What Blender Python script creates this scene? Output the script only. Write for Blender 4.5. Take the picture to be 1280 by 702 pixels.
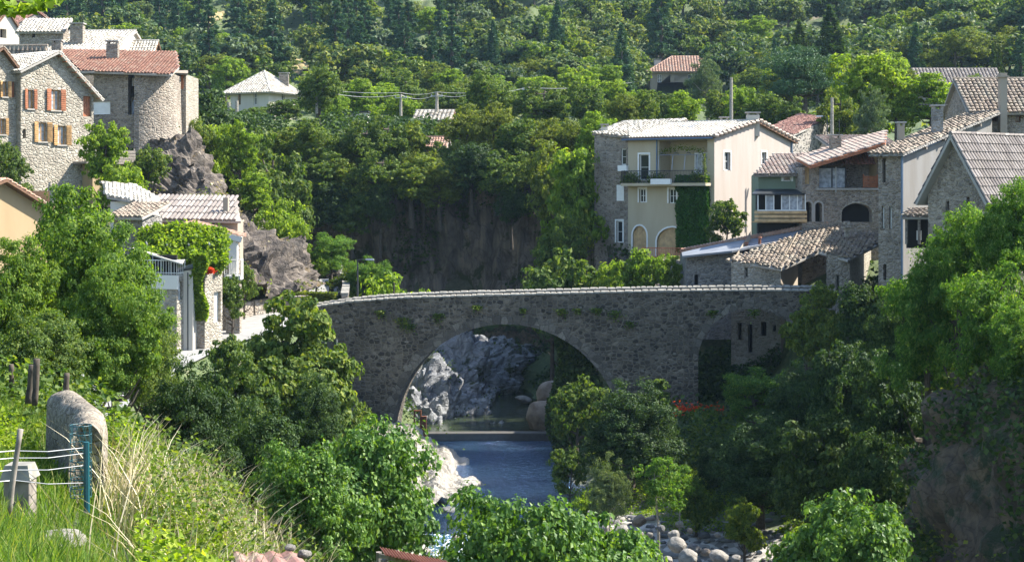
import bpy, math, random
import numpy as np
from mathutils import Vector, geometry, noise as mnoise
R = math.radians
rng = np.random.default_rng(7); random.seed(7)
for o in list(bpy.data.objects): bpy.data.objects.remove(o)
scene = bpy.context.scene; COL = scene.collection
F = 2000.0; HOR = 244.0      # focal length in photo pixels; the horizon's row

# ---------------------------------------------------------------- camera, sky, sun, exposure
cam = bpy.data.cameras.new('camera'); camo = bpy.data.objects.new('camera', cam); COL.objects.link(camo)
camo.location = (0, 0, 0); camo.rotation_euler = (R(90), 0, 0)
cam.sensor_width = 36; cam.lens = 36*F/1280; cam.shift_y = -(351-HOR)/1280; cam.clip_start = .1; cam.clip_end = 5000
scene.camera = camo
SUN_AZ, SUN_EL = 14.0, 45.0          # azimuth counted from +X towards +Y
world = bpy.data.worlds.new('World'); scene.world = world; world.use_nodes = True
wn = world.node_tree; wn.nodes.clear()
sky = wn.nodes.new('ShaderNodeTexSky'); sky.sky_type = 'NISHITA'; sky.sun_disc = False
sky.sun_elevation = R(SUN_EL); sky.sun_rotation = R(90-SUN_AZ)
sky.air_density = 1.0; sky.dust_density = .6; sky.ozone_density = 1.5
bg = wn.nodes.new('ShaderNodeBackground'); bg.inputs['Strength'].default_value = .125
wo = wn.nodes.new('ShaderNodeOutputWorld')
wn.links.new(sky.outputs[0], bg.inputs[0]); wn.links.new(bg.outputs[0], wo.inputs[0])
sl = bpy.data.lights.new('sun', 'SUN'); sl.energy = 5.0; sl.angle = R(.5); sl.color = (1, .94, .84)
so = bpy.data.objects.new('sun', sl); COL.objects.link(so)
sv = Vector((math.cos(R(SUN_EL))*math.cos(R(SUN_AZ)), math.cos(R(SUN_EL))*math.sin(R(SUN_AZ)), math.sin(R(SUN_EL))))
so.rotation_euler = sv.to_track_quat('Z', 'Y').to_euler(); so.location = (60, 40, 90)
scene.view_settings.view_transform = 'Standard'; scene.view_settings.look = 'None'
scene.view_settings.exposure = 1.65; scene.view_settings.gamma = 1
scene.cycles.max_bounces = 6; scene.cycles.transparent_max_bounces = 6
scene.cycles.diffuse_bounces = 3; scene.cycles.volume_bounces = 1
scene.render.film_transparent = False

# ---------------------------------------------------------------- helpers
def X(px, Y): return (px-640)/F*Y
def Zp(py, Y): return (HOR-py)/F*Y
def P(px, py, Y): return Vector((X(px, Y), Y, Zp(py, Y)))

def tag(o, label=None, cat=None, group=None, kind=None):
    if label: o['label'] = label
    if cat: o['category'] = cat
    if group: o['group'] = group
    if kind: o['kind'] = kind
    return o
def empty(name, loc, label, cat, group=None):
    o = bpy.data.objects.new(name, None); COL.objects.link(o); o.location = loc; o.empty_display_size = .3
    return tag(o, label, cat, group)

class MB:
    """collects geometry in world coordinates"""
    def __init__(s): s.v = []; s.f = []; s.m = []; s.c = []
    def add(s, vs, fs, m=0, c=None):
        b = len(s.v); s.v += [tuple(v) for v in vs]
        for f in fs: s.f.append(tuple(b+i for i in f)); s.m.append(m); s.c.append(random.random() if c is None else c)
        return s
    def box(s, a, b, m=0):
        x0, y0, z0 = a; x1, y1, z1 = b
        return s.add([(x0,y0,z0),(x1,y0,z0),(x1,y1,z0),(x0,y1,z0),(x0,y0,z1),(x1,y0,z1),(x1,y1,z1),(x0,y1,z1)],
              [(0,3,2,1),(4,5,6,7),(0,1,5,4),(1,2,6,5),(2,3,7,6),(3,0,4,7)], m)
    def obox(s, o, u, v, w, m=0, c=None):
        """box from corner o with edge vectors u, v, w"""
        o, u, v, w = Vector(o), Vector(u), Vector(v), Vector(w)
        p = [o, o+u, o+u+v, o+v, o+w, o+u+w, o+u+v+w, o+v+w]
        return s.add(p, [(0,3,2,1),(4,5,6,7),(0,1,5,4),(1,2,6,5),(2,3,7,6),(3,0,4,7)], m, c)
    def tube(s, pts, rad, n=6, m=0, cap=True):
        pts = [Vector(p) for p in pts]
        if not hasattr(rad, '__len__'): rad = [rad]*len(pts)
        vs = []; fs = []
        for i, p in enumerate(pts):
            d = (pts[min(i+1, len(pts)-1)]-pts[max(i-1, 0)])
            d = d.normalized() if d.length > 1e-6 else Vector((0,0,1))
            a = d.cross(Vector((0,0,1)) if abs(d.z) < .9 else Vector((1,0,0))).normalized(); b = d.cross(a)
            for k in range(n):
                t = 2*math.pi*k/n; vs.append(p+(a*math.cos(t)+b*math.sin(t))*rad[i])
        for i in range(len(pts)-1):
            for k in range(n):
                fs.append((i*n+k, i*n+(k+1)%n, (i+1)*n+(k+1)%n, (i+1)*n+k))
        if cap: fs.append(tuple(range(n))[::-1]); fs.append(tuple((len(pts)-1)*n+k for k in range(n)))
        return s.add(vs, fs, m)
    def build(s, name, mats, parent=None, smooth=False, loc=None, bevel=0):
        off = Vector(parent_world(parent)) if parent else Vector(loc or (0,0,0))
        me = bpy.data.meshes.new(name)
        me.from_pydata([(v[0]-off.x, v[1]-off.y, v[2]-off.z) for v in s.v], [], s.f)
        if not isinstance(mats, (list, tuple)): mats = [mats]
        for m in mats: me.materials.append(m)
        if len(s.f):
            me.polygons.foreach_set('material_index', np.array(s.m, dtype=np.int32))
            at = me.attributes.new('c', 'FLOAT', 'FACE'); at.data.foreach_set('value', np.array(s.c, dtype=np.float32))
            if smooth: me.polygons.foreach_set('use_smooth', np.ones(len(s.f), dtype=bool))
        me.update()
        o = bpy.data.objects.new(name, me); COL.objects.link(o)
        if parent: o.parent = parent
        else: o.location = off
        if bevel:
            b = o.modifiers.new('bevel', 'BEVEL'); b.width = bevel; b.segments = 2
        return o
def parent_world(p):
    v = Vector((0,0,0))
    while p: v += p.location; p = p.parent
    return v

def np_mesh(name, verts, faces, mats, c=None, smooth=False, mi=None):
    """verts (N,3), faces (M,4) or (M,3) numpy"""
    me = bpy.data.meshes.new(name); k = faces.shape[1]
    me.vertices.add(len(verts)); me.vertices.foreach_set('co', verts.astype(np.float32).ravel())
    me.loops.add(faces.size); me.loops.foreach_set('vertex_index', faces.astype(np.int32).ravel())
    me.polygons.add(len(faces)); me.polygons.foreach_set('loop_start', np.arange(0, faces.size, k, dtype=np.int32))
    me.polygons.foreach_set('loop_total', np.full(len(faces), k, dtype=np.int32))
    if not isinstance(mats, (list, tuple)): mats = [mats]
    for m in mats: me.materials.append(m)
    me.update(calc_edges=True)
    if c is not None:
        at = me.attributes.new('c', 'FLOAT', 'FACE'); at.data.foreach_set('value', c.astype(np.float32))
    if mi is not None: me.polygons.foreach_set('material_index', mi.astype(np.int32))
    me.polygons.foreach_set('use_smooth', np.full(len(faces), smooth, dtype=bool))
    me.validate(); return me

# numpy value noise
_perm = rng.random((64, 64, 64))
def vnoise(p):
    p = np.asarray(p, float); i = np.floor(p).astype(int); f = p-i; f = f*f*(3-2*f)
    i0 = i % 64; i1 = (i+1) % 64
    def g(a, b, c): return _perm[a, b, c]
    x0, y0, z0 = i0[:,0], i0[:,1], i0[:,2]; x1, y1, z1 = i1[:,0], i1[:,1], i1[:,2]
    fx, fy, fz = f[:,0], f[:,1], f[:,2]
    a = g(x0,y0,z0)*(1-fx)+g(x1,y0,z0)*fx; b = g(x0,y1,z0)*(1-fx)+g(x1,y1,z0)*fx
    c = g(x0,y0,z1)*(1-fx)+g(x1,y0,z1)*fx; d = g(x0,y1,z1)*(1-fx)+g(x1,y1,z1)*fx
    return ((a*(1-fy)+b*fy)*(1-fz)+(c*(1-fy)+d*fy)*fz)*2-1
def fbm(p, o=4, l=2.1, g=.5):
    s = 0; a = 1; p = np.asarray(p, float)
    for k in range(o): s = s+a*vnoise(p+k*17.3); p = p*l; a *= g
    return s
def ridged(p, o=4):
    s = 0; a = 1; p = np.asarray(p, float)
    for k in range(o): s = s+a*(1-2*np.abs(vnoise(p+k*9.1))); p = p*2.1; a *= .5
    return s

# ---------------------------------------------------------------- materials
def newmat(name):
    m = bpy.data.materials.new(name); m.use_nodes = True; nt = m.node_tree; nt.nodes.clear()
    out = nt.nodes.new('ShaderNodeOutputMaterial'); b = nt.nodes.new('ShaderNodeBsdfPrincipled')
    nt.links.new(b.outputs[0], out.inputs[0]); b.inputs['Roughness'].default_value = .85
    return m, nt, b, out
def N(nt, t, **kw):
    n = nt.nodes.new('ShaderNode'+t)
    for k, v in kw.items():
        if k in n.inputs: n.inputs[k].default_value = v
        else: setattr(n, k, v)
    return n
def ramp(nt, stops, src=None, interp='LINEAR'):
    n = nt.nodes.new('ShaderNodeValToRGB'); n.color_ramp.interpolation = interp
    e = n.color_ramp.elements
    while len(e) < len(stops): e.new(.5)
    for i, (p, c) in enumerate(stops):
        e[i].position = p; e[i].color = (*c, 1) if hasattr(c, '__len__') else (c, c, c, 1)
    if src is not None: nt.links.new(src, n.inputs[0])
    return n
def mixc(nt, fac, a, b, mode='MIX'):
    n = nt.nodes.new('ShaderNodeMix'); n.data_type = 'RGBA'; n.blend_type = mode
    for s, v in ((0, fac), (6, a), (7, b)):
        if isinstance(v, bpy.types.NodeSocket): nt.links.new(v, n.inputs[s])
        elif hasattr(v, '__len__'): n.inputs[s].default_value = (*v, 1)
        else: n.inputs[s].default_value = v
    return n.outputs[2]
def coords(nt, scale=(1,1,1), warp=0, wscale=1.5):
    tc = N(nt, 'TexCoord'); mp = N(nt, 'Mapping'); mp.inputs['Scale'].default_value = scale
    nt.links.new(tc.outputs['Object'], mp.inputs[0]); o = mp.outputs[0]
    if warp:
        ns = N(nt, 'TexNoise', Scale=wscale, Detail=2.0); nt.links.new(tc.outputs['Object'], ns.inputs['Vector'])
        vm = N(nt, 'VectorMath', operation='SCALE'); vm.inputs['Scale'].default_value = warp
        nt.links.new(ns.outputs['Color'], vm.inputs[0])
        va = N(nt, 'VectorMath', operation='ADD'); nt.links.new(o, va.inputs[0]); nt.links.new(vm.outputs[0], va.inputs[1]); o = va.outputs[0]
    return o
def bump(nt, b, h, strength=.5, dist=.05, prev=None):
    n = N(nt, 'Bump'); n.inputs['Strength'].default_value = strength; n.inputs['Distance'].default_value = dist
    nt.links.new(h, n.inputs['Height'])
    if prev is not None: nt.links.new(prev, n.inputs['Normal'])
    nt.links.new(n.outputs[0], b.inputs['Normal']); return n.outputs[0]
def stone(name, stones, mortar, size=.4, rnd=.9, mw=.09, zs=1.6, bd=.06, stain=.4):
    m, nt, b, out = newmat(name); s = 1/size
    co = coords(nt, (s, s, s*zs), .35, 2.2)
    v = N(nt, 'TexVoronoi', feature='F1', Randomness=rnd, Scale=1.0); nt.links.new(co, v.inputs['Vector'])
    e = N(nt, 'TexVoronoi', feature='DISTANCE_TO_EDGE', Randomness=rnd, Scale=1.0); nt.links.new(co, e.inputs['Vector'])
    sep = N(nt, 'SeparateColor'); nt.links.new(v.outputs['Color'], sep.inputs[0])
    k = len(stones); cr = ramp(nt, [(i/(k-1) if k > 1 else 0, c) for i, c in enumerate(stones)], sep.outputs[0])
    big = N(nt, 'TexNoise', Scale=.35, Detail=5.0, Roughness=.65); nt.links.new(coords(nt), big.inputs['Vector'])
    st = ramp(nt, [(.32, 1-stain), (.62, 1.0)], big.outputs[0])
    fine = N(nt, 'TexNoise', Scale=14.0, Detail=4.0); nt.links.new(coords(nt), fine.inputs['Vector'])
    fr = ramp(nt, [(.3, .72), (.7, 1.15)], fine.outputs[0])
    mk = ramp(nt, [(mw*.5, 0.0), (mw*1.6, 1.0)], e.outputs['Distance'])
    c = mixc(nt, mk.outputs[0], mortar, cr.outputs[0]); c = mixc(nt, 1.0, c, fr.outputs[0], 'MULTIPLY'); c = mixc(nt, 1.0, c, st.outputs[0], 'MULTIPLY')
    nt.links.new(c, b.inputs['Base Color']); b.inputs['Roughness'].default_value = .92
    ht = ramp(nt, [(0, 0.0), (mw*2.5, 1.0)], e.outputs['Distance'])
    p = bump(nt, b, fine.outputs[0], .35, .02); bump(nt, b, ht.outputs[0], .9, bd, p)
    return m
def plaster(name, c, var=.15, rough=.9, dirt=(.5, .45, .38)):
    m, nt, b, out = newmat(name)
    n1 = N(nt, 'TexNoise', Scale=.6, Detail=6.0, Roughness=.6); nt.links.new(coords(nt, (1.6, 1.6, .3)), n1.inputs['Vector'])
    r1 = ramp(nt, [(.35, 0.0), (.75, 1.0)], n1.outputs[0])
    f = N(nt, 'Math', operation='MULTIPLY'); nt.links.new(r1.outputs[0], f.inputs[0]); f.inputs[1].default_value = var*2
    cc = mixc(nt, f.outputs[0], c, tuple(c[i]*dirt[i]*1.3 for i in range(3)))
    nt.links.new(cc, b.inputs['Base Color']); b.inputs['Roughness'].default_value = rough
    n2 = N(nt, 'TexNoise', Scale=25.0, Detail=3.0); nt.links.new(coords(nt), n2.inputs['Vector']); bump(nt, b, n2.outputs[0], .3, .01)
    return m
def plain(name, c, rough=.7, metal=0, var=.12, scale=3.0):
    m, nt, b, out = newmat(name)
    n1 = N(nt, 'TexNoise', Scale=scale, Detail=5.0); nt.links.new(coords(nt), n1.inputs['Vector'])
    r1 = ramp(nt, [(.3, tuple(x*(1-var*1.5) for x in c)), (.7, tuple(min(1, x*(1+var)) for x in c))], n1.outputs[0])
    nt.links.new(r1.outputs[0], b.inputs['Base Color']); b.inputs['Roughness'].default_value = rough; b.inputs['Metallic'].default_value = metal
    return m
def tiles(name, cols, lichen=None, lf=.5):
    m, nt, b, out = newmat(name)
    a = N(nt, 'Attribute', attribute_name='c'); k = len(cols)
    cr = ramp(nt, [(i/(k-1), c) for i, c in enumerate(cols)], a.outputs['Fac']); c = cr.outputs[0]
    n1 = N(nt, 'TexNoise', Scale=1.1, Detail=6.0, Roughness=.65); nt.links.new(coords(nt), n1.inputs['Vector'])
    if lichen:
        r = ramp(nt, [(lf-.08, 0.0), (lf+.1, 1.0)], n1.outputs[0]); c = mixc(nt, r.outputs[0], c, lichen)
    n2 = N(nt, 'TexNoise', Scale=9.0, Detail=4.0); nt.links.new(coords(nt), n2.inputs['Vector'])
    r2 = ramp(nt, [(.3, .7), (.7, 1.15)], n2.outputs[0]); c = mixc(nt, 1.0, c, r2.outputs[0], 'MULTIPLY')
    nt.links.new(c, b.inputs['Base Color']); b.inputs['Roughness'].default_value = .85
    return m
def leafmat(name, c0, c1, c2=None, trans=.4, osc=.35, rough=.6):
    """leaf colour differs from leaf to leaf (attribute c) and from tree to tree (object random)"""
    m, nt, b, out = newmat(name)
    a = N(nt, 'Attribute', attribute_name='c')
    cr = ramp(nt, [(0, c0), (.75, c1), (1, c2 or c1)], a.outputs['Fac'])
    oi = N(nt, 'ObjectInfo'); orr = ramp(nt, [(0, (1-osc*.6, 1-osc*.6, 1-osc*.6)), (.5, (1, 1, 1)), (1, (1+osc, 1+osc*.4, 1-osc*.5))], oi.outputs['Random'])
    c = mixc(nt, 1.0, cr.outputs[0], orr.outputs[0], 'MULTIPLY')
    nt.links.new(c, b.inputs['Base Color']); b.inputs['Roughness'].default_value = rough; b.inputs['Specular IOR Level'].default_value = .2
    t = N(nt, 'BsdfTranslucent'); tc = mixc(nt, 1.0, c, (1.6, 1.6, .4), 'MULTIPLY'); nt.links.new(tc, t.inputs[0])
    mx = N(nt, 'MixShader'); mx.inputs[0].default_value = trans
    nt.links.new(b.outputs[0], mx.inputs[1]); nt.links.new(t.outputs[0], mx.inputs[2]); nt.links.new(mx.outputs[0], out.inputs[0])
    return m
def rockmat(name, cols, scale=.5, bd=.25, patches=None, pf=.58, crack=.6, cd=.45, zs=1.3):
    m, nt, b, out = newmat(name)
    n1 = N(nt, 'TexNoise', Scale=scale, Detail=9.0, Roughness=.65, Distortion=.6); nt.links.new(coords(nt, (1,1,1 if zs > 1 else .35)), n1.inputs['Vector'])
    k = len(cols); cr = ramp(nt, [(.3+.4*i/(k-1), c) for i, c in enumerate(cols)], n1.outputs[0]); c = cr.outputs[0]
    vo = N(nt, 'TexVoronoi', feature='DISTANCE_TO_EDGE', Scale=crack, Randomness=1.0); nt.links.new(coords(nt, (1,1,zs), 1.2 if zs > 1 else .5, .9), vo.inputs['Vector'])
    vr = ramp(nt, [(0, cd), (.07, 1.0)], vo.outputs['Distance']); c = mixc(nt, 1.0, c, vr.outputs[0], 'MULTIPLY')
    if patches:
        n3 = N(nt, 'TexNoise', Scale=.45, Detail=6.0, Roughness=.7); nt.links.new(coords(nt), n3.inputs['Vector'])
        r3 = ramp(nt, [(pf, 0.0), (pf+.06, 1.0)], n3.outputs[0]); c = mixc(nt, r3.outputs[0], c, patches)
    nt.links.new(c, b.inputs['Base Color']); b.inputs['Roughness'].default_value = .9
    n2 = N(nt, 'TexNoise', Scale=scale*5, Detail=8.0, Roughness=.7); nt.links.new(coords(nt), n2.inputs['Vector'])
    p = bump(nt, b, n2.outputs[0], .8, bd*.6); bump(nt, b, vr.outputs[0], .8, bd*.5, p)
    return m

M = {}
M['bridge'] = stone('bridge masonry', [(.03,.026,.021), (.075,.062,.047), (.15,.125,.093), (.05,.042,.033), (.22,.185,.14)], (.175,.148,.11), .33, .7, .085, 1.45, .05, .45)
M['voussoir'] = stone('arch stone', [(.075,.065,.052), (.14,.122,.098), (.22,.195,.155)], (.10,.088,.068), .5, .9, .03, 1, .03, .3)
M['coping'] = plain('coping stone', (.25, .235, .2), .9, 0, .3, 5)
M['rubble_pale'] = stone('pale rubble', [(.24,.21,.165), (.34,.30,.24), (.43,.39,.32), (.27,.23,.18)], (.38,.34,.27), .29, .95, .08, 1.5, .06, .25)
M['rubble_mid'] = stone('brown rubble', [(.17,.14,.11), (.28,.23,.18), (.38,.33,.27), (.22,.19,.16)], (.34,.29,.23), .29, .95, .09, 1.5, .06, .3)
M['rubble_grey'] = stone('grey rubble', [(.13,.125,.12), (.22,.21,.19), (.33,.31,.28), (.18,.17,.155)], (.30,.28,.25), .31, .95, .09, 1.5, .06, .35)
M['rubble_black'] = stone('black and white rubble', [(.05,.05,.05), (.12,.11,.1), (.2,.18,.16)], (.36,.33,.29), .5, .95, .13, 1.4, .05, .2)
M['cream'] = plaster('cream render', (.43, .37, .26), .2)
M['gable'] = plaster('pinkish white render', (.35, .305, .27), .22)
M['ochre'] = plaster('ochre render', (.34, .25, .14), .2)
M['beige'] = plaster('beige render', (.32, .27, .21), .25)
M['greywall'] = plaster('weathered grey render', (.2, .195, .185), .35)
M['green'] = plaster('sage green render', (.17, .21, .145), .15)
M['white'] = plaster('white render', (.6, .58, .53), .08)
M['offwhite'] = plaster('stained white render', (.46, .43, .37), .2)
M['concrete'] = plaster('concrete', (.33, .31, .28), .3)
M['tile_red'] = tiles('red clay tiles', [(.22,.095,.06), (.27,.135,.09), (.17,.075,.05), (.32,.2,.14)], (.26,.2,.15), .62)
M['tile_brown'] = tiles('old brown tiles', [(.17,.128,.092), (.23,.178,.13), (.29,.23,.175), (.145,.108,.08), (.33,.28,.22)], (.24,.21,.16), .55)
M['tile_pink'] = tiles('faded pink tiles', [(.28,.19,.15), (.36,.27,.22), (.42,.35,.29), (.2,.14,.11)], (.3,.27,.22), .6)
M['tile_pale'] = tiles('bleached tiles', [(.36,.32,.26), (.46,.42,.35), (.52,.49,.43), (.27,.22,.17)], (.3,.26,.2), .6)
M['tile_dark'] = tiles('dark ribbed tiles', [(.14,.115,.105), (.2,.17,.15), (.27,.235,.21), (.1,.08,.07)], (.2,.17,.14), .6)
M['tile_maroon'] = tiles('dark red tiles', [(.2,.09,.07), (.28,.14,.11), (.16,.08,.06)], (.22,.2,.16), .62)
M['tile_villa'] = tiles('salmon tiles', [(.33,.17,.11), (.38,.23,.16), (.28,.15,.10)], (.33,.27,.21), .58)
M['slate'] = plain('blue grey sheet roof', (.2, .215, .24), .5, .1, .15, 1)
M['wood'] = plain('brown wood', (.14, .07, .035), .7, 0, .3, 6)
M['wood_pale'] = plain('pale wood', (.5, .33, .16), .6, 0, .2, 3)
M['wood_red'] = plain('orange brown wood', (.3, .11, .045), .6, 0, .25, 6)
M['wood_grey'] = plain('weathered wood', (.22, .19, .16), .85, 0, .3, 8)
M['shutter_pale'] = plain('ochre shutters', (.42, .24, .09), .6, 0, .25, 6)
M['shutter_red'] = plain('rust shutters', (.34, .12, .05), .6, 0, .25, 6)
M['glass'] = plain('window glass', (.02, .025, .03), .08, 0, .1)
M['curtain'] = plain('net curtain glass', (.34, .36, .38), .15, 0, .3, 4)
M['shade_black'] = plain('black shade fill', (.012, .011, .01), .9)  # black colour painted in place of the shade inside openings
M['frame_white'] = plain('white frame', (.7, .7, .67), .5, 0, .05)
M['metal'] = plain('grey metal', (.28, .29, .3), .45, .6, .1)
M['metal_dark'] = plain('dark metal', (.04, .045, .05), .5, .4, .1)
M['zinc_blue'] = plain('blue grey gutter', (.1, .15, .22), .5, .2, .1)
M['rust'] = plain('rusty iron', (.22, .08, .04), .8, .2, .3, 6)
M['asphalt'] = plain('pale asphalt', (.24, .235, .22), .9, 0, .12, 2)
M['paint'] = plain('white paint', (.75, .75, .73), .6)
M['earth'] = plain('bare earth', (.2, .15, .1), .95, 0, .3, 2)
M['bark'] = plain('bark', (.07, .055, .04), .95, 0, .35, 7)
M['bark_pale'] = plain('pale bark', (.3, .27, .22), .9, 0, .3, 7)
M['plastic_green'] = plain('dark green coated wire', (.006, .07, .085), .4, 0, .1)
M['red_leaf'] = leafmat('red flowers', (.4,.03,.02), (.6,.08,.03))
# ================================================================ TERRAIN
CT = np.array([
 # river bed
 (0,104,-17.2),(1,112,-17),(1,97,-17.2),(.3,90,-17.1),(-1.5,82,-16.7),(-2,75,-16.5),(-1,65,-16.6),(2,50,-17.2),(4,35,-17.5),(7,20,-18),(10,0,-18.5),
 (1,120,-17),(-3,128,-16.5),(-14,136,-15),(-28,142,-14.5),
 # left bank near
 (-12,0,-.8),(-6,0,-1.7),(0,0,-2.4),(5,0,-8),(-6,8,-1.6),(-2.6,8,-1.95),(-1.2,8,-2.6),(.6,8,-4.4),(-4,12.5,-2.45),(-9,16,-2.3),(-4.6,16,-3.05),(-3,16,-3.6),(-1.5,18,-5.6),(.5,20,-10),(-9,25,-3),(-5,25,-4.6),(-2,25,-8),
 (-14,30,-4),(-10,40,-8),(-5,40,-11.5),(-2,45,-14.8),(-20,45,-5.5),(-15,55,-9),(-9,60,-12.8),(-5,65,-15.6),(-14,70,-11),(-9,75,-14.2),(-5.5,80,-16.2),(-20,75,-8.6),(-14,86,-12),(-12.6,92,-12.6),(-13.4,95,-9.5),(-9.5,95,-14.4),(-7.5,92,-15.6),(-6.4,98,-16),
 # road on the left and the ground by it
 (-18,70,-8.6),(-18,78,-8.3),(-17.6,85,-8.1),(-15.6,92,-7.9),(-15,96,-7.7),(-12,99.5,-7.7),(-12.5,104,-7.5),(-13.5,112,-7),(-14.3,122,-6.5),(-15,94,-7.9),
 (-22,90,-7.6),(-22,80,-7.8),(-30,80,-5),(-24,104,-4.5),(-32,112,-.5),(-37,108,0),(-45,110,3),(-60,110,8),(-45,80,-1),(-60,60,3),(-40,50,-2),(-70,100,12),(-42,140,8.5),(-60,150,14),(-31,140,4),(-27,128,3),(-22,120,-1),
 (-9.5,104,-13),(-8,104,-15.6),(-9,114,-13),(-6,114,-15.8),(-12,125,-11),(-4.5,122,-15.7),
 # gorge, cliff foot and cliff top
 (-18,147,-14),(-5,144,-14),(3,138,-13.5),(-24,151,-13),(-19,150,-13.5),(-11,148.5,-13.5),(-5,148,-13.5),(1,146,-13.5),(5,141,-13.5),(4.5,128,-14),(4.5,118,-15.2),(5,110,-15.5),(4.2,98,-15.4),(3.6,90,-15.9),(-31,152,-12),
 (-31,166,5),(-18,161,3.5),(-5,158,3),(7,156,2),(15,140,-1.5),(11,130,-4.8),(14,124,-5),(20,125,-5),(9.5,121,-5.2),(10,114,-8),(9,106,-11),
 # right bank
 (21,100,-7),(20,106,-6.6),(26,96,-6.5),(28,88,-6),(31,80,-5),(40,90,-1),(36,110,-2),(50,110,4),(25,130,-3),(40,140,3),(60,130,8),
 (18,95,-11.5),(14,101.6,-12.6),(12,103,-12.8),(15.6,101,-12.2),(14,93,-13.6),(11,93,-13.1),(8,94,-13.4),(6,95,-14.8),(13,86,-14.4),(8,85,-15.7),(5,85,-16.1),(5,79,-16),(9,78,-16),(12,73,-16.3),(17,80,-14.5),(21,84,-12),(25,78,-8.5),(20,70,-13.5),(27,70,-7),
 (19.5,56,-5),(26,50,-3),(31,60,-4),(12,50,-16.3),(10,62,-16.6),(14,62,-15.5),(26,30,-3),(14,30,-16),(40,40,0),(36,0,-2),(16,0,-17),(50,70,2),(80,60,8),(80,100,14),
 # plateau and village
 (-40,190,8),(-20,185,6),(0,180,5),(20,172,4.5),(40,180,7),(70,180,11),(-60,220,14),(-30,220,9.5),(0,220,9),(35,220,11),(70,230,14),(-90,180,20),(110,190,20),
 (-90,270,22),(-40,270,17),(0,270,16),(50,270,17),(110,280,25),(-100,330,36),(-30,330,33),(30,330,32),(100,330,38),
 (-120,390,56),(0,390,55),(120,390,58),(-150,460,84),(0,460,84),(160,460,88),(-250,600,150),(0,600,150),(250,600,150),(0,900,240),(-500,900,240),(500,900,240),
 (-200,300,50),(200,300,50),(-200,150,45),(200,150,45),(-200,0,20),(200,0,20),(0,-60,-3),(-100,-60,5),(100,-60,5)], float)
_d = np.sqrt(((CT[:,None,:2]-CT[None,:,:2])**2).sum(-1)+.6)
_n = len(CT); _A = np.zeros((_n+1, _n+1)); _A[:_n,:_n] = -_d; _A[:_n,_n] = 1; _A[_n,:_n] = 1
_w = np.linalg.solve(_A+np.diag([0.]*(_n+1)), np.concatenate([CT[:,2], [0]]))
def terr0(x, y):
    x = np.atleast_1d(np.asarray(x, float)); y = np.atleast_1d(np.asarray(y, float)); out = np.empty(len(x))
    for i in range(0, len(x), 4000):
        d = np.sqrt((x[i:i+4000,None]-CT[:,0])**2+(y[i:i+4000,None]-CT[:,1])**2+.6)
        out[i:i+4000] = -d@_w[:_n]+_w[_n]
    return out
ROAD = [(-18.2,60,-8.9,2.2),(-18,70,-8.6,2.2),(-18,78,-8.3,2.2),(-17.5,85,-8.05,2.2),(-16,91.5,-7.85,2.2),(-15.3,95.5,-7.75,2.0),(-15.0,100,-7.65,2.0),(-14.4,106,-7.35,1.9),(-13.9,114,-6.9,1.9),(-14.6,124,-6.5,1.9)]
def resample(pts, step):
    pts = np.array(pts, float); s = np.concatenate([[0], np.cumsum(np.linalg.norm(np.diff(pts[:,:3], axis=0), axis=1))])
    t = np.linspace(0, s[-1], max(2, int(s[-1]/step)+1)); return np.stack([np.interp(t, s, pts[:,k]) for k in range(pts.shape[1])], 1)
_rd = resample(ROAD, 1.0)
def terr(x, y):
    z = terr0(x, y); x = np.atleast_1d(np.asarray(x, float)); y = np.atleast_1d(np.asarray(y, float))
    p = np.stack([x*.22, y*.22, x*0+3.3], 1); far = np.clip((y-130)/150, 0, 1)
    z = z+fbm(p, 4)*(.28+far*1.4)
    m = (x > -26) & (x < -6) & (y > 55) & (y < 130)          # level the ground under the road
    if m.any():
        d = np.sqrt((x[m,None]-_rd[:,0])**2+(y[m,None]-_rd[:,1])**2); j = d.argmin(1); dd = d[np.arange(len(j)), j]
        w = np.clip(1-(dd-_rd[j,3]-.4)/1.2, 0, 1); w = w*~((x[m] > -13.1) & (y[m] < 99.6))*~(x[m] > -10.9); z[m] = z[m]*(1-w)+(_rd[j,2]-.12)*w
    return z
def tz(x, y): return float(terr(x, y)[0])

# ground sheet: fine near, coarse far
ys = np.concatenate([np.arange(-60, 0, 4), np.arange(0, 40, .5), np.arange(40, 130, .75), np.arange(130, 230, 2.0), np.arange(230, 480, 4), np.arange(480, 1700, 40)])
xs = np.concatenate([np.arange(-900, -150, 30), np.arange(-150, -45, 3), np.arange(-45, 45, .6), np.arange(45, 150, 3), np.arange(150, 901, 30)])
gx, gy = np.meshgrid(xs, ys); gz = terr(gx.ravel(), gy.ravel())
V_ = np.stack([gx.ravel(), gy.ravel(), gz], 1); nx = len(xs); ii = np.arange(len(ys)-1)[:,None]*nx+np.arange(nx-1)[None]; ii = ii.ravel()
m, nt, b, out = newmat('ground')
na = N(nt, 'TexNoise', Scale=.08, Detail=8.0, Roughness=.7); nt.links.new(coords(nt), na.inputs['Vector'])
nb = N(nt, 'TexNoise', Scale=2.5, Detail=8.0, Roughness=.7); nt.links.new(coords(nt), nb.inputs['Vector'])
gr = ramp(nt, [(.3, (.03,.055,.015)), (.55, (.07,.10,.025)), (.75, (.16,.15,.06))], nb.outputs[0])
er = ramp(nt, [(.3, (.16,.12,.085)), (.6, (.27,.21,.15)), (.8, (.42,.36,.27))], nb.outputs[0])
rr = ramp(nt, [(.6, 0.0), (.7, 1.0)], na.outputs[0])
c_ = mixc(nt, rr.outputs[0], gr.outputs[0], er.outputs[0])
ge = N(nt, 'NewGeometry'); sx = N(nt, 'SeparateXYZ'); nt.links.new(ge.outputs['Normal'], sx.inputs[0])
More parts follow.
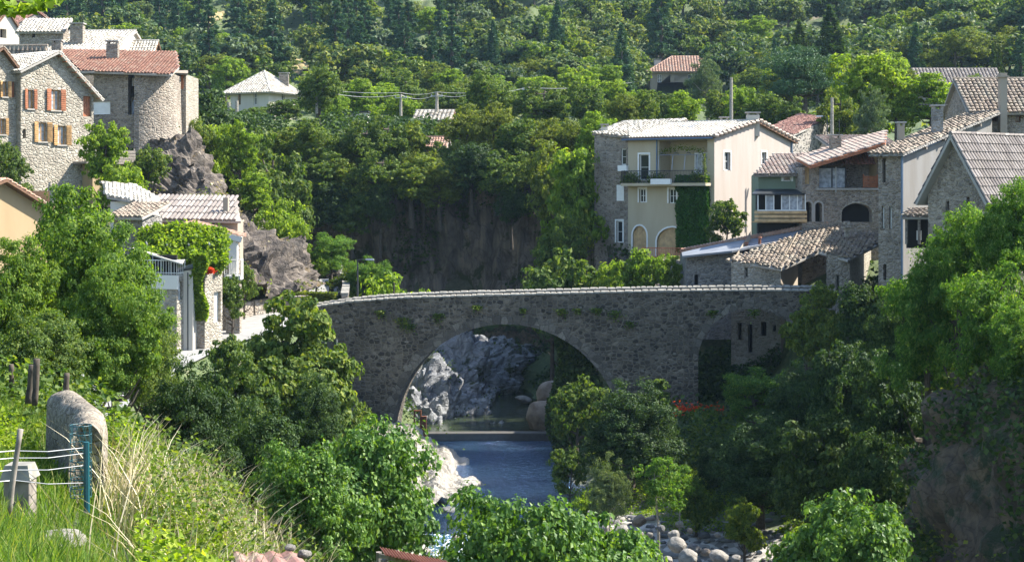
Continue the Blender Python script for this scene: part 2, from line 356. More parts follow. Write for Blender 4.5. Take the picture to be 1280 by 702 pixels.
rk = ramp(nt, [(.45, 1.0), (.65, 0.0)], sx.outputs['Z']); rc = ramp(nt, [(.3, (.05,.04,.035)), (.7, (.15,.125,.10))], nb.outputs[0])
c_ = mixc(nt, rk.outputs[0], c_, rc.outputs[0])
# pebbles along the river bed (by height)
sp = N(nt, 'SeparateXYZ'); nt.links.new(ge.outputs['Position'], sp.inputs[0])
hb = N(nt, 'Math', operation='ADD'); nt.links.new(sp.outputs['Z'], hb.inputs[0]); nh = N(nt, 'Math', operation='MULTIPLY'); nt.links.new(nb.outputs[0], nh.inputs[0]); nh.inputs[1].default_value = 1.2; nt.links.new(nh.outputs[0], hb.inputs[1])
mr = N(nt, 'MapRange'); mr.inputs[1].default_value = -15.1; mr.inputs[2].default_value = -15.6; nt.links.new(hb.outputs[0], mr.inputs[0])
pv = N(nt, 'TexVoronoi', Scale=3.0); nt.links.new(coords(nt), pv.inputs['Vector']); ps = N(nt, 'SeparateColor'); nt.links.new(pv.outputs['Color'], ps.inputs[0])
pr = ramp(nt, [(0, (.12,.11,.1)), (.6, (.3,.28,.25)), (1, (.55,.52,.48))], ps.outputs[0])
c_ = mixc(nt, mr.outputs[0], c_, pr.outputs[0])
nt.links.new(c_, b.inputs['Base Color']); bump(nt, b, nb.outputs[0], .8, .15); M['ground'] = m
me = np_mesh('ground', V_, np.stack([ii, ii+1, ii+nx+1, ii+nx], 1), M['ground'], smooth=True)
g = bpy.data.objects.new('ground', me); COL.objects.link(g); tag(g, kind='structure')

# ---------------------------------------------------------------- water
def watermat(name, deep, scale, strength, foam=None, dist=.25, gloss=0):
    m, nt, b, out = newmat(name); b.inputs['Roughness'].default_value = .06; b.inputs['IOR'].default_value = 1.333; b.inputs['Specular IOR Level'].default_value = .8
    n1 = N(nt, 'TexNoise', Scale=scale, Detail=6.0, Roughness=.65, Distortion=.3); nt.links.new(coords(nt, (1, .55, 1)), n1.inputs['Vector'])
    n2 = N(nt, 'TexNoise', Scale=.25, Detail=4.0); nt.links.new(coords(nt), n2.inputs['Vector'])
    r2 = ramp(nt, [(.35, tuple(d*.6 for d in deep)), (.65, tuple(d*1.4 for d in deep))], n2.outputs[0]); c = r2.outputs[0]
    if foam:
        r = ramp(nt, [(foam, 0.0), (foam+.04, 1.0)], n1.outputs[0]); c = mixc(nt, r.outputs[0], c, (.75,.8,.85))
        rr = ramp(nt, [(foam, .06), (foam+.04, .8)], n1.outputs[0]); nt.links.new(rr.outputs[0], b.inputs['Roughness'])
    nt.links.new(c, b.inputs['Base Color']); nn_ = bump(nt, b, n1.outputs[0], strength, dist)
    if gloss:
        gl = N(nt, 'BsdfGlossy'); gl.inputs['Color'].default_value = (.24,.42,.8,1); gl.inputs['Roughness'].default_value = .1; nt.links.new(nn_, gl.inputs['Normal'])  # blue tint puts the colour of reflected sky into the gloss
        mx = N(nt, 'MixShader'); mx.inputs[0].default_value = gloss; nt.links.new(b.outputs[0], mx.inputs[1]); nt.links.new(gl.outputs[0], mx.inputs[2]); nt.links.new(mx.outputs[0], out.inputs[0])
    return m
M['water'] = watermat('river water', (.006,.022,.04), 3.0, 1.0, None, 1.4, .55)
M['pool'] = watermat('still pool water', (.03,.04,.02), 1.5, .15)
M['rapids'] = watermat('broken water', (.06,.13,.2), 3.5, .9, .52)
def sheet(name, poly, z, mat):
    bb = MB(); bb.add([(x, y, z) for x, y in poly], [tuple(range(len(poly)))]); o = bb.build(name, mat, loc=(0,0,0)); tag(o, kind='structure')
sheet('river_water', [(-9,76.5),(-1,75.5),(4.4,76),(5.2,84),(8,99),(8,104.4),(-12,104.4),(-10,90)], -16.0, M['water'])
sheet('river_rapids', [(-8,76.7),(-1,75.7),(4.4,76.2),(3,70),(5,40),(10,0),(2,0),(-4,40),(-5,60),(-7,70)], -16.04, M['rapids'])
sheet('upper_pool', [(-12,104.8),(9,104.8),(9,126),(-4,134),(-30,148),(-36,140),(-16,130)], -15.62, M['pool'])
# weir: low concrete sill across the river
bb = MB(); bb.obox((-11,104.2,-18), (19,.4,0), (0,.9,0), (0,0,2.5)); o = bb.build('weir', plain('dark wet concrete', (.07,.065,.055)), loc=(-1,104.5,-16.5), bevel=.05)
tag(o, 'low dark concrete weir holding back the pool behind the big arch', 'weir')

# ---------------------------------------------------------------- road
def ribbon(pts, w0, w1, dz, name, mat, kind='structure', thick=0):
    p = resample(pts, .7); t = np.gradient(p[:,:2], axis=0); t /= np.linalg.norm(t, axis=1)[:,None]; nrm = np.stack([t[:,1], -t[:,0]], 1)
    wl = p[:,3]*w0 if p.shape[1] > 3 else w0; wr = p[:,3]*w1 if p.shape[1] > 3 else w1
    A = np.column_stack([p[:,:2]+nrm*np.reshape(wl, (-1,1)), p[:,2]+dz]); Bq = np.column_stack([p[:,:2]+nrm*np.reshape(wr, (-1,1)), p[:,2]+dz])
    vs = np.empty((len(p)*2, 3)); vs[0::2] = A; vs[1::2] = Bq; i = np.arange(len(p)-1)*2
    me = np_mesh(name, vs, np.stack([i, i+1, i+3, i+2], 1), mat); o = bpy.data.objects.new(name, me); COL.objects.link(o)
    if kind: tag(o, kind=kind)
    return o
ribbon(ROAD, -1, 1, .02, 'road', M['asphalt'])
ribbon([(a,b_,c,1) for a,b_,c,d in ROAD[1:5]], -2.0, -1.85, .026, 'road_edge_line', M['paint'])
ribbon([(a,b_,c,1) for a,b_,c,d in ROAD[5:]], 1.55, 1.65, .026, 'road_edge_line', M['paint'])

def wall_along(pts, h, t, name, mat, label, cat='wall', cap=None, jit=.03, top=None):
    """low wall following a plan line; pts (x,y,z ground)"""
    p = resample(pts, .45); tg = np.gradient(p[:,:2], axis=0); tg /= np.linalg.norm(tg, axis=1)[:,None]; n_ = np.stack([tg[:,1], -tg[:,0]], 1)
    sec = [(-t/2, -1.2), (-t/2, h*.5), (-t/2, h), (-t/4, h+.02), (t/4, h+.02), (t/2, h), (t/2, h*.5), (t/2, -1.2)]
    vs = []; k = len(sec)
    for i in range(len(p)):
        for a, z in sec:
            j = random.uniform(-jit, jit) if z > 0 else 0
            vs.append((p[i,0]+n_[i,0]*(a+j), p[i,1]+n_[i,1]*(a+j), p[i,2]+z+j))
    fs = [(i*k+q, i*k+q+1, (i+1)*k+q+1, (i+1)*k+q) for i in range(len(p)-1) for q in range(k-1)]
    fs += [tuple(range(k)), tuple((len(p)-1)*k+q for q in range(k))[::-1]]
    bb = MB(); bb.add(vs, fs)
    c = p[len(p)//2]; o = bb.build(name, mat, loc=(c[0], c[1], c[2])); tag(o, label, cat)
    if cap:
        bc = MB(); s = .45
        for i in range(len(p)-1):
            a = Vector(p[i,:3])+Vector((n_[i,0], n_[i,1], 0))*(-t/2-.05)+Vector((0,0,h+.025)); d = Vector(p[i+1,:3])-Vector(p[i,:3])
            bc.obox(a, d*.93, Vector((n_[i,0], n_[i,1], 0))*(t+.1), (0,0,random.uniform(.1,.16)))
        bc.build('coping', cap, parent=o)
    return o
# ---------------------------------------------------------------- haze
hz, nt, b, out = newmat('haze'); nt.nodes.remove(b); pvn = nt.nodes.new('ShaderNodeVolumePrincipled'); pvn.inputs['Density'].default_value = .00008; pvn.inputs['Color'].default_value = (.5,.72,1,1)
nt.links.new(pvn.outputs[0], out.inputs['Volume'])
bb = MB(); bb.box((-920,-80,-45), (920,1720,320)); o = bb.build('haze', hz, loc=(0,0,0)); tag(o, kind='stuff')
# ================================================================ VEGETATION
L = {}
L['oak'] = leafmat('oak leaf', (.035,.08,.016), (.11,.168,.032), (.2,.25,.055))
L['bright'] = leafmat('bright leaf', (.07,.14,.015), (.18,.27,.03), (.30,.38,.06), .5, .15)
L['olive'] = leafmat('olive leaf', (.06,.095,.015), (.14,.18,.03), (.22,.24,.05), .4, .12)
L['grey'] = leafmat('grey green leaf', (.06,.10,.055), (.12,.17,.09), (.2,.25,.15), .3, .12)
L['pine'] = leafmat('pine needles', (.022,.065,.038), (.055,.12,.062), (.09,.16,.085), .15, .2)
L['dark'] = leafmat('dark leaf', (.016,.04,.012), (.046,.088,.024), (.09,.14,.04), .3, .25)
L['ivy'] = leafmat('ivy leaf', (.025,.085,.012), (.06,.17,.022), (.09,.22,.035), .35, .1)
L['fig'] = leafmat('fig leaf', (.04,.10,.018), (.10,.19,.035), (.21,.31,.08), .35, .08, .45)
L['locust'] = leafmat('feathery leaf', (.04,.10,.016), (.10,.20,.03), (.24,.32,.08), .45, .12)
L['near'] = leafmat('ash leaf', (.045,.10,.014), (.115,.20,.028), (.25,.33,.06), .45, .12)
L['dry'] = leafmat('dry grass', (.30,.25,.14), (.46,.40,.26), (.62,.56,.42), .1, .05, .8)
L['grass'] = leafmat('grass', (.06,.12,.02), (.13,.21,.035), (.32,.31,.11), .45, .05, .8)
L['hill'] = leafmat('hill shrub leaf', (.028,.07,.034), (.085,.135,.05), (.17,.21,.075), .35, .5)

def leaves(centers, size, aspect=.6, up=.5, droop=0, rg=rng, out=None):
    """kite shaped leaves, folded a little along the midrib"""
    n = len(centers); nrm = rg.normal(size=(n,3))
    if out is None: nrm[:,2] = np.abs(nrm[:,2])+up
    else: nrm = nrm*.5+out*1.15; nrm[:,2] += up*.5
    nrm /= np.linalg.norm(nrm, axis=1)[:,None]
    t = rg.normal(size=(n,3)); t[:,2] -= droop; t -= nrm*(t*nrm).sum(1)[:,None]; t /= np.linalg.norm(t, axis=1)[:,None]; s = np.cross(nrm, t)
    sz = size*(.6+.8*rg.random(n))[:,None]
    v = np.empty((n,4,3)); v[:,0] = centers-t*sz*.5; v[:,2] = centers+t*sz*.5
    v[:,1] = centers+s*sz*aspect*.5+nrm*sz*.12; v[:,3] = centers-s*sz*aspect*.5+nrm*sz*.12
    return v
def crown_mesh(name, centers, size, mat, aspect=.6, up=.5, droop=0, rg=rng, c=None, out=None):
    v = leaves(centers, size, aspect, up, droop, rg, out); n = len(v); f = np.arange(n*4).reshape(n,4)
    return np_mesh(name, v.reshape(-1,3), f, mat, c=rg.random(n) if c is None else c)

def limbs_mesh(name, H, r0, tips, mat, crown0, rg, sides=6):
    b = MB(); lean = rg.normal(size=2)*.03*H
    top = crown0+(H-crown0)*.75
    trunk = [Vector((lean[0]*t*t+.04*H*math.sin(t*5)*.3, lean[1]*t*t, t*top-.35*(t == 0))) for t in np.linspace(0, 1, 7)]
    b.tube(trunk, [r0*(1.25 if i == 0 else 1-.75*i/6) for i in range(7)], sides+2)
    for tp in tips:
        tp = Vector(tp); t0 = min(.95, max(.35, (tp.z-.35*tp.xy.length)/top)); base = trunk[0].lerp(trunk[-1], t0); base.x = lean[0]*t0*t0; base.y = lean[1]*t0*t0
        mid = base.lerp(tp, .5)+Vector((0,0,-.04*H)); b.tube([base, mid, tp], [r0*.38, r0*.2, r0*.06], 5, cap=False)
    me = bpy.data.meshes.new(name); me.from_pydata(b.v, [], b.f); me.materials.append(mat); return me

def broad(name, mat, H=8, Rr=3, c0=.25, lobes=14, nl=9000, ls=.25, seed=1, flat=.8, twig=9, bark='bark', aspect=.6, up=.5, droop=0, hollow=.35, tr=.035):
    """broad-leaved crown: limbs end in lobes, lobes hold twig clumps, clumps hold leaves"""
    rg = np.random.default_rng(seed); zc = H*(c0+1)/2; rz = H*(1-c0)/2
    lc = []; 
    while len(lc) < lobes:
        d = rg.normal(size=3); d /= np.linalg.norm(d)
        if d[2] < -.75: continue
        lc.append(d*np.array([Rr*.72, Rr*.72, rz*.76])*(rg.random()**.33)*rg.uniform(.8,1.12)+[0,0,zc])
    lc = np.array(lc); lr = Rr*(.24+.26*rg.random(lobes))
    pts = []; outs = []
    k = np.maximum(1, (nl*lr**2/(lr**2).sum()).astype(int))
    for c, r, n in zip(lc, lr, k):
        tw = max(4, int(twig*2.2)); td = rg.normal(size=(tw,3)); td /= np.linalg.norm(td, axis=1)[:,None]; td[:,2] = td[:,2]*flat+.12
        tc = c+td*r*(.65+.45*rg.random(tw))[:,None]; j = rg.integers(0, tw, n)
        q = rg.normal(size=(n,3)); q /= np.linalg.norm(q, axis=1)[:,None]; q0 = q; q = q*(rg.random(n)**.5)[:,None]*r*(.2+.26*rg.random(tw))[j][:,None]*[1,1,.62]
        pp = tc[j]+q
        m = rg.random(n) < .12; pp[m] = c+(pp[m]-c)*(.3+.6*rg.random(m.sum()))[:,None]
        ov = pp-c; ov /= np.linalg.norm(ov, axis=1)[:,None]+1e-6; outs.append(q0*.75+ov*.6); pts.append(pp)
    pts = np.concatenate(pts); pts[:,2] = np.maximum(pts[:,2], H*c0*.5+.1)
    return (limbs_mesh('trunk', H, H*tr, lc, M[bark], H*c0, rg), crown_mesh('crown', pts, ls, mat, aspect, up, droop, rg, out=np.concatenate(outs)))
def conifer(name, mat, H=12, Rr=2.4, c0=.15, tiers=16, nl=6000, ls=.4, seed=1, jag=.35, dense=False, ragged=0):
    rg = np.random.default_rng(seed); pts = []; tips = []
    for t in range(tiers):
        f = (t+.5)/tiers; z = H*(c0+(1-c0)*f); r = Rr*((1-f)**.8+.04)
        nb = max(4, int(11*(1-f)+4)); n = int(nl*(1-f*.85)/tiers*1.7)
        az = rg.random(nb)*6.283; bl = r*(1-jag*rg.random(nb))
        if ragged and f < .7: 
            keep = rg.random(nb) > ragged; az = az[keep]; bl = bl[keep]
            if len(az) == 0: continue
        j = rg.integers(0, len(az), n); u = rg.random(n)**.6
        a = az[j]+rg.normal(size=n)*(.16 if not dense else .4)*(1.2-u); rr = bl[j]*u
        pts.append(np.stack([rr*np.cos(a), rr*np.sin(a), z-rr*.28+rg.normal(size=n)*.09*Rr*(.5 if not dense else 1)], 1))
        for q in range(0, len(az), 2): tips.append((bl[q]*.7*math.cos(az[q]), bl[q]*.7*math.sin(az[q]), z-bl[q]*.2))
    pts = np.concatenate(pts)
    b = MB(); b.tube([(0,0,-.4),(0,0,H*.5),(0,0,H*.97)], [H*.025, H*.017, .02], 7)
    for tp in tips: b.tube([(0,0,tp[2]+.1), tp], [.05, .015], 3, cap=False)
    tm = bpy.data.meshes.new('trunk'); tm.from_pydata(b.v, [], b.f); tm.materials.append(M['bark'])
    return (tm, crown_mesh('crown', pts, ls, mat, .35, .3, .3, rg))

PROTO = {}
def kinds():
    B = broad
    for s in range(3):
        PROTO[f'hilloak{s}'] = B('x', L['hill'], 7, 3.8, .12, 16, 3400, .55, 10+s, .8, 9)
        PROTO[f'hillpale{s}'] = B('x', L['grey'] if s == 0 else L['oak'], 6.5, 3.2, .12, 12, 2600, .5, 20+s)
        PROTO[f'pine{s}'] = conifer('x', L['pine'], 13, 2.9, .22, 13, 3600, .62, 30+s, .45, False, .35)
        PROTO[f'fir{s}'] = conifer('x', L['pine'], 12, 2.7, .05, 18, 5200, .55, 35+s, .3, True)
        PROTO[f'mid{s}'] = B('x', L['oak'], 9, 3.4, .15, 20, 10000, .3, 40+s)
        PROTO[f'midb{s}'] = B('x', L['bright'], 8, 3.0, .12, 18, 10000, .28, 50+s)
        PROTO[f'mido{s}'] = B('x', L['olive'], 8, 3.2, .1, 20, 10000, .26, 60+s)
        PROTO[f'dark{s}'] = B('x', L['dark'], 8, 3.2, .08, 24, 15000, .24, 70+s)
        PROTO[f'bush{s}'] = B('x', L['oak'], 3, 1.7, .0, 12, 5000, .17, 80+s)
        PROTO[f'bushb{s}'] = B('x', L['bright'], 3, 1.7, .0, 12, 5000, .16, 90+s)
    PROTO['locust'] = B('x', L['locust'], 9, 3.2, .12, 26, 46000, .17, 101, .6, 10, 'bark', .45, .6, .5)
    PROTO['locust1'] = B('x', L['locust'], 9, 3.2, .15, 24, 30000, .19, 102, .6, 10, 'bark', .45, .6, .5)
    PROTO['near'] = B('x', L['near'], 9, 3.4, .05, 34, 80000, .15, 103, .8, 12, 'bark', .6, .7, .3)
    PROTO['near1'] = B('x', L['oak'], 9, 3.4, .08, 30, 56000, .15, 104, .8, 12, 'bark', .6, .6, .3)
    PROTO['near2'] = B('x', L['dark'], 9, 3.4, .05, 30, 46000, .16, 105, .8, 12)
    PROTO['walnut'] = B('x', L['oak'], 8.5, 3.6, .12, 26, 36000, .24, 106, .7, 10, 'bark', .7, .8, .4)
    PROTO['fig'] = B('x', L['fig'], 6, 3.0, .02, 34, 46000, .165, 107, .75, 16, 'bark_pale', .8, .8, .3)
    PROTO['fig1'] = B('x', L['fig'], 6, 3.0, .02, 34, 44000, .16, 108, .75, 16, 'bark_pale', .8, .8, .3)
    PROTO['willow'] = B('x', L['grey'], 6, 2.0, .1, 16, 14000, .2, 109, 1.2, 8, 'bark_pale', .25, .1, 1.2)
    PROTO['willowfar'] = B('x', L['grey'], 10, 3.2, .1, 16, 12000, .3, 110, 1.3, 8, 'bark_pale', .3, .1, 1.2)
    PROTO['column'] = B('x', L['oak'], 10, 1.7, .08, 16, 9000, .28, 111, 1.3, 8)
    PROTO['cedar'] = B('x', L['pine'], 11, 5.5, .32, 30, 16000, .34, 112, .25, 8, 'bark', .35, .9)
    PROTO['slim'] = B('x', L['locust'], 6, 1.5, .3, 12, 5000, .15, 113, .8, 8, 'bark_pale', .45, .5, .6, tr=.015)
    PROTO['cypress'] = conifer('x', L['dark'], 12, 2.3, .02, 22, 9000, .4, 114, .15, True)
kinds()
LIB = {}
def plant(proto, x, y, H=None, z=None, s=None, w=1.0, rot=None, name='tree', label=None, cat='tree', group=None, base=None):
    """one tree: an Empty with trunk and crown; H = height wanted, w = width factor"""
    tm, cm = PROTO[proto]
    if not base: base = LIBH[proto]
    z0 = tz(x, y)-.15 if z is None else z
    s = s or (H/base); r = empty(name, (x, y, z0), label, cat, group)
    kz = 1.0 if w > .7 else max(.55, w/.7)
    r.scale = (s*w, s*w, s); r.rotation_euler = (0, 0, random.uniform(0, 6.28) if rot is None else rot)
    for nm, me in (('trunk', tm), ('crown', cm)):
        c = bpy.data.objects.new(nm, me); COL.objects.link(c); c.parent = r
        if nm == 'crown' and kz < 1: c.scale = (1, 1, kz); c.location = (0, 0, base*(1-kz))
    return r
LIBH = {}
for k, (tm, cm) in PROTO.items():
    co = np.empty(len(cm.vertices)*3, np.float32); cm.vertices.foreach_get('co', co); LIBH[k] = float(np.percentile(co[2::3], 99.7))
LIBR = {}
for k, (tm, cm) in PROTO.items():
    co = np.empty(len(cm.vertices)*3, np.float32); cm.vertices.foreach_get('co', co); LIBR[k] = float(np.percentile(np.hypot(co[0::3], co[1::3]), 97))
def tree_px(proto, px, Y, top, rpx, label, name='tree', cat='tree', group=None, z=None, rot=None, dz=0):
    """tree whose top shows at row top and whose half width is rpx, both measured in the photo"""
    x = X(px, Y); z0 = (tz(x, Y)-.2 if z is None else z)+dz; H = Zp(top, Y)-z0
    if H < .6: print('LOW TREE', px, Y, top, H); H = 1.0
    s = H/LIBH[proto]; w = max(.5, (rpx/F*Y)/(LIBR[proto]*s))
    return plant(proto, x, Y, H=H, z=z0, w=w, name=name, label=label, cat=cat, group=group, rot=rot)
# ================================================================ BRIDGE
def hitlen(B, d, px):
    k = (px-640)/F; return (k*B[1]-B[0])/(d[0]-k*d[1])
def fill(bb, loops, f3, m=0):
    """tessellate loops of 2D points (first outer, rest holes); f3 maps (a,b) to 3D"""
    flat = [p for lp in loops for p in lp]
    tri = geometry.tessellate_polygon([[Vector((a, b, 0)) for a, b in lp] for lp in loops])
    bb.add([f3(a, b) for a, b in flat], [tuple(t) for t in tri], m)
BA = Vector((X(372, 99.2), 99.2, 0)); BB = Vector((X(1050, 96.5), 96.5, 0)); BD = (BB-BA).normalized(); BN = Vector((-BD.y, BD.x, 0)); BL = (BB-BA).length; BW = 4.0
def bs(px): return hitlen(BA, BD, px)
def bY(px): return BA.y+BD.y*bs(px)
_tp = [(372,385),(398,381),(440,375),(500,370.5),(600,367.5),(700,365),(800,362.5),(900,361),(1050,361)]
TS = [bs(a) for a, b in _tp]; TZ = [Zp(b, bY(a))-.14 for a, b in _tp]
def btop(s): return float(np.interp(s, TS, TZ))
GZ = -18.2
def arch(cpx, cpy, r, n=26, jamb=None):
    c = bs(cpx); y = bY(cpx); zc = Zp(cpy, y); rr = r/F*y
    return c, zc, rr, [(c-rr*math.cos(math.pi*i/n), zc+rr*math.sin(math.pi*i/n)) for i in range(n+1)]
c1, z1, r1, A1 = arch(633, 550, 145, 40); c2, z2, r2, A2 = arch(940, 452, 67, 26)
def bpt(s, z, d=0): v = BA+BD*s+BN*d; return Vector((v.x, v.y, z))
outline = [(0, GZ)] + [(c1-r1, GZ)] + A1 + [(c1+r1, GZ), (c2-r2, GZ)] + A2 + [(c2+r2, GZ), (BL, GZ)]
tops = [(s, btop(s)) for s in np.linspace(BL, 0, 60)]
bridge = empty('stone_bridge', bpt(BL/2, GZ), 'old dark stone bridge with one wide arch and one small arch over the river', 'bridge')
bb = MB()
for d in (0, BW): fill(bb, [outline+tops], lambda a, b, d=d: bpt(a, b, d))
for path in ([(c1-r1, GZ)]+A1+[(c1+r1, GZ)], [(c2-r2, GZ)]+A2+[(c2+r2, GZ)]):
    n = 9
    vs = [bpt(a, b, BW*k/n) for a, b in path for k in range(n+1)]
    bb.add(vs, [(i*(n+1)+k, i*(n+1)+k+1, (i+1)*(n+1)+k+1, (i+1)*(n+1)+k) for i in range(len(path)-1) for k in range(n)], 0)
for s in (0, BL): bb.add([bpt(s, GZ), bpt(s, GZ, BW), bpt(s, btop(s), BW), bpt(s, btop(s))], [(0,1,2,3)])
PT = .42
sec = [(0, 0), (PT, 0), (PT, -1.0), (BW-PT, -1.0), (BW-PT, 0), (BW, 0)]
ss = np.linspace(0, BL, 60); vs = [bpt(s, btop(s)+z, d) for s in ss for d, z in sec]; k = len(sec)
bb.add(vs, [(i*k+q, i*k+q+1, (i+1)*k+q+1, (i+1)*k+q) for i in range(59) for q in (0,1,3,4)])
mas = bb; bb = MB(); vs = [bpt(s, btop(s)-.99, d) for s in ss for d in (PT, BW-PT)]; bb.add(vs, [(i*2, i*2+1, i*2+3, i*2+2) for i in range(59)]); bb.build('roadway', M['asphalt'], parent=bridge)
# voussoirs: wedge stones of the arch rings, a little proud of the face
for c, z, r, a0, a1, dep in ((c1, z1, r1, .02, math.pi-.02, .62), (c2, z2, r2, .02, math.pi-.02, .5)):
    for d0, sg in ((0, -1), (BW, 1)):
        bb = MB(); nst = int(r*(a1-a0)/.24)
        for i in range(nst):
            t0 = a0+(a1-a0)*(i+.04)/nst; t1 = a0+(a1-a0)*(i+.96)/nst; dd = dep*random.uniform(.75, 1.1); pr = random.uniform(.015, .06)
            q = []
            for d in (d0+sg*pr, d0-sg*.2):
                for t, rr in ((t0, r-.004), (t1, r-.004), (t1, r+dd), (t0, r+dd)): q.append(bpt(c-rr*math.cos(t), z+rr*math.sin(t), d))
            bb.add(q, [(0,1,2,3),(7,6,5,4),(0,4,5,1),(1,5,6,2),(2,6,7,3),(3,7,4,0)])
        bb.build('arch_ring', M['voussoir'], parent=bridge)
# coping stones on both parapets
for d0 in (-.06, BW-PT-.06):
    bb = MB(); s = 0
    while s < BL-.3:
        w = random.uniform(.3, .6); h = random.uniform(.13, .17); e = .02; z = btop(s+w/2)+.003; D = PT+.12; j = random.uniform(-.03, .03)
        q = []
        for zz, ins in ((z, 0), (z+h*.6, .0), (z+h, .09)):
            for a, b in ((s+ins*.6, ins), (s+w-e-ins*.6, ins), (s+w-e-ins*.6, D-ins), (s+ins*.6, D-ins)): q.append(bpt(a, zz, d0+b+j))
        bb.add(q, [(0,1,5,4),(1,2,6,5),(2,3,7,6),(3,0,4,7),(4,5,9,8),(5,6,10,9),(6,7,11,10),(7,4,8,11),(8,9,10,11)])
        s += w
    bb.build('coping', M['coping'], parent=bridge)
# a few stones stand proud of the face; paler colour makes them look lit
bb = mas
for i in range(650):
    s = random.uniform(.3, BL-3.5); zt = btop(s); z = random.uniform(max(zt-8, -15), zt-.3)
    if math.hypot(s-c1, z-z1) < r1+.8 or (z < z1 and abs(s-c1) < r1+.8) or math.hypot(s-c2, z-z2) < r2+.7 or (z < z2 and abs(s-c2) < r2+.7): continue
    w = random.uniform(.12, .3); h = random.uniform(.08, .18); p = random.uniform(.02, .06)
    q = [bpt(s, z, .1), bpt(s+w, z, .1), bpt(s+w, z+h, .1), bpt(s, z+h, .1), bpt(s+.02, z+.02, -p), bpt(s+w-.02, z+.01, -p), bpt(s+w-.03, z+h-.02, -p), bpt(s+.03, z+h-.01, -p)]
    bb.add(q, [(4,5,6,7),(0,1,5,4),(1,2,6,5),(2,3,7,6),(3,0,4,7)], 1)
bb.build('masonry', [M['bridge'], M['voussoir']], parent=bridge)

# ================================================================ HOUSES
def tileroof(bb, poly, e, mat_i=0, pitch=.27, course=.36, jit=.03, r=.10):
    """canal tiles over a planar polygon; e = direction of the eave; tiles run up the slope"""
    poly = [Vector(p) for p in poly]; e = Vector(e).normalized(); nrm = Vector((0,0,0))
    for i in range(len(poly)): nrm += (poly[i]-poly[0]).cross(poly[(i+1) % len(poly)]-poly[0])
    nrm.normalize(); 
    if nrm.z < 0: nrm = -nrm
    e = (e-nrm*e.dot(nrm)).normalized(); u = nrm.cross(e).normalized()
    if u.z < 0: u = -u
    o = poly[0]; q = [((p-o).dot(e), (p-o).dot(u)) for p in poly]
    a0, a1 = min(a for a, b in q), max(a for a, b in q); b0, b1 = min(b for a, b in q), max(b for a, b in q)
    def inside(a, b):
        c = False; n = len(q)
        for i in range(n):
            x1, y1 = q[i]; x2, y2 = q[(i+1) % n]
            if (y1 > b) != (y2 > b) and a < (x2-x1)*(b-y1)/(y2-y1)+x1: c = not c
        return c
    nc = max(1, round((a1-a0)/pitch)); pw = (a1-a0)/nc; nr = max(1, round((b1-b0)/course)); ch = (b1-b0)/nr
    for i in range(nc):
        ac = a0+(i+.5)*pw; ci = random.random()
        for jx in range(nr):
            bl = b0+jx*ch
            if not inside(ac, bl+ch*.5): continue
            ja = random.uniform(-jit, jit); lift = .05+random.uniform(0, jit); rr = pw*.5*random.uniform(.86, .98)
            vs = []
            for k, (b_, h_) in enumerate(((bl-.04, lift), (bl+ch, .012))):
                for t in range(5):
                    th = math.pi*t/4; vs.append(o+e*(ac+ja*(1-k)-rr*(1-.12*k)*math.cos(th))+u*b_+nrm*(h_+rr*.75*math.sin(th)))
            bb.add(vs, [(t, t+1, 6+t, 5+t) for t in range(4)]+[(0,1,2,3,4)], mat_i, min(1, max(0, ci*.35+random.random()*.65)))
def slab(bb, poly, th, m=0, dz=-.01):
    poly = [Vector(p) for p in poly]; nrm = Vector((0,0,0))
    for i in range(len(poly)): nrm += (poly[i]-poly[0]).cross(poly[(i+1) % len(poly)]-poly[0])
    nrm.normalize()
    if nrm.z < 0: nrm = -nrm
    t = [p+nrm*dz for p in poly]; b_ = [p-nrm*th for p in poly]; n = len(poly)
    bb.add(t+b_, [tuple(range(n)), tuple(range(n, 2*n))[::-1]]+[(i, n+i, n+(i+1) % n, (i+1) % n) for i in range(n)], m)

class Face:
    """a vertical wall plane seen from outside; p0 -> p1 in plan"""
    def __init__(s, p0, p1, inward):
        s.p0 = Vector((p0[0], p0[1], 0)); s.L = (Vector((p1[0], p1[1], 0))-s.p0).length; s.d = (Vector((p1[0], p1[1], 0))-s.p0).normalized(); s.n = Vector(inward).normalized()
    def at(s, t, z, dep=0): v = s.p0+s.d*t+s.n*dep; return Vector((v.x, v.y, z))
    def tz(s, px, py):
        t = hitlen(s.p0, s.d, px); y = s.p0.y+s.d.y*t; return t, Zp(py, y)
def arcpts(t0, z0, t1, z1, rise, n=8):
    """rectangle whose head is an arch of the given rise"""
    c = (t0+t1)/2; w = (t1-t0)/2; pts = [(t0, z0), (t1, z0)]
    if rise <= 0: return pts+[(t1, z1), (t0, z1)]
    for i in range(n+1):
        th = math.pi*i/n; pts.append((c+w*math.cos(th), z1-rise+rise*math.sin(th)))
    return pts
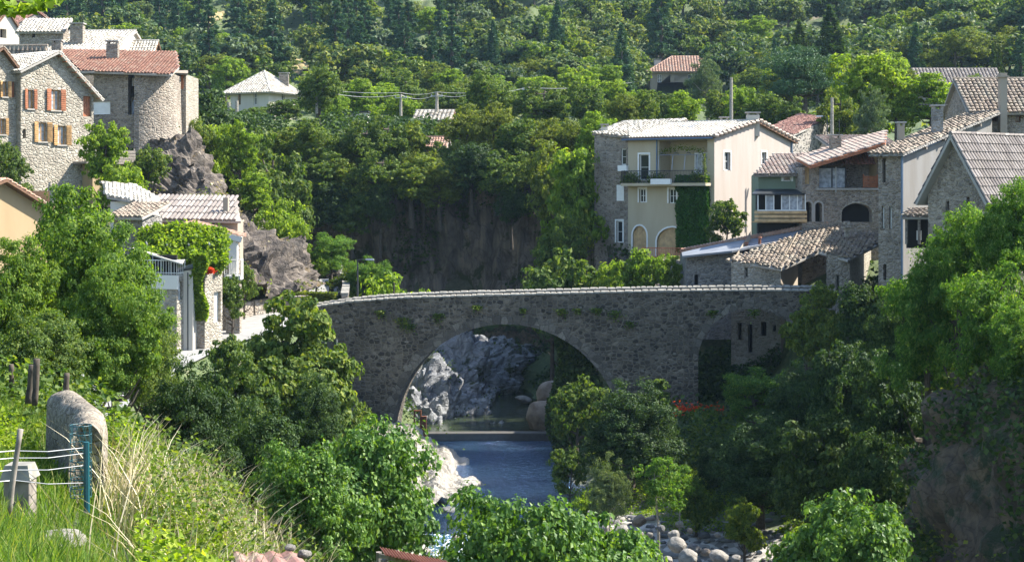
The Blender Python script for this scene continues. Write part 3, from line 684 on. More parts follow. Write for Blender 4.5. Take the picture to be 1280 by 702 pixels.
class House:
    def __init__(s, name, label, cat, cpx, cY, ang, lpx, rpx, zb, ze, wall, group=None, lenL=None, lenR=None):
        """near corner at (cpx, cY); the left wall runs at plan angle ang to column lpx, the right wall at right angles to column rpx"""
        s.B = Vector((X(cpx, cY), cY, 0)); s.dL = Vector((math.cos(R(ang)), math.sin(R(ang)), 0)); s.dR = Vector((s.dL.y, -s.dL.x, 0))
        s.LL = lenL or hitlen(s.B, s.dL, lpx); s.LR = lenR or hitlen(s.B, s.dR, rpx)
        if s.LL < .5: s.LL = 6.0
        if s.LR < .5 or s.LR > 30: s.LR = 6.0
        s.zb = zb; s.ze = ze
        s.A = s.B+s.dL*s.LL; s.C = s.B+s.dR*s.LR; s.D = s.A+s.dR*s.LR
        s.FL = Face(s.A, s.B, s.dR); s.FR = Face(s.B, s.C, s.dL)
        s.root = empty(name, (s.B.x, s.B.y, zb), label, cat, group); s.wall = wall; s.holes = {'L': [], 'R': []}
        s.wmats = {'L': wall, 'R': wall}
    def face(s, f): return s.FL if f == 'L' else s.FR
    def opening(s, f, x0, y0, x1, y1, kind='window', rise=0, shut=None, frame='frame_white', dep=.2, sill=False, mull=1, panel='glass', surround=None, metric=None, bars=1):
        fc = s.face(f)
        if metric: t0, z0, t1, z1 = metric
        else:
            t0, zt = fc.tz(x0, y0); t1, zb_ = fc.tz(x1, y1); z1, z0 = zt, zb_
        t0, t1 = sorted((t0, t1)); z0, z1 = sorted((z0, z1)); t0 = max(.05, t0); t1 = min(fc.L-.05, t1)
        lp = arcpts(t0, z0, t1, z1, rise); s.holes[f].append(lp)
        def part(nm, mat, fn, parent=s.root):
            bb = MB(); fn(bb); return bb.build(nm, mat, parent=parent)
        if kind in ('window', 'door'):
            fw = .07
            def fr(bb):
                for a, b_, c, d in ((t0, z0, t0+fw, z1-rise), (t1-fw, z0, t1, z1-rise), (t0+fw, z0, t1-fw, z0+fw), (t0+fw, z1-rise-fw, t1-fw, z1-rise)):
                    bb.obox(fc.at(a, b_, dep-.03), fc.d*(c-a), fc.n*.06, (0,0,d-b_))
                for k in range(1, mull+1):
                    tm = t0+(t1-t0)*k/(mull+1); bb.obox(fc.at(tm-.03, z0+fw, dep-.02), fc.d*.06, fc.n*.05, (0,0,z1-rise-fw*2-z0))
                for k in range(1, bars+1):
                    zm = z0+(z1-rise-z0)*k/(bars+1); bb.obox(fc.at(t0+fw, zm-.015, dep-.015), fc.d*(t1-t0-2*fw), fc.n*.04, (0,0,.03))
            w_ = part('window' if kind == 'window' else 'door', M[frame], fr)
            part('pane' if kind == 'window' else 'door_panel', M[panel], lambda bb: fill(bb, [lp], lambda a, b_: fc.at(a, b_, dep)), w_)
        elif kind == 'boards':
            def bd(bb):
                n = max(2, int((t1-t0)/.14))
                for k in range(n):
                    a = t0+(t1-t0)*k/n; w = (t1-t0)/n; c = (t0+t1)/2; W = (t1-t0)/2; q = abs(a+w/2-c)/W
                    zt = z1-rise+rise*math.sqrt(max(0, 1-q*q)) if rise else z1
                    bb.obox(fc.at(a+.008, z0, dep+random.uniform(-.01,.01)), fc.d*(w-.016), fc.n*.05, (0,0,zt-z0))
            part('door', M[panel], bd)
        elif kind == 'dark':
            part('opening', M['shade_black'], lambda bb: fill(bb, [lp], lambda a, b_: fc.at(a, b_, dep+.35)))  # black sheet stands in for the shade behind the opening
        if shut:
            w = (t1-t0)*.5
            for sg in (-1, 1):
                def sh(bb):
                    a = t0-w-.04 if sg < 0 else t1+.04; tilt = random.uniform(.03, .16); h0, h1 = (tilt, .03) if sg < 0 else (.03, tilt)
                    o = fc.at(a, z0-.04, -h0-.05); e2 = fc.at(a+w, z0-.04, -h1-.05)-o
                    bb.obox(o, e2, fc.n*.045, (0,0,z1-z0+.08))
                    for k in range(int((z1-z0)/.14)):
                        bb.obox(o+Vector((0,0,.08+k*.14))+e2*.1-fc.n*.018, e2*.8, fc.n*.016, (0,0,.06))
                part('shutter', M[shut], sh)
        if sill: part('sill', M[surround or 'concrete'], lambda bb: bb.obox(fc.at(t0-.08, z0-.1, -.09), fc.d*(t1-t0+.16), fc.n*.2, (0,0,.097)))
        if surround:
            def su(bb):
                wd = .13
                for a, b_, c, d in ((t0-wd, z0, t0-.004, z1-rise), (t1+.004, z0, t1+wd, z1-rise)): bb.obox(fc.at(a, b_, -.025), fc.d*(c-a), fc.n*.1, (0,0,d-b_))
                if rise: 
                    lo = arcpts(t0-wd, z0, t1+wd, z1+wd, rise+wd, 10)[2:]; li = arcpts(t0-.004, z0, t1+.004, z1+.004, rise, 10)[2:]
                    n = len(lo); vs = [fc.at(a, b_, -.025) for a, b_ in lo]+[fc.at(a, b_, -.025) for a, b_ in li]+[fc.at(a, b_, .02) for a, b_ in lo]
                    bb.add(vs, [(i, i+1, n+i+1, n+i) for i in range(n-1)]+[(i, 2*n+i, 2*n+i+1, i+1) for i in range(n-1)])
                else: bb.obox(fc.at(t0-wd, z1+.004, -.025), fc.d*(t1-t0+2*wd), fc.n*.1, (0,0,wd))
            part('surround', M[surround], su)
        return fc, t0, z0, t1, z1
    def walls(s, gable=None, rise=0, rpos=.5, top=None):
        """gable: 'L' ridge parallel to the left wall (gable on right wall), 'R' the other way; top: {face: [(t,z),..]} upper outline"""
        bb = MB(); mats = []
        def mi(m):
            if m not in mats: mats.append(m)
            return mats.index(m)
        for f in 'LR':
            fc = s.face(f); t_ = [(fc.L, s.ze), (0, s.ze)]
            if top and f in top: t_ = top[f]
            elif gable == 'L' and f == 'R' or gable == 'R' and f == 'L': t_ = [(fc.L, s.ze), (fc.L*rpos, s.ze+rise), (0, s.ze)]
            m_ = mi(s.wmats[f]); fill(bb, [[(0, s.zb-1.5), (fc.L, s.zb-1.5)]+t_]+[h for h in s.holes[f]], lambda a, b_: fc.at(a, b_), m_)
            for h in s.holes[f]:
                n = len(h); vs = [fc.at(a, b_) for a, b_ in h]+[fc.at(a, b_, .55) for a, b_ in h]
                bb.add(vs, [(i, (i+1) % n, n+(i+1) % n, n+i) for i in range(n)], m_)
            # matching back wall
            back = Face(s.D, s.C, -s.dR) if f == 'L' else Face(s.A, s.D, -s.dL)
            tb = (top or {}).get(f+'b', t_); fill(bb, [[(0, s.zb-1.5), (fc.L, s.zb-1.5)]+tb], lambda a, b_: back.at(a, b_), m_)
        bb.build('wall', [M[m] for m in mats], parent=s.root); s.mats = mats
    def pt(s, a, b_, z):
        """plan fractions: a along the left wall (0 at the far left end), b depth along the right wall"""
        v = s.A.lerp(s.B, a)+s.dR*(s.LR*b_); return Vector((v.x, v.y, z))
    def roof(s, kind, rise, mat, ov=.35, rpos=.5, side_ov=.25, trim='concrete', pitch=.27, jit=.03, ridge=True, course=.36, name='roof'):
        oa = side_ov/s.LL; ob = ov/s.LR; g = lambda a, b_, z: s.pt(a, b_, z)
        sl = []
        if kind == 'L':      # ridge parallel to the left wall
            k0 = rise/(s.LR*rpos)*ov; k1 = rise/(s.LR*(1-rpos))*ov; zr = s.ze+rise+.02
            sl = [([g(-oa, -ob, s.ze-k0), g(1+oa, -ob, s.ze-k0), g(1+oa, rpos, zr), g(-oa, rpos, zr)], s.dL), ([g(-oa, 1+ob, s.ze-k1), g(1+oa, 1+ob, s.ze-k1), g(1+oa, rpos, zr), g(-oa, rpos, zr)], s.dL)]
            rl = [(g(-oa, rpos, zr), g(1+oa, rpos, zr))]
        elif kind == 'R':    # ridge parallel to the right wall, gable on the left wall
            oa = ov/s.LL; ob = side_ov/s.LR; k0 = rise/(s.LL*rpos)*ov; k1 = rise/(s.LL*(1-rpos))*ov; zr = s.ze+rise+.02
            sl = [([g(-oa, -ob, s.ze-k0), g(-oa, 1+ob, s.ze-k0), g(rpos, 1+ob, zr), g(rpos, -ob, zr)], s.dR), ([g(1+oa, -ob, s.ze-k1), g(1+oa, 1+ob, s.ze-k1), g(rpos, 1+ob, zr), g(rpos, -ob, zr)], s.dR)]
            rl = [(g(rpos, -ob, zr), g(rpos, 1+ob, zr))]
        elif kind == 'hip':
            zr = s.ze+rise; q = min(.5, .5*s.LR/s.LL) if s.LL > s.LR else .5; oa = ov/s.LL; ob = ov/s.LR; k = rise/(s.LR*.5)*ov; z_ = s.ze-k
            c = [g(-oa, -ob, z_), g(1+oa, -ob, z_), g(1+oa, 1+ob, z_), g(-oa, 1+ob, z_)]; r0, r1_ = g(q, .5, zr), g(1-q+.001, .5, zr)
            sl = [([c[0], c[1], r1_, r0], s.dL), ([c[1], c[2], r1_], s.dR), ([c[2], c[3], r0, r1_], s.dL), ([c[3], c[0], r0], s.dR)]
            rl = [(r0, r1_), (c[0], r0), (c[1], r1_), (c[2], r1_), (c[3], r0)]
        elif kind == 'monoL':   # low edge at the left wall (front), rises to the back
            k0 = rise/s.LR*ov; sl = [([g(-oa, -ob, s.ze-k0), g(1+oa, -ob, s.ze-k0), g(1+oa, 1+ob, s.ze+rise+k0), g(-oa, 1+ob, s.ze+rise+k0)], s.dL)]; rl = []
        elif kind == 'monoR':   # low edge at the left end, rises to the right wall
            oa = ov/s.LL; ob = side_ov/s.LR; k0 = rise/s.LL*ov; sl = [([g(-oa, -ob, s.ze-k0), g(-oa, 1+ob, s.ze-k0), g(1+oa, 1+ob, s.ze+rise+k0), g(1+oa, -ob, s.ze+rise+k0)], s.dR)]; rl = []
        elif kind == 'monoRl':  # low edge at the right wall, rises to the left end
            oa = ov/s.LL; ob = side_ov/s.LR; k0 = rise/s.LL*ov; sl = [([g(1+oa, -ob, s.ze-k0), g(1+oa, 1+ob, s.ze-k0), g(-oa, 1+ob, s.ze+rise+k0), g(-oa, -ob, s.ze+rise+k0)], s.dR)]; rl = []
        bb = MB()
        for poly, e in sl:
            if mat != 'slate': tileroof(bb, poly, e, 0, pitch, course, jit)
            slab(bb, poly, .14, 1 if mat != 'slate' else 0)
        if ridge:
            for a, b_ in rl:
                n = max(1, int((b_-a).length/.4))
                for i in range(n): bb.tube([a.lerp(b_, i/n)+Vector((0,0,.05)), a.lerp(b_, (i+1)/n)+Vector((0,0,.08))], [.13, .11], 6, 0)
        s.rf = bb.build(name, [M[mat], M[trim]], parent=s.root); s.sl = sl; return s.rf
    def chimney(s, px, py_top, Y, w=.6, d=.6, h=1.6, mat='rubble_mid', cap=True, pots=0):
        z1 = Zp(py_top, Y); x = X(px, Y); b = MB(); b.box((x-w/2, Y-d/2, z1-h), (x+w/2, Y+d/2, z1-.2))
        o = b.build('chimney', M[mat], parent=s.rf)
        b = MB()
        for sx in (-1, 1):
            for sy in (-1, 1): b.box((x+sx*w*.36-.06, Y+sy*d*.36-.06, z1-.2), (x+sx*w*.36+.06, Y+sy*d*.36+.06, z1-.06))
        b.box((x-w/2-.08, Y-d/2-.08, z1-.06), (x+w/2+.08, Y+d/2+.08, z1+.03)); b.build('chimney_cap', M['concrete'], parent=o); return o
    def part(s, nm, mat, fn, parent=None):
        bb = MB(); fn(bb); mats = [M[m] for m in mat] if isinstance(mat, (list, tuple)) else M[mat]
        return bb.build(nm, mats, parent=parent or s.root)
    def parts(s, nm, mat, fns):
        for f_ in fns: s.part(nm, mat, f_)
    def gutter(s, a, b_, r=.07, mat='metal'):
        s.part('gutter', mat, lambda bb: bb.tube([a, b_], r, 6))
    def pipe(s, pts, r=.05, mat='metal'):
        s.part('downpipe', mat, lambda bb: bb.tube(pts, r, 6))
def railing(bb, p0, p1, h=1.0, step=.12, r=.012, top=.025):
    p0, p1 = Vector(p0), Vector(p1); n = max(1, int((p1-p0).length/step)); U = Vector((0,0,1))
    bb.tube([p0+U*h, p1+U*h], top, 4); bb.tube([p0+U*.1, p1+U*.1], top*.7, 4)
    for i in range(n+1):
        q = p0.lerp(p1, i/n); bb.tube([q, q+U*h], r if 0 < i < n else r*2, 4, cap=False)
# ---- rock under the tower (built first: houses stand on it)
def rawroof(h, polys, mat, trim='concrete', name='roof', pitch=.27, jit=.03, th=.14, course=.36, mats=None):
    bb = MB(); P2 = []
    for poly, e in polys:
        q = np.array([tuple(v) for v in poly]); cf, *_ = np.linalg.lstsq(np.column_stack([q[:,0], q[:,1], np.ones(len(q))]), q[:,2], rcond=None)
        P2.append(([Vector((a, b_, cf[0]*a+cf[1]*b_+cf[2])) for a, b_ in q[:,:2]] if mat != 'slate' else poly, e))
    for poly, e in P2:
        if mat != 'slate': tileroof(bb, poly, e, 0, pitch, course, jit)
        slab(bb, poly, th, 1 if mat != 'slate' else 0)
    o_ = bb.build(name, [M[mat], M[trim]], parent=h.root if isinstance(h, House) else h)
    if isinstance(h, House): h.rf = o_
    return o_
def zz(py, Y): return Zp(py, Y)

# ===== left bank, upper village
h = House('stone_house', 'pale rubble stone house with wooden shutters and a gable facing the valley', 'house', 26, 108, 142, -30, 117, -1.2, 7.2, 'rubble_pale')
for a in ((28,110,36.5,137,'shutter_red'), (64,112,75,138,'shutter_red'), (48,153,58,177,'shutter_pale'), (72,157,82,181,'shutter_pale')):
    if a[0] > 29: h.opening('R', *a[:4], shut=a[4], frame='shutter_pale', sill=True, mull=1, panel='curtain')
h.opening('R', 34.5, 112, 41.5, 136, shut='shutter_red', frame='shutter_pale', sill=True, panel='curtain')
h.opening('R', 28.5, 161, 32.5, 173, kind='dark', rise=.15)
h.opening('R', 104, 120, 114.5, 146, kind='boards', panel='shutter_red')
zl, za, zr_ = 8.45, 9.85, 7.0; Lr = h.FR.L
h.walls(top={'R': [(Lr, zr_), (Lr*.47, za), (0, zl)], 'L': [(h.FL.L, zl), (0, zl)]})
f = h.FR; g = lambda t, z, d=0: f.at(t, z, d)
DL = h.LL+.2
rawroof(h, [([g(-.35, zl-.12, -.45), g(Lr*.47, za+.04, -.45), g(Lr*.47, za+.04, DL), g(-.35, zl-.12, DL)], h.dL), ([g(Lr+.55, zr_-.3, -.45), g(Lr*.47, za+.04, -.45), g(Lr*.47, za+.04, DL), g(Lr+.55, zr_-.3, DL)], h.dL)], 'tile_pale')
h.parts('rafter', 'wood_red', [lambda bb, k=k, g=g, f=f: bb.obox(g(Lr*.47+(Lr*.53+.45)*(k+.3)/9, za+.03-(za-zr_+.2)*(k+.3)/9-.27, -.45), f.d*.09, f.n*.44, (0,0,.12)) for k in range(9)])
h.part('balcony', 'wood_grey', lambda bb: (bb.obox(g(Lr-1.8, zz(205, 112), -1.6), f.d*4.2, f.n*1.55, (0,0,.15)), [bb.obox(g(Lr-1.8+.0, zz(205, 112)+.16+k*.21, -1.6), f.d*4.2, f.n*.04, (0,0,.17)) for k in range(4)], [bb.obox(g(Lr-1.8+k*2.05, zz(205, 112)+.15, -1.55), f.d*.08, f.n*.08, (0,0,.95)) for k in range(3)]))
h.part('balcony_base', 'ochre', lambda bb: bb.obox(g(Lr-1.0, zz(232, 112)-1.5, -1.2), f.d*2.9, f.n*1.15, (0,0,zz(205,112)-zz(232,112)+1.48)))

h = House('stone_house', 'rubble stone house at the frame edge with one ochre shuttered window under its gable', 'house', -70, 104, 142, -90, 27, -1, 7, 'rubble_pale')
for a in ((3,102,9,121), (-.5,148,6,168)): h.opening('R', *a, frame='shutter_pale', shut='shutter_pale', sill=True, panel='curtain')
h.opening('R', 15, 102, 19.5, 122, kind='boards', panel='shutter_red')
Lr = h.FR.L; h.walls(top={'R': [(Lr, 7.9), (Lr*.72, 9.9), (0, 6.5)]}); f = h.FR
g = lambda t, z, d=0: f.at(t, z, d)
rawroof(h, [([f.at(Lr+.5, 7.65, -.4), f.at(Lr*.72, 9.95, -.4), f.at(Lr*.72, 9.95, h.LL), f.at(Lr+.5, 7.65, h.LL)], h.dL), ([f.at(-.3, 6.5, -.4), f.at(Lr*.72, 9.95, -.4), f.at(Lr*.72, 9.95, h.LL), f.at(-.3, 6.5, h.LL)], h.dL)], 'tile_brown', trim='wood')

# round-cornered house on the rock, red roof
Y0 = 121.0; zb, ze = 1.8, zz(90, 121); rt = empty('tower_house', (X(180,Y0), Y0, zb), 'stone house with a rounded corner and red clay roof on top of the rock spur', 'house')
pl = [(X(92,122.5), 122.5), (X(160,Y0+.6), Y0+.6)]
rc = 2.9; cx, cy = X(219.5, Y0+rc)-rc, Y0+rc+.1
pl2 = [(X(178,Y0+.3), Y0+.3)]+[(cx+rc*math.cos(t), cy+rc*math.sin(t)) for t in np.linspace(-1.45, .15, 14)]+[(cx+rc*1.02, cy+8), (X(92,130)-1, cy+8)]
bb = MB()
def ext(pts, z0, z1, m=0, batter=0):
    n = len(pts); lev = np.linspace(z0, z1, 5)
    vs = []
    for z in lev:
        q = 1+batter*((z1-z)/(z1-z0))**2
        for x, y in pts: vs.append((cx+(x-cx)*q if batter else x, cy+(y-cy)*q if batter else y, z))
    for i in range(n-1):
        for k in range(4): bb.add([vs[k*n+i], vs[k*n+i+1], vs[(k+1)*n+i+1], vs[(k+1)*n+i]], [(0,1,2,3)], m)
zr0 = zz(143, Y0)             # recess floor
ext([pl[1], pl2[0]], zb, zr0); ext(pl2[:], zb, ze, 0, .09)
fl = Face(pl[0], pl[1], (0,1,0)); 
wz0, wz1 = zz(143, 122), zz(127, 122); t0 = fl.L*.34; t1 = t0+1.5
fill(bb, [[(0, zb), (fl.L, zb), (fl.L, ze), (0, ze)], arcpts(t0, wz0, t1, wz1, 0)], lambda a, b_: fl.at(a, b_)); 
bb.add([(*pl[1], zr0), (*pl2[0], zr0), (pl2[0][0], pl2[0][1]+2.2, zr0), (pl[1][0], pl[1][1]+2.2, zr0)], [(0,1,2,3)])
for a in (pl[1], pl2[0]): bb.add([(*a, zr0), (a[0], a[1]+2.2, zr0), (a[0], a[1]+2.2, ze), (*a, ze)], [(0,1,2,3)])
bb.add([(pl[1][0], pl[1][1]+2.2, zr0), (pl2[0][0], pl2[0][1]+2.2, zr0), (pl2[0][0], pl2[0][1]+2.2, ze), (pl[1][0], pl[1][1]+2.2, ze)], [(0,1,2,3)])
bb.build('wall', M['rubble_mid'], parent=rt)
bb = MB(); fill(bb, [arcpts(pl[1][0]+.05, zr0+.02, pl[1][0]+.95, zz(122,Y0), .42)], lambda a, b_: (a, pl[1][1]+1.0, b_)); bb.build('arched_door', plain('pale blue paint', (.42,.5,.6), .5), parent=rt)
bb = MB(); bb.box((pl[1][0]-.0, pl[1][1]+1.02, zr0), (pl2[0][0]-.0, pl[1][1]+1.3, zz(120,Y0))); bb.build('recess_wall', M['rubble_pale'], parent=rt)
bb = MB(); bb.obox(fl.at(t0, wz0, .12), fl.d*(t1-t0), fl.n*.05, (0,0,wz1-wz0)); [bb.obox(fl.at(t0, wz0+k*.15, .09), fl.d*(t1-t0), fl.n*.03, (0,0,.05)) for k in range(7)]; bb.build('white_shutter', M['frame_white'], parent=rt)
bb = MB(); bb.box((pl[1][0]+.1, pl[1][1]+.9, zz(106,Y0)), (pl[1][0]+.9, pl[1][1]+1.0, zz(96,Y0))); bb.build('white_panel', M['frame_white'], parent=rt)
ra, rb_, rcq, rd = P(76,58,129), P(221,69,129), P(224,85,122.5), P(110,96,121.3)
rawroof(rt, [([P(100,95.5,121.2), P(214,88,120.4), P(224,83.5,123), P(221,69,129), P(72,58,129)], (1,.03,0))], 'tile_red', pitch=.25, jit=.012)
bb = MB(); bb.box((X(222,126), 126, zb-2), (X(232.5,126), 131, zz(93,126))); o = bb.build('side_turret', M['rubble_pale'], parent=rt)
bb = MB(); bb.box((X(226,126), 125.93, zz(111,126)), (X(229.5,126), 125.98, zz(94,126))); bb.build('shutter', M['wood_red'], parent=o)
slabm = MB(); slab(slabm, [P(219,91,125.5), P(235,91.5,125.5), P(235,88,131), P(219,88,131)], .15); slabm.build('turret_roof', M['tile_brown'], parent=o)
def standalone_chimney(px, pt, pb, Y, w, label, mat='rubble_mid'):
    x = X(px, Y); z0, z1 = zz(pb, Y), zz(pt, Y); b = MB(); b.box((x-w/2, Y-w/2, z0-1), (x+w/2, Y+w/2, z1-.25))
    return b, x, z1
def house_chimney(parent, px, pt, pb, Y, w=.7, d=.6, mat='rubble_mid', pots=0):
    b, x, z1 = standalone_chimney(px, pt, pb, Y, w, ''); b = MB(); z0 = zz(pb, Y)-1.2
    b.box((x-w/2, Y-d/2, z0), (x+w/2, Y+d/2, z1-.25)); o = b.build('chimney', M[mat], parent=parent); b = MB()
    for sx in (-1, 1): b.box((x+sx*w*.38-.07, Y-d*.4, z1-.25), (x+sx*w*.38+.07, Y+d*.4, z1-.1))
    b.box((x-w/2-.09, Y-d/2-.09, z1-.1), (x+w/2+.09, Y+d/2+.09, z1)); b.build('chimney_cap', M['concrete'], parent=o)
house_chimney(rt, 71.5, 50, 66, 127.5, .75); house_chimney(rt, 141, 51, 66, 126, .9, mat='rubble_mid')

h = House('village_house', 'house with bleached white tiles and a tall chimney behind the red roof', 'house', 142, 136, 176, 62, 190, 8, zz(62,136), 'offwhite')
h.walls('L', 2.1); h.roof('L', 2.1, 'tile_pale', pitch=.27)
house_chimney(h.rf, 97, 29, 46, 138, 1.1, .8)
h.part('antenna', 'metal_dark', lambda bb: (bb.tube([P(104,34,138), P(104,18,138)], .03, 4), [bb.tube([P(101-k,20+k*2,138), P(107+k,20+k*2,138)], .015, 4) for k in range(3)]))
h = House('village_house', 'narrow house with pale tiles just left of the round tower top, behind the red ridge', 'house', 190, 140, 178, 145, 200, 8, zz(66,140), 'rubble_mid')
h.walls('L', 1.1); h.roof('L', 1.1, 'tile_pale', trim='wood', pitch=.27)
h = House('village_house', 'topmost grey house with dark red gable edges in the upper corner of the village', 'house', 8, 148, 150, -40, 82, 9, zz(34,148), 'greywall')
h.opening('R', 11, 36, 20, 52, kind='dark')
h.walls('L', 1.9); h.roof('L', 1.9, 'tile_maroon', trim='tile_maroon', ov=.9)
h = House('village_house', 'white fronted house with dark red eaves at the very top left roofs', 'house', -12, 142, 150, -60, 28, 9, zz(38,142), 'offwhite')
h.opening('R', 0, 36, 8, 48, kind='dark'); h.walls('L', 2.0); h.roof('L', 2.0, 'tile_maroon', trim='wood', ov=.7)
h = House('lean_to_house', 'low brown stone building with a bright ribbed lean-to roof below the grey topmost house', 'house', 78, 138, 178, 24, 86, 8, zz(38,138), 'rubble_mid')
h.opening('L', 40, 41, 44, 47, kind='dark'); h.walls('L', .8); h.roof('monoL', 1.0, 'tile_pale', pitch=.3)
h = House('village_house', 'house with a brown tiled roof wedged between the shuttered gable and the red roof', 'house', 52, 124, 176, -40, 60, 4, zz(96,124), 'rubble_mid')
h.walls('L', 2.4); h.roof('L', 2.4, 'tile_brown', pitch=.36)

# ===== left bank, lower houses by the road
h = House('ochre_house', 'ochre rendered house with an orange tiled roof at the left frame edge', 'house', -8, 84, 150, -50, 62, -3.5, zz(236,84)-.1, 'ochre')
Lr = h.FR.L; z0, z1 = zz(262,90), zz(225,84)
h.walls(top={'R': [(Lr, z0), (Lr*.12, z1), (0, z1-.3)]})
rawroof(h, [([h.FR.at(Lr+.4, z0-.15, -.5), h.FR.at(Lr*.12, z1+.05, -.5), h.FR.at(Lr*.12, z1+.05, 6), h.FR.at(Lr+.4, z0-.15, 6)], h.dL), ([h.FR.at(-1.5, z1-.6, -.5), h.FR.at(Lr*.12, z1+.05, -.5), h.FR.at(Lr*.12, z1+.05, 6), h.FR.at(-1.5, z1-.6, 6)], h.dL)], 'tile_villa', trim='wood')
# bright roofed house, seen end-on
h = House('white_house', 'small white house with a sun bleached roof below the rock spur', 'house', 186, 92, 155, 138, 198, -5, zz(252,92), 'white')
h.opening('L', 150, 268, 160, 284, kind='dark'); h.walls('L', .5); 
rawroof(h, [([P(134,246,93), P(186,254.5,91.3), P(199,250,93.5), P(168,232,99), P(128,228,99)], h.dL)], 'tile_pale', pitch=.3)
h = House('brown_roof_house', 'old house with a short brown mottled roof in front of the bleached roof', 'house', 178, 88, 166, 142, 190, -6, zz(269,88), 'rubble_grey', lenR=2.4)
h.opening('L', 157, 272, 164, 285, kind='window'); h.walls(); h.roof('monoL', .55, 'tile_brown', ov=.5)
h = House('ribbed_roof_house', 'beige house with a long dark ribbed roof and slim chimney under the rock', 'house', 297, 97, 178, 193, 304, -6, zz(277,97), 'beige')
h.opening('L', 206, 281, 212, 288, kind='dark'); h.walls('L', .2)
rawroof(h, [([P(192,275,96.6), P(301,275.5,96.6), P(295,246,102.5), P(192,243,102.5)], (1,0,0))], 'tile_dark', pitch=.28, jit=.01, course=1.4)
bb = MB(); x = X(282.5, 98.5); bb.box((x-.15, 98.3, zz(276,98.5)), (x+.15, 98.7, zz(247,98.5))); bb.build('chimney', M['beige'], parent=h.rf)
h = House('porch_house', 'stone house with a low gabled porch, white corner pillar and small balcony by the road', 'house', 287, 92.5, 172, 205, 300, -8, zz(296,92.5), 'rubble_mid')
h.opening('L', 262, 300, 272, 318, kind='window'); h.walls('L', .2)
rawroof(h, [([P(196,294,91.4), P(243,279.5,91.4), P(243,277,97), P(196,290,97)], (0,1,0)), ([P(303,297,91.4), P(243,279.5,91.4), P(243,277,97), P(303,293,97)], (0,1,0))], 'tile_villa', trim='white', th=.3)
Yp = 92.0
h.part('pillar', 'white', lambda bb: bb.box((X(288,Yp), Yp-.5, zz(345,Yp)), (X(298,Yp), Yp-.05, zz(297,Yp))))
h.part('balcony', 'white', lambda bb: (bb.box((X(286,Yp), Yp-1.4, zz(348,Yp)), (X(306,Yp), Yp-.52, zz(343,Yp)))))
h.part('railing', 'white', lambda bb: (railing(bb, (X(286,Yp), Yp-1.38, zz(343,Yp)), (X(306,Yp), Yp-1.38, zz(343,Yp)), .9), railing(bb, (X(306,Yp), Yp-1.38, zz(343,Yp)), (X(306,Yp), Yp-.6, zz(343,Yp)), .9)))
h.part('base', 'rubble_mid', lambda bb: bb.box((X(287,Yp), Yp-1.2, -8.6), (X(304,Yp), Yp-.53, zz(348.3,Yp))))
h.part('painted_panel', 'zinc_blue', lambda bb: bb.box((X(296,Yp), Yp-1.26, zz(375,Yp)), (X(300,Yp), Yp-1.205, zz(352,Yp))))
# terrace house
h = House('terrace_house', 'white banded terrace house with a thin sheet canopy and railing above a small window', 'house', 221, 83, 158, 168, 231, -8.6, zz(346,83), 'rubble_pale')
h.opening('L', 197.5, 358, 204, 378, kind='window'); h.opening('R', 223, 352, 228, 374, kind='window'); h.walls()
h.part('band', 'white', lambda bb: bb.obox(h.FL.at(-.1, zz(362,83)+.02, -.06), h.dL*-(h.LL+.16), h.FL.n*.15, (0,0,.72)))
h.part('terrace_floor', 'concrete', lambda bb: slab(bb, [h.pt(0,0,h.ze+.1), h.pt(1,0,h.ze+.1), h.pt(1,1,h.ze+.1), h.pt(0,1,h.ze+.1)], .1))
h.part('railing', 'frame_white', lambda bb: (railing(bb, h.pt(0,0,h.ze+.1), h.pt(1,0,h.ze+.1), .75, .16), railing(bb, h.pt(1,0,h.ze+.1), h.pt(1,1,h.ze+.1), .75, .16)))
h.part('canopy', 'offwhite', lambda bb: slab(bb, [P(162,309,84.5), P(228,329,82.5), P(231,325,86), P(170,308,88)], .08))
h.parts('canopy_post', 'metal', [lambda bb, px=px, py=py: bb.tube([P(px, 346, 83.2+(221-px)*.02), P(px, py, 83.2+(221-px)*.02)], .035, 5) for px, py in ((191,318),(202,320),(213,326))])
h.part('terrace_shade', 'shade_black', lambda bb: bb.obox(h.pt(.1,.5,h.ze+.12), h.dL*-(h.LL*.8), h.dR*.1, (0,0,1.0)))  # black sheet, shade at the back of the terrace put into its colour
h = House('garden_wall_block', 'tall pale panelled block between the terrace house and the stone garage', 'building', 241, 83.5, 172, 221, 246, -9, zz(338,83.5), 'offwhite')
h.walls('L', 0); h.part('panel_joint', 'metal_dark', lambda bb: [bb.obox(h.FL.at(h.FL.L*k/3, -8.9, -.03), h.FL.d*.05, h.FL.n*.035, (0,0,h.ze+8.8)) for k in (1,2)])
h.part('roof', 'metal_dark', lambda bb: slab(bb, [h.pt(-.1,-.1,h.ze-.05), h.pt(1.05,-.1,h.ze+.2), h.pt(1.05,1,h.ze+.4), h.pt(-.1,1,h.ze+.15)], .1))
h = House('stone_garage', 'stone garage with a white door facing the road and flowers on its roof terrace', 'garage', 256, 84, 165, 241, 278, -8.3, zz(344,84), 'rubble_pale')
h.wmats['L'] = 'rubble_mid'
h.opening('R', 267.5, 365, 276, 402, kind='door', panel='white', mull=0, bars=0); h.walls()
h.part('parapet_cap', 'concrete', lambda bb: slab(bb, [h.pt(-.02,-.02,h.ze+.12), h.pt(1.02,-.02,h.ze+.12), h.pt(1.02,1.02,h.ze+.12), h.pt(-.02,1.02,h.ze+.12)], .1))

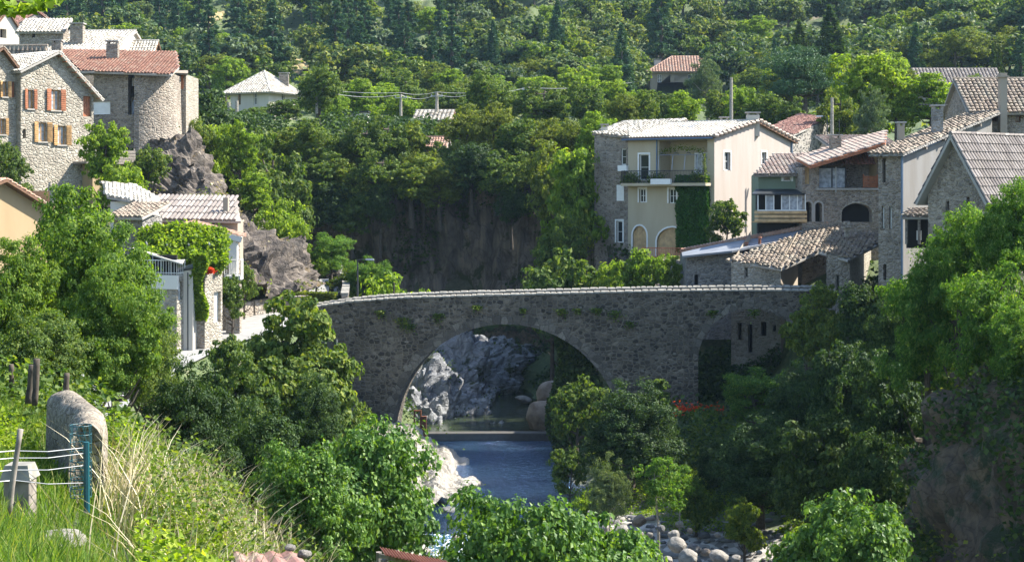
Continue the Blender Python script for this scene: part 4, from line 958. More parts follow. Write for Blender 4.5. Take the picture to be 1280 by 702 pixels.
# ===== right bank
AN = 147
h = House('cream_house', 'tall cream rendered house with balcony, loggia, arched garage doors and white roof', 'house', 893, 121.5, AN, 785, 990, -5.4, 4.55, 'cream')
h.wmats['R'] = 'gable'; W = h
h.opening('L', 791, 282, 808, 330, kind='boards', rise=.75, panel='wood_pale', surround='frame_white')
h.opening('L', 821, 284, 861, 330, kind='boards', rise=1.1, panel='wood_pale', surround='frame_white')
h.opening('L', 799, 236, 807, 253, surround='frame_white'); h.opening('L', 836, 236, 845, 254, surround='frame_white')
h.opening('L', 799, 193, 811, 225, kind='door', surround='frame_white', mull=0)
fc, t0, z0, t1, z1 = h.opening('L', 824, 176, 884, 227, kind='recess')
h.part('loggia_wall', 'cream', lambda bb: (bb.add([fc.at(a, b_, d) for a, b_, d in ((t0,z0,.55),(t1,z0,.55),(t1,z1,.55),(t0,z1,.55),(t0,z0,1.9),(t1,z0,1.9),(t1,z1,1.9),(t0,z1,1.9))], [(0,1,5,4),(1,2,6,5),(2,3,7,6),(3,0,4,7),(4,5,6,7)])))
w_ = h.part('window', 'frame_white', lambda bb: [bb.obox(fc.at(t0+(t1-t0)*.52+k*.62, z0+.05, 1.8), fc.d*.09, fc.n*.06, (0,0,2.1)) for k in range(4)]+[bb.obox(fc.at(t0+(t1-t0)*.52, z0+2.15, 1.8), fc.d*1.95, fc.n*.06, (0,0,.1))])
h.part('pane', 'curtain', lambda bb: bb.obox(fc.at(t0+(t1-t0)*.52, z0+.05, 1.86), fc.d*1.9, fc.n*.03, (0,0,2.1)), parent=w_)
h.opening('R', 905, 190, 913, 213, surround='frame_white'); h.opening('R', 952, 190, 958, 206, surround='frame_white')
h.walls('L', 1.35); h.roof('L', 1.35, 'tile_pale', ov=.55, side_ov=.3, trim='wood', pitch=.26, jit=.01)
h.part('barge_tiles', 'tile_pink', lambda bb: [bb.tube([h.pt(1+.3/h.LL, b0, z0_), h.pt(1+.3/h.LL, b0+.042, z0_+.0)], .13, 6) for k in range(22) for b0 in (-.045+k*.05,) for z0_ in (h.ze+.1+1.35*(1-abs(2*b0-1)),)])
h.parts('skylight', 'metal', [lambda bb, a=a, b_=b_, h=h: slab(bb, [h.pt(a,b_,h.ze+1.35*b_*2+.16), h.pt(a+.06,b_,h.ze+1.35*b_*2+.16), h.pt(a+.06,b_+.04,h.ze+1.35*(b_+.04)*2+.16), h.pt(a,b_+.04,h.ze+1.35*(b_+.04)*2+.16)], .05) for a, b_ in ((.3,.3),(.38,.36),(.42,.27))])
zf = zz(229, 124.5); fc = h.FL
h.part('balcony', 'cream', lambda bb: bb.obox(fc.at(-.05, zf-.22, -1.1), fc.d*(fc.L*.98), fc.n*1.095, (0,0,.22)))
h.part('railing', 'metal_dark', lambda bb: (railing(bb, fc.at(0, zf, -1.05), fc.at(fc.L*.95, zf, -1.05), .95, .13), railing(bb, fc.at(0, zf, -1.05), fc.at(0, zf, 0), .95, .13)))
h.part('planter', 'frame_white', lambda bb: bb.obox(fc.at(fc.L*.36, zf-.1, -1.32), fc.d*1.7, fc.n*.24, (0,0,.42)))
h.parts('pergola_hoop', 'metal', [lambda bb, q=q, fc=fc: bb.tube([fc.at(fc.L*q-.0, zf+2.0, -.95)+Vector((0,0,-1.0 if k == 0 else .35*math.sin(k/6*2.6)))+fc.n*(1.2*k/6) for k in range(7)], .035, 5) for q in (.42,.58,.72,.86)]); h.part('pergola_bar', 'metal', lambda bb: bb.tube([fc.at(fc.L*.42, zf+2.15, -.8), fc.at(fc.L*.86, zf+2.15, -.8)], .03, 5))
h.part('downpipe', 'zinc_blue', lambda bb: bb.tube([fc.at(fc.L*.345, z, -.08) for z in (h.ze-.1, zf)], .06, 6)); 
h.gutter(h.pt(-.03, -.6/h.LR, h.ze-.22), h.pt(1.02, -.6/h.LR, h.ze-.22), .08, 'zinc_blue')
h.pipe([h.FR.at(h.FR.L*.985, z, -.08) for z in (h.ze-.1, -4)], .07, 'zinc_blue')
house_chimney(h.rf, 941, 140, 152, 128, 1.0, mat='offwhite'); house_chimney(h.rf, 905, 146, 152, 131, .6, mat='offwhite')
h = House('stone_wing', 'tall rubble stone wing with few small windows joined to the cream house', 'house', 786, 125.6, AN, 743, 800, -5.4, 4.75, 'rubble_mid')
h.opening('L', 776, 186, 782.5, 206, frame='frame_white', sill=True, mull=0); h.opening('L', 770.5, 276, 778, 303, frame='frame_white', mull=0, surround='frame_white')
h.walls('L', 0, top={'R': [(h.FR.L, 4.75), (0, 4.75)]})
rawroof(h, [([P(740,169.5,127.5), P(787,169,125), P(860,150.5,134.5), P(780,150.5,134.5)], h.dL)], 'tile_pale', trim='rubble_mid', jit=.06)
h.part('white_shutter', 'frame_white', lambda bb: bb.obox(h.FL.at(h.FL.L*.66, zz(251,126), -.06), h.FL.d*.65, h.FL.n*.05, (0,0,1.25)))
h.part('window_box', 'frame_white', lambda bb: bb.obox(h.FL.at(h.FL.L*.74, zz(214,126), -.35), h.FL.d*.8, h.FL.n*.34, (0,0,.45)))
house_chimney(h.rf, 755.5, 155, 167, 128.5, .5, mat='offwhite')

h = House('green_house', 'small sage green house with glazed veranda and tan wooden balcony', 'house', 1004, 110.2, 177, 948, 1012, -5.5, zz(219,110.2), 'green', lenR=5)
h.opening('L', 979, 220, 989, 226.5, mull=0, bars=0, frame='frame_white', surround='frame_white')
h.walls('L', .2); rawroof(h, [([P(942,219,109.7), P(1006,217.5,109.7), P(1010,192.5,115), P(967,192.5,115)], (1,0,0))], 'tile_pink', trim='wood_grey', pitch=.3)
Yv = 109.4; 
h.part('awning', 'metal_dark', lambda bb: slab(bb, [P(940,242,Yv-.9), P(1006,242,Yv-.9), P(1006,236,Yv+.7), P(945,236,Yv+.7)], .1))
h.part('balcony', 'wood_pale', lambda bb: ([bb.box((X(941,Yv), Yv-.8, zz(277-k*5,Yv)), (X(1006,Yv), Yv-.72, zz(273.4-k*5,Yv))) for k in range(3)], bb.box((X(941,Yv), Yv-.7, zz(278,Yv)), (X(1006,Yv), Yv+.6, zz(276.5,Yv)))))
vf = h.part('veranda', 'frame_white', lambda bb: ([bb.box((X(945+k*9.8,Yv), Yv-.7, zz(262,Yv)), (X(946.2+k*9.8,Yv), Yv-.6, zz(243,Yv))) for k in range(7)], bb.box((X(945,Yv), Yv-.7, zz(263.5,Yv)), (X(1005.5,Yv), Yv-.6, zz(262,Yv)))))
h.part('pane', 'curtain', lambda bb: [bb.box((X(946.3+k*9.8,Yv), Yv-.66, zz(262,Yv)), (X(954.7+k*9.8,Yv), Yv-.64, zz(243,Yv))) for k in range(6) if k not in (0,2)], parent=vf)
h.part('veranda_shade', 'shade_black', lambda bb: bb.box((X(946,Yv), Yv-.3, zz(262,Yv)), (X(1004,Yv), Yv+.6, zz(243,Yv))))  # black box painted as the shade behind the veranda glass
h.part('undercroft_shade', 'shade_black', lambda bb: bb.box((X(948,Yv), Yv+.1, zz(300,Yv)), (X(1004,Yv), Yv+.75, zz(279,Yv))))  # black box standing in for the shade below the balcony

h = House('stone_barn', 'windowless dark stone barn with a dull red roof behind the cream gable', 'barn', 991, 136, 150, 966, 1038, -2, zz(168,136), 'rubble_black')
h.walls('L', 0, top={'R': [(h.FR.L, zz(150,145)), (0, zz(168,136))]})
rawroof(h, [([P(964,160,141), P(992,167,135), P(1038,149,146), P(1000,141,150)], h.dL)], 'tile_maroon')

h = House('balcony_house', 'rubble stone house with open balcony, two small arched windows and a wide arch', 'house', 1102, 109.5, 188, 1003, 1112, -6.5, zz(208,109), 'rubble_mid', lenR=2.0); 
fl = h.FL; zL = zz(209,108.2); zR = zz(177,109.6); h.zL = zL
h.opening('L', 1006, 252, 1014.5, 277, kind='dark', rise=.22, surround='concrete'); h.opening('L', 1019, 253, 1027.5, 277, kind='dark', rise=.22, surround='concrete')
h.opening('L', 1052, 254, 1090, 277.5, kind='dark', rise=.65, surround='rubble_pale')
h.opening('L', 1006, 209, 1012.5, 230, kind='boards', panel='wood_pale')
fc, t0, z0, t1, z1 = h.opening('L', 1024, 205, 1099.5, 235, kind='recess')
zc = lambda t: zL+(zR-zL)*t/fc.L-.25
h.holes['L'][-1] = [(t0, z0), (t1, z0), (t1, zc(t1)), (t0, zc(t0))]
h.part('balcony_recess', 'ochre', lambda bb: bb.add([fc.at(a, b_, d) for a, b_, d in ((t0,z0,.55),(t1,z0,.55),(t1,zc(t1),.55),(t0,zc(t0),.55),(t0,z0,2.6),(t1,z0,2.6),(t1,zc(t1),2.6),(t0,zc(t0),2.6))], [(0,1,5,4),(1,2,6,5),(2,3,7,6),(3,0,4,7),(4,5,6,7)]))
gl = h.part('sliding_door', 'metal_dark', lambda bb: [bb.obox(fc.at(t0+.03+k*.95, z0+.03, .3), fc.d*.07, fc.n*.07, (0,0,1.32)) for k in range(3)]+[bb.obox(fc.at(t0+.03, z0+1.35, .3), fc.d*1.97, fc.n*.07, (0,0,.07))])
h.part('pane', 'curtain', lambda bb: bb.obox(fc.at(t0+.06, z0+.03, .34), fc.d*1.9, fc.n*.03, (0,0,1.32)), parent=gl)
h.part('lattice_screen', 'shutter_red', lambda bb: [bb.obox(fc.at(t1-1.05, z0+.05+k*.1, .35), fc.d*1.0, fc.n*.04, (0,0,.07)) for k in range(8)]+[bb.obox(fc.at(t1-1.05+k*.98, z0, .33), fc.d*.07, fc.n*.08, (0,0,.95)) for k in range(2)])
h.part('post', 'metal', lambda bb: bb.tube([fc.at(t0+.48*(t1-t0)-.9, z0-.3, -.07), fc.at(t0+.48*(t1-t0)-.9, z0+1.45, -.07)], .05, 6))
h.part('ledge', 'concrete', lambda bb: bb.obox(fc.at(t0-.2, z0-.14, -.12), fc.d*(t1-t0+.25), fc.n*.6, (0,0,.135)))
h.walls(top={'L': [(fl.L, zR), (0, zL)], 'R': [(h.FR.L, zR), (0, zR)], 'Rb': [(h.FR.L, zL), (0, zL)]})
rawroof(h, [([P(1012,210,107.4), P(1106,175,109), P(1108,170,114), P(1060,171,114), P(996,198,112)], (0,1,0))], 'tile_pink', trim='shutter_red', pitch=.3, th=.22)
h.part('inner_roof', 'tile_maroon', lambda bb: tileroof(bb, [fc.at(fc.L*.55, z1-.05, .8), fc.at(fc.L*.98, z1-.05, .8), fc.at(fc.L*.98, zR-.2, 2.2), fc.at(fc.L*.75, zR-.3, 2.2)], fc.d))
house_chimney(h.rf, 1044, 168, 181, 111.5, .75)
h.part('antenna', 'metal_dark', lambda bb: (bb.tube([P(1049,170,107), P(1049,148,107)], .02, 4)))

# sheet roofed shed behind the bridge parapet
h = House('stone_shed', 'long stone shed with a blue grey sheet roof edged by red tiles', 'shed', 925, 105.5, 178, 858, 930, -8, zz(322,106), 'rubble_grey', lenR=6)
h.wmats['L'] = 'rubble_grey'; h.opening('L', 868, 343, 873, 356, kind='dark'); h.walls(top={'L': [(h.FL.L, zz(313,105.5)), (0, zz(321,105.5))]})
rawroof(h, [([P(853,319.5,104.5), P(915,313,104.8), P(1000,295,108), P(1032,280.5,109.2), P(950,293,109.5), P(852,315,108)], (1,0,0))], 'slate')
h.part('tile_edge', 'tile_villa', lambda bb: [bb.tube([P(852,315,109).lerp(P(1032,280.5,109.2), k/46)+Vector((0,-.25,.1)), P(852,315,109).lerp(P(1032,280.5,109.2), k/46)+Vector((.1,.35,.14))], .15, 6) for k in range(47)])
h.parts('vent_pipe', 'rust', [lambda bb, px=px, py=py: (bb.tube([P(px,py+12,106.5), P(px,py,106.5)], .1, 7), bb.tube([P(px,py-.5,106.5), P(px,py-2.5,106.5)], [.17,.12], 7)) for px, py in ((933,305),(949.5,298))])
h = House('low_house', 'low beige house with a mottled old tile roof at the bridge end', 'house', 976, 101.7, 160, 914, 1036, -11, zz(329,101.7), 'rubble_pale', lenR=6.2)
h.wmats['R'] = 'beige'
h.opening('L', 930.5, 334, 935, 347, kind='window', frame='wood_grey', mull=0); 
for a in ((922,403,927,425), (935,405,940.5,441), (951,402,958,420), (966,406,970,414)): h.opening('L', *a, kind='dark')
Lr = h.FR.L; zt = zz(329,101.7); h.walls(top={'R': [(Lr, zt+1.9), (0, zt)]})
rawroof(h, [([P(908,326,103.4), P(976.5,334.5,101.0), P(1036,311,104.8), P(1050,284,109), P(1016,284,109)], (h.dL))], 'tile_brown', jit=.07)
h.parts('beam_end', 'wood_grey', [lambda bb, k=k, px=px, py=py: bb.tube([P(px,py,102.4+k*1.2), P(px+2,py-.5,104+k*1.2)], .13, 7) for k, (px, py) in enumerate(((981,334.5),(1000,326),(1021,317.5)))])
h = House('tower_block', 'narrow tall stone block with one slit window where the bridge meets the bank', 'house', 1062, 93.8, 163, 1033, 1097, -13, zz(321,93.8), 'rubble_pale')
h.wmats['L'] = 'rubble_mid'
h.opening('L', 1044.5, 343, 1049.5, 373, kind='window', frame='wood_grey', mull=0); h.opening('R', 1076, 410, 1081, 425, kind='dark')
Lr = h.FR.L; h.walls(top={'R': [(Lr, zz(311,99.5)), (0, zz(321,93.8))], 'L': [(h.FL.L, zz(321,93.8)), (0, zz(317,94.6))]})
rawroof(h, [([P(1023,315,96), P(1059.5,322,93), P(1100,309,99), P(1100,286,104), P(1040,290,104)], h.dL)], 'tile_brown', jit=.06)
h.part('water_spout', 'rubble_pale', lambda bb: (bb.box((X(1056.5,100), 99.8, zz(296,100)), (X(1061,100), 100.3, zz(285,100))), bb.box((X(1053.5,100), 99.6, zz(284.8,100)), (X(1063,100), 100.5, zz(283,100))), bb.box((X(1055.5,100), 99.8, zz(280.8,100)), (X(1062,100), 100.3, zz(276.5,100)))))

h = House('grey_house', 'tall weathered grey house with a blue downpipe at its corner and lichened roof', 'house', 1126, 88.5, 140, 1098, 1240, -7, zz(189,88.5), 'greywall')
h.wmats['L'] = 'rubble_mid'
h.opening('L', 1102, 258, 1105.5, 285, frame='frame_white', mull=0); h.opening('L', 1111.5, 258, 1115, 286, kind='door', panel='frame_white', mull=0); h.opening('L', 1103, 198, 1107, 228, kind='dark')
h.opening('L', 1104, 330, 1108, 350, kind='dark')
Lr = h.FR.L; z0 = h.ze; z1 = z0+2.55; h.walls(top={'R': [(Lr, z1), (0, z0)]})
rawroof(h, [([h.FL.at(-.35, z0-.15, -.5), h.FL.at(h.FL.L+.4, z0-.15, -.5), h.FR.at(Lr+.3, z1+.1, -.4), h.FR.at(Lr+.3, z1+.1, h.LL+.4)], h.dL)], 'tile_brown', jit=.06, trim='rubble_grey')
h.parts('beam_end', 'wood_grey', [lambda bb, q=q, h=h: bb.obox(h.FR.at(Lr*q, z0+2.55*q-.36, -.35), h.FR.d*.16, h.FR.n*.34, (0,0,.16)) for q in (.2,.4,.6,.8)])
h.pipe([h.FL.at(h.FL.L+.12, z, -.1) for z in (z0-.15, -6)], .07, 'zinc_blue'); h.pipe([h.FR.at(t, z0-.3+2.5*t/Lr, -.1) for t in (.1, Lr*.6)], .045, 'zinc_blue')
house_chimney(h.rf, 1171.5, 131, 147, 93, .58, .5, mat='rubble_grey'); house_chimney(h.rf, 1126, 152, 168, 92, .36, .36, mat='beige')
h.part('antenna', 'metal_dark', lambda bb: (bb.tube([P(1171,132,93), P(1171,128.5,93)], .02, 4), bb.tube([P(1149,130.5,93), P(1185,131.5,93)], .02, 4), [bb.tube([P(px,128.5,93), P(px,133,93)], .012, 4) for px in range(1150,1184,4)]))
h = House('porch', 'small tiled porch on timber posts against the grey house', 'porch', 1164, 85.5, 175, 1131, 1168, -6, zz(270,85.5), 'greywall')
rawroof(h, [([P(1127,271,84.8), P(1166,271,84.8), P(1170,261,87), P(1136,261,87)], (1,0,0))], 'tile_brown', jit=.06)
h.parts('post', 'wood_grey', [lambda bb, px=px: bb.tube([P(px,272,85), P(px,305,85)], .08, 6) for px in (1133,1149,1163)])
h.part('porch_shade', 'shade_black', lambda bb: bb.box((X(1134,86.6), 86.6, zz(310,86.6)), (X(1166,86.6), 86.8, zz(271,86.6))))  # black slab, the porch's inner shade put into its colour
h.part('white_sheet', 'frame_white', lambda bb: bb.box((X(1146,85.4), 85.4, zz(300,85.4)), (X(1152,85.4), 85.45, zz(288,85.4))))
h = House('ribbed_gable_house', 'stone house with a dark ribbed roof coming down towards the river, slit window', 'house', 1232, 79, 128, 1160, 1330, -7, zz(237,79), 'rubble_mid')
h.opening('L', 1182, 251, 1186.5, 287, kind='dark'); h.opening('L', 1208, 246, 1212, 270, kind='dark'); h.walls('R', 2.75); h.roof('R', 2.75, 'tile_dark', ov=.45, side_ov=.5, pitch=.25, jit=.012, course=.5)
h.opening('R', 1240, 250, 1250, 270)
h = House('village_house', 'brown stone house with a mottled roof and tall square chimney at the right edge', 'house', 1330, 99, 179, 1212, 1345, -2, zz(134,99), 'rubble_mid')
for a in ((1240,140,1247,152), (1269,139,1276,153)): h.opening('L', *a, frame='wood', mull=1, panel='glass')
h.walls('L', 1.9); h.roof('L', 1.9, 'tile_brown', ov=.6, jit=.05)
bb = MB(); Yc = 98.4; bb.box((X(1249,Yc), Yc-.25, 0), (X(1257.5,Yc), Yc+.25, zz(97,Yc))); bb.box((X(1247,Yc), Yc-.35, zz(96.9,Yc)), (X(1259.5,Yc), Yc+.35, zz(95,Yc))); bb.box((X(1249,Yc), Yc-.25, zz(94.9,Yc)), (X(1257.5,Yc), Yc+.25, zz(91.5,Yc))); bb.build('chimney', M['beige'], parent=h.root)
h = House('village_house', 'low house with a pale pink roof strip between the balcony house and the grey house', 'house', 1120, 117, 178, 1040, 1130, -4, zz(182,117), 'beige')
h.walls('L', .6); h.roof('monoL', .9, 'tile_pink')

# ===== far houses among the trees
h = House('hip_roofed_house', 'square grey house with a hipped pale roof among trees across the gorge', 'house', 336, 216, 155, 288, 372, 6, zz(110,216), 'offwhite')
h.opening('L', 297, 113, 301, 131, kind='window', frame='shutter_pale'); h.opening('L', 317, 113, 321, 131, kind='window'); h.opening('R', 352, 113, 356, 126, kind='window')
h.walls(); h.roof('hip', 2.6, 'tile_pale', ov=.9, pitch=.4); house_chimney(h.rf, 355, 91, 106, 221, 1.3, mat='rubble_mid')
h = House('villa', 'large pale villa with a salmon pink hipped roof below the wooded hill', 'house', 903, 278, 178, 813, 908, 10, zz(87,278), 'beige', lenR=8)
for px in (822, 838, 860, 880): h.opening('L', px, 93, px+5, 103, frame='frame_white')
h.walls(); h.roof('hip', 2.6, 'tile_villa', ov=.7, pitch=.5); house_chimney(h.rf, 822, 74, 88, 282, 1.2, mat='offwhite')
h = House('long_roofed_building', 'long low building with a grey brown roof showing over the trees at right', 'building', 1252, 226, 180, 1148, 1262, 6, zz(103,226), 'rubble_mid'); h.walls('L', 2); h.roof('L', 2.1, 'tile_dark', ov=.6, pitch=.5, trim='wood')
h = House('flat_roofed_house', 'small white flat roofed block half hidden in the trees below the power line', 'building', 459, 186, 178, 424, 462, 0, zz(141,186), 'white'); h.opening('L', 431, 146, 434, 152, mull=0); h.walls(); h.part('roof', 'metal_dark', lambda bb: slab(bb, [h.pt(-.05,-.1,h.ze+.2), h.pt(1.05,-.1,h.ze+.2), h.pt(1.05,1,h.ze+.2), h.pt(-.05,1,h.ze+.2)], .15))
h.part('pillar', 'rubble_grey', lambda bb: bb.box((X(441,185.8), 185.6, 0), (X(444,185.8), 185.95, h.ze)))
h = House('cottage', 'low cottage with a pale ribbed roof beside the poles in the trees', 'house', 562, 182, 178, 517, 570, 2, zz(150,182), 'rubble_mid'); h.opening('L', 545, 152, 550, 158, kind='dark'); h.walls('L', 1.3); h.roof('L', 1.3, 'tile_pale', ov=.5, pitch=.45, trim='wood')
h = House('cliff_hut', 'small hut with a brownish roof half buried in trees at the cliff edge', 'hut', 556, 158, 172, 528, 562, 0, zz(183,158), 'beige'); h.walls('L', .9); h.roof('L', .9, 'tile_villa', ov=.4)
# ================================================================ ROCKS
M['rock_brown'] = rockmat('brown rock', [(.028,.022,.018), (.07,.056,.045), (.15,.122,.096), (.24,.205,.17)], 1.0, .35, (.16,.11,.04), .58, 1.1, .8)
M['rock_pale'] = rockmat('water worn pale rock', [(.17,.15,.12), (.29,.265,.225), (.4,.37,.32)], .9, .25, (.10,.10,.045), .58, 1.2, .8)
M['rock_grey'] = rockmat('dark grey gorge rock', [(.05,.052,.06), (.14,.145,.155), (.25,.255,.26), (.37,.365,.345)], .8, .35, (.04,.05,.02), .58, 1.0, .7)
M['rock_warm'] = rockmat('warm boulder', [(.14,.11,.085), (.24,.2,.16), (.32,.28,.23)], .8, .15, None, .6, .4)
M['basalt'] = rockmat('basalt', [(.04,.034,.03), (.12,.097,.08), (.22,.175,.14), (.30,.22,.15)], .8, .4, (.04,.05,.015), .54, 1.3, .6, .22)
M['cliff_dark'] = rockmat('brown cliff rock', [(.04,.03,.02), (.12,.085,.052), (.23,.16,.09)], 1.1, .5, (.03,.045,.015), .5, 1.6, .75)  # brown rock tones mixed by noise, with green patches

def rockgrid(name, pts, rows, amp, mat, seed=0, freq=.35, kind='structure', step=.45, columns=0, label=None, cat=None, smooth=False, stretch=(1,1,1)):
    """a rock face lofted through rows of control points (each row a list of (x,y,z)), then broken up by ridged noise"""
    A = np.array(pts, float)                               # (rows, cols, 3)
    def up(a, axis, st):
        n = a.shape[axis]; d = np.linalg.norm(np.diff(a, axis=axis), axis=2).max(axis=1-axis); s = np.concatenate([[0], np.cumsum(d)])
        t = np.linspace(0, s[-1], max(3, int(s[-1]/st)+1)); j = np.clip(np.searchsorted(s, t)-1, 0, n-2); f = (t-s[j])/(s[j+1]-s[j]); sh = [1,1,1]; sh[axis] = -1; f = f.reshape(sh)
        return np.take(a, j, axis)*(1-f)+np.take(a, j+1, axis)*f
    G = up(up(A, 0, step), 1, step); nr, ncl = G.shape[:2]
    du = np.gradient(G, axis=1); dv = np.gradient(G, axis=0); nm = np.cross(du, dv); nm /= np.linalg.norm(nm, axis=2)[:,:,None]+1e-9
    p = G.reshape(-1,3)*freq*np.array(stretch)+seed; d = ridged(p, 5)*amp+fbm(p*.4+5, 2)*amp*.8
    q = np.floor(fbm(p*1.3+9, 2)*3)/3*amp*.5; d = d+q
    if columns:
        s = np.arange(ncl)*step; cw = columns; k = np.floor(s/cw+.0).astype(int); off = np.array([math.sin(i*12.9898+seed)*43758.5453 % 1 for i in range(k.max()+2)])
        zz_ = G[:,:,2]; d = d.reshape(nr, ncl)+(off[k][None,:]-.5)*.7*(zz_ > np.median(zz_)-2)-.25*(np.abs((s/cw) % 1-.5) > .38)[None,:]; d = d.ravel()
    G = G.reshape(-1,3)+nm.reshape(-1,3)*d[:,None]
    i = (np.arange(nr-1)[:,None]*ncl+np.arange(ncl-1)[None]).ravel(); c = G.mean(0)
    me = np_mesh(name, G-c, np.stack([i, i+1, i+ncl+1, i+ncl], 1), mat, smooth=smooth); o = bpy.data.objects.new(name, me); o.location = c; COL.objects.link(o)
    tag(o, label, cat, kind=kind if not label else None); return o
def PP(px, py, Y): v = P(px, py, Y); return (v.x, v.y, v.z)
# spur under the tower, sloping down to the road
rockgrid('rock_spur', [
 [PP(150,196,126), PP(170,176,122), PP(205,165,120), PP(228,166,121), PP(240,180,124), PP(250,200,132)],
 [PP(145,235,122), PP(172,215,119), PP(210,195,117), PP(244,190,118), PP(268,215,122), PP(285,240,130)],
 [PP(150,260,116), PP(190,240,114), PP(240,225,113), PP(275,225,114), PP(305,262,118), PP(322,280,127)],
 [PP(180,290,110), PP(240,270,108), PP(290,262,108), PP(318,268,110), PP(350,300,114), PP(360,310,122)],
 [PP(200,350,105), PP(260,310,104), PP(305,300,104), PP(340,305,106), PP(372,322,109), PP(380,335,118)],
 [PP(210,400,101), PP(270,365,100), PP(320,362,100), PP(350,364,102), PP(383,362,105), PP(388,362,114)]], 0, 1.0, M['rock_brown'], 3, .5, step=.3, stretch=(1,1,.6))
# dark basalt cliff of the far bank
path = [(-52,172),(-38,163),(-30,157),(-20,152.5),(-10,150),(0,148.5),(5.5,146),(9,140),(8.6,131),(8.8,124),(9.2,118),(10,112)]
topz = [6,5,4.5,3.5,3,3,2,-.5,-3,-4.4,-5.2,-7]; rows_ = []
for f, inn in ((0,4.5),(.02,1.2),(.3,.6),(.55,.2),(.8,-.8),(1,-3.5)):
    rows_.append([(x, y+inn, tzv*(1-f)+(-16)*f) for (x, y), tzv in zip(path, topz)])
rockgrid('basalt_cliff', rows_, 0, 1.1, M['basalt'], 11, .25, step=.6, columns=1.2, stretch=(1,1,.5))
# gorge rocks seen through the big arch
rockgrid('gorge_rock', [
 [PP(500,395,132), PP(560,405,131), PP(620,415,132), PP(680,430,136), PP(700,440,140)],
 [PP(500,430,122), PP(545,420,124), PP(600,428,126), PP(640,450,129), PP(665,470,133)],
 [PP(495,470,114), PP(535,462,116), PP(585,462,119), PP(620,480,122), PP(650,505,127)],
 [PP(490,500,109), PP(530,492,111), PP(575,492,113.5), PP(615,505,117), PP(640,520,121)],
 [PP(490,545,104.9), PP(520,545,105.2), PP(560,546,106), PP(600,546,107.5), PP(625,546,109)]], 0, 1.1, M['rock_grey'], 21, .42, step=.3)
rockgrid('gorge_rock', [
 [PP(575,400,152), PP(620,410,148), PP(670,415,146), PP(700,425,142), PP(720,440,138)],
 [PP(585,440,146), PP(620,432,140), PP(660,440,138), PP(690,450,135), PP(715,460,130)],
 [PP(600,500,140), PP(640,480,134), PP(670,475,132), PP(700,480,128), PP(720,490,124)],
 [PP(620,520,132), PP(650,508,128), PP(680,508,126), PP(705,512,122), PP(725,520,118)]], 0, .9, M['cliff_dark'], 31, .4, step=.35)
# sunlit rock at the foot of the left pier
rockgrid('river_rock', [
 [PP(470,520,96), PP(490,518,97.5), PP(505,520,98), PP(520,528,99), PP(540,545,100)],
 [PP(455,560,91), PP(490,545,93), PP(520,545,94.5), PP(548,556,96), PP(580,570,97)],
 [PP(455,600,85), PP(495,580,87.5), PP(535,575,89.5), PP(572,578,91.5), PP(597,590,94)],
 [PP(480,640,80), PP(520,610,83.5), PP(552,600,85.5), PP(585,598,88), PP(604,604,91)],
 [PP(500,660,78), PP(535,640,80.5), PP(562,626,83), PP(592,616,86), PP(608,612,90)]], 0, .45, M['rock_pale'], 41, .5, step=.22)
# right foreground cliff
rockgrid('right_cliff', [
 [(24,62,-4),(20.5,59.5,-4.5),(17.5,57,-4.6),(16.8,54,-4.2),(17.5,50,-3.6),(20,42,-3),(26,30,-2)],
 [(21,63.5,-8),(16.6,60,-8),(14.8,57,-7.4),(14.9,53,-7),(15.5,49,-7),(18,41,-7),(24,30,-6)],
 [(19,63.5,-12),(15,61,-12),(13.7,57,-11.5),(13.8,53,-11.5),(14.4,49,-11.5),(16.5,41,-11),(22,30,-10)],
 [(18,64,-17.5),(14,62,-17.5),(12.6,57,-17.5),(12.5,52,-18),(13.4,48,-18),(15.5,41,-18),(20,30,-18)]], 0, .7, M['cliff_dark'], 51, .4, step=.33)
# bank wall of the ivy covered terrace on the right of the big arch
rockgrid('terrace_bank', [
 [PP(862,536,93), PP(905,530,92), PP(960,528,91), PP(1010,525,88)],
 [PP(862,560,91), PP(905,558,90), PP(960,560,88), PP(1010,560,85)],
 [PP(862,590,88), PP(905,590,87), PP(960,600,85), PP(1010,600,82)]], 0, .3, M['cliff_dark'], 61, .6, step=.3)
def boulder_mesh(seed, mat, sub=3):
    import bmesh
    bm = bmesh.new(); bmesh.ops.create_icosphere(bm, subdivisions=sub+1, radius=1)
    co = np.array([v.co[:] for v in bm.verts]); rg = np.random.default_rng(seed); pl = rg.normal(size=(9,3)); pl /= np.linalg.norm(pl, axis=1)[:,None]; dd = .6+.32*rg.random(9)
    r = np.ones(len(co))
    for q, e in zip(pl, dd):
        t = co@q; m_ = t > e; r[m_] = np.minimum(r[m_], (e/t[m_])*.7+.3)
    r = r+fbm(co*1.6+seed, 4)*.09
    for v, k in zip(bm.verts, r): v.co = v.co*float(k)
    me = bpy.data.meshes.new('boulder'); bm.to_mesh(me); bm.free(); me.materials.append(mat); me.polygons.foreach_set('use_smooth', np.ones(len(me.polygons), dtype=bool)); return me
M['b_pale'] = rockmat('pale river boulder', [(.13,.12,.10), (.24,.22,.19), (.34,.32,.28)], 2.2, .08, None, .6, .5, .9); M['b_grey'] = rockmat('grey river boulder', [(.05,.05,.05), (.12,.12,.12), (.2,.195,.185)], 2.4, .08, None, .6, .5, .9); M['b_warm'] = rockmat('warm river boulder', [(.13,.10,.075), (.22,.18,.14), (.30,.26,.21)], 1.6, .1, None, .6, .4, .8)
BM = [boulder_mesh(i, M['b_pale']) for i in range(4)]+[boulder_mesh(9+i, M['b_warm']) for i in range(2)]+[boulder_mesh(19+i, M['b_grey']) for i in range(2)]
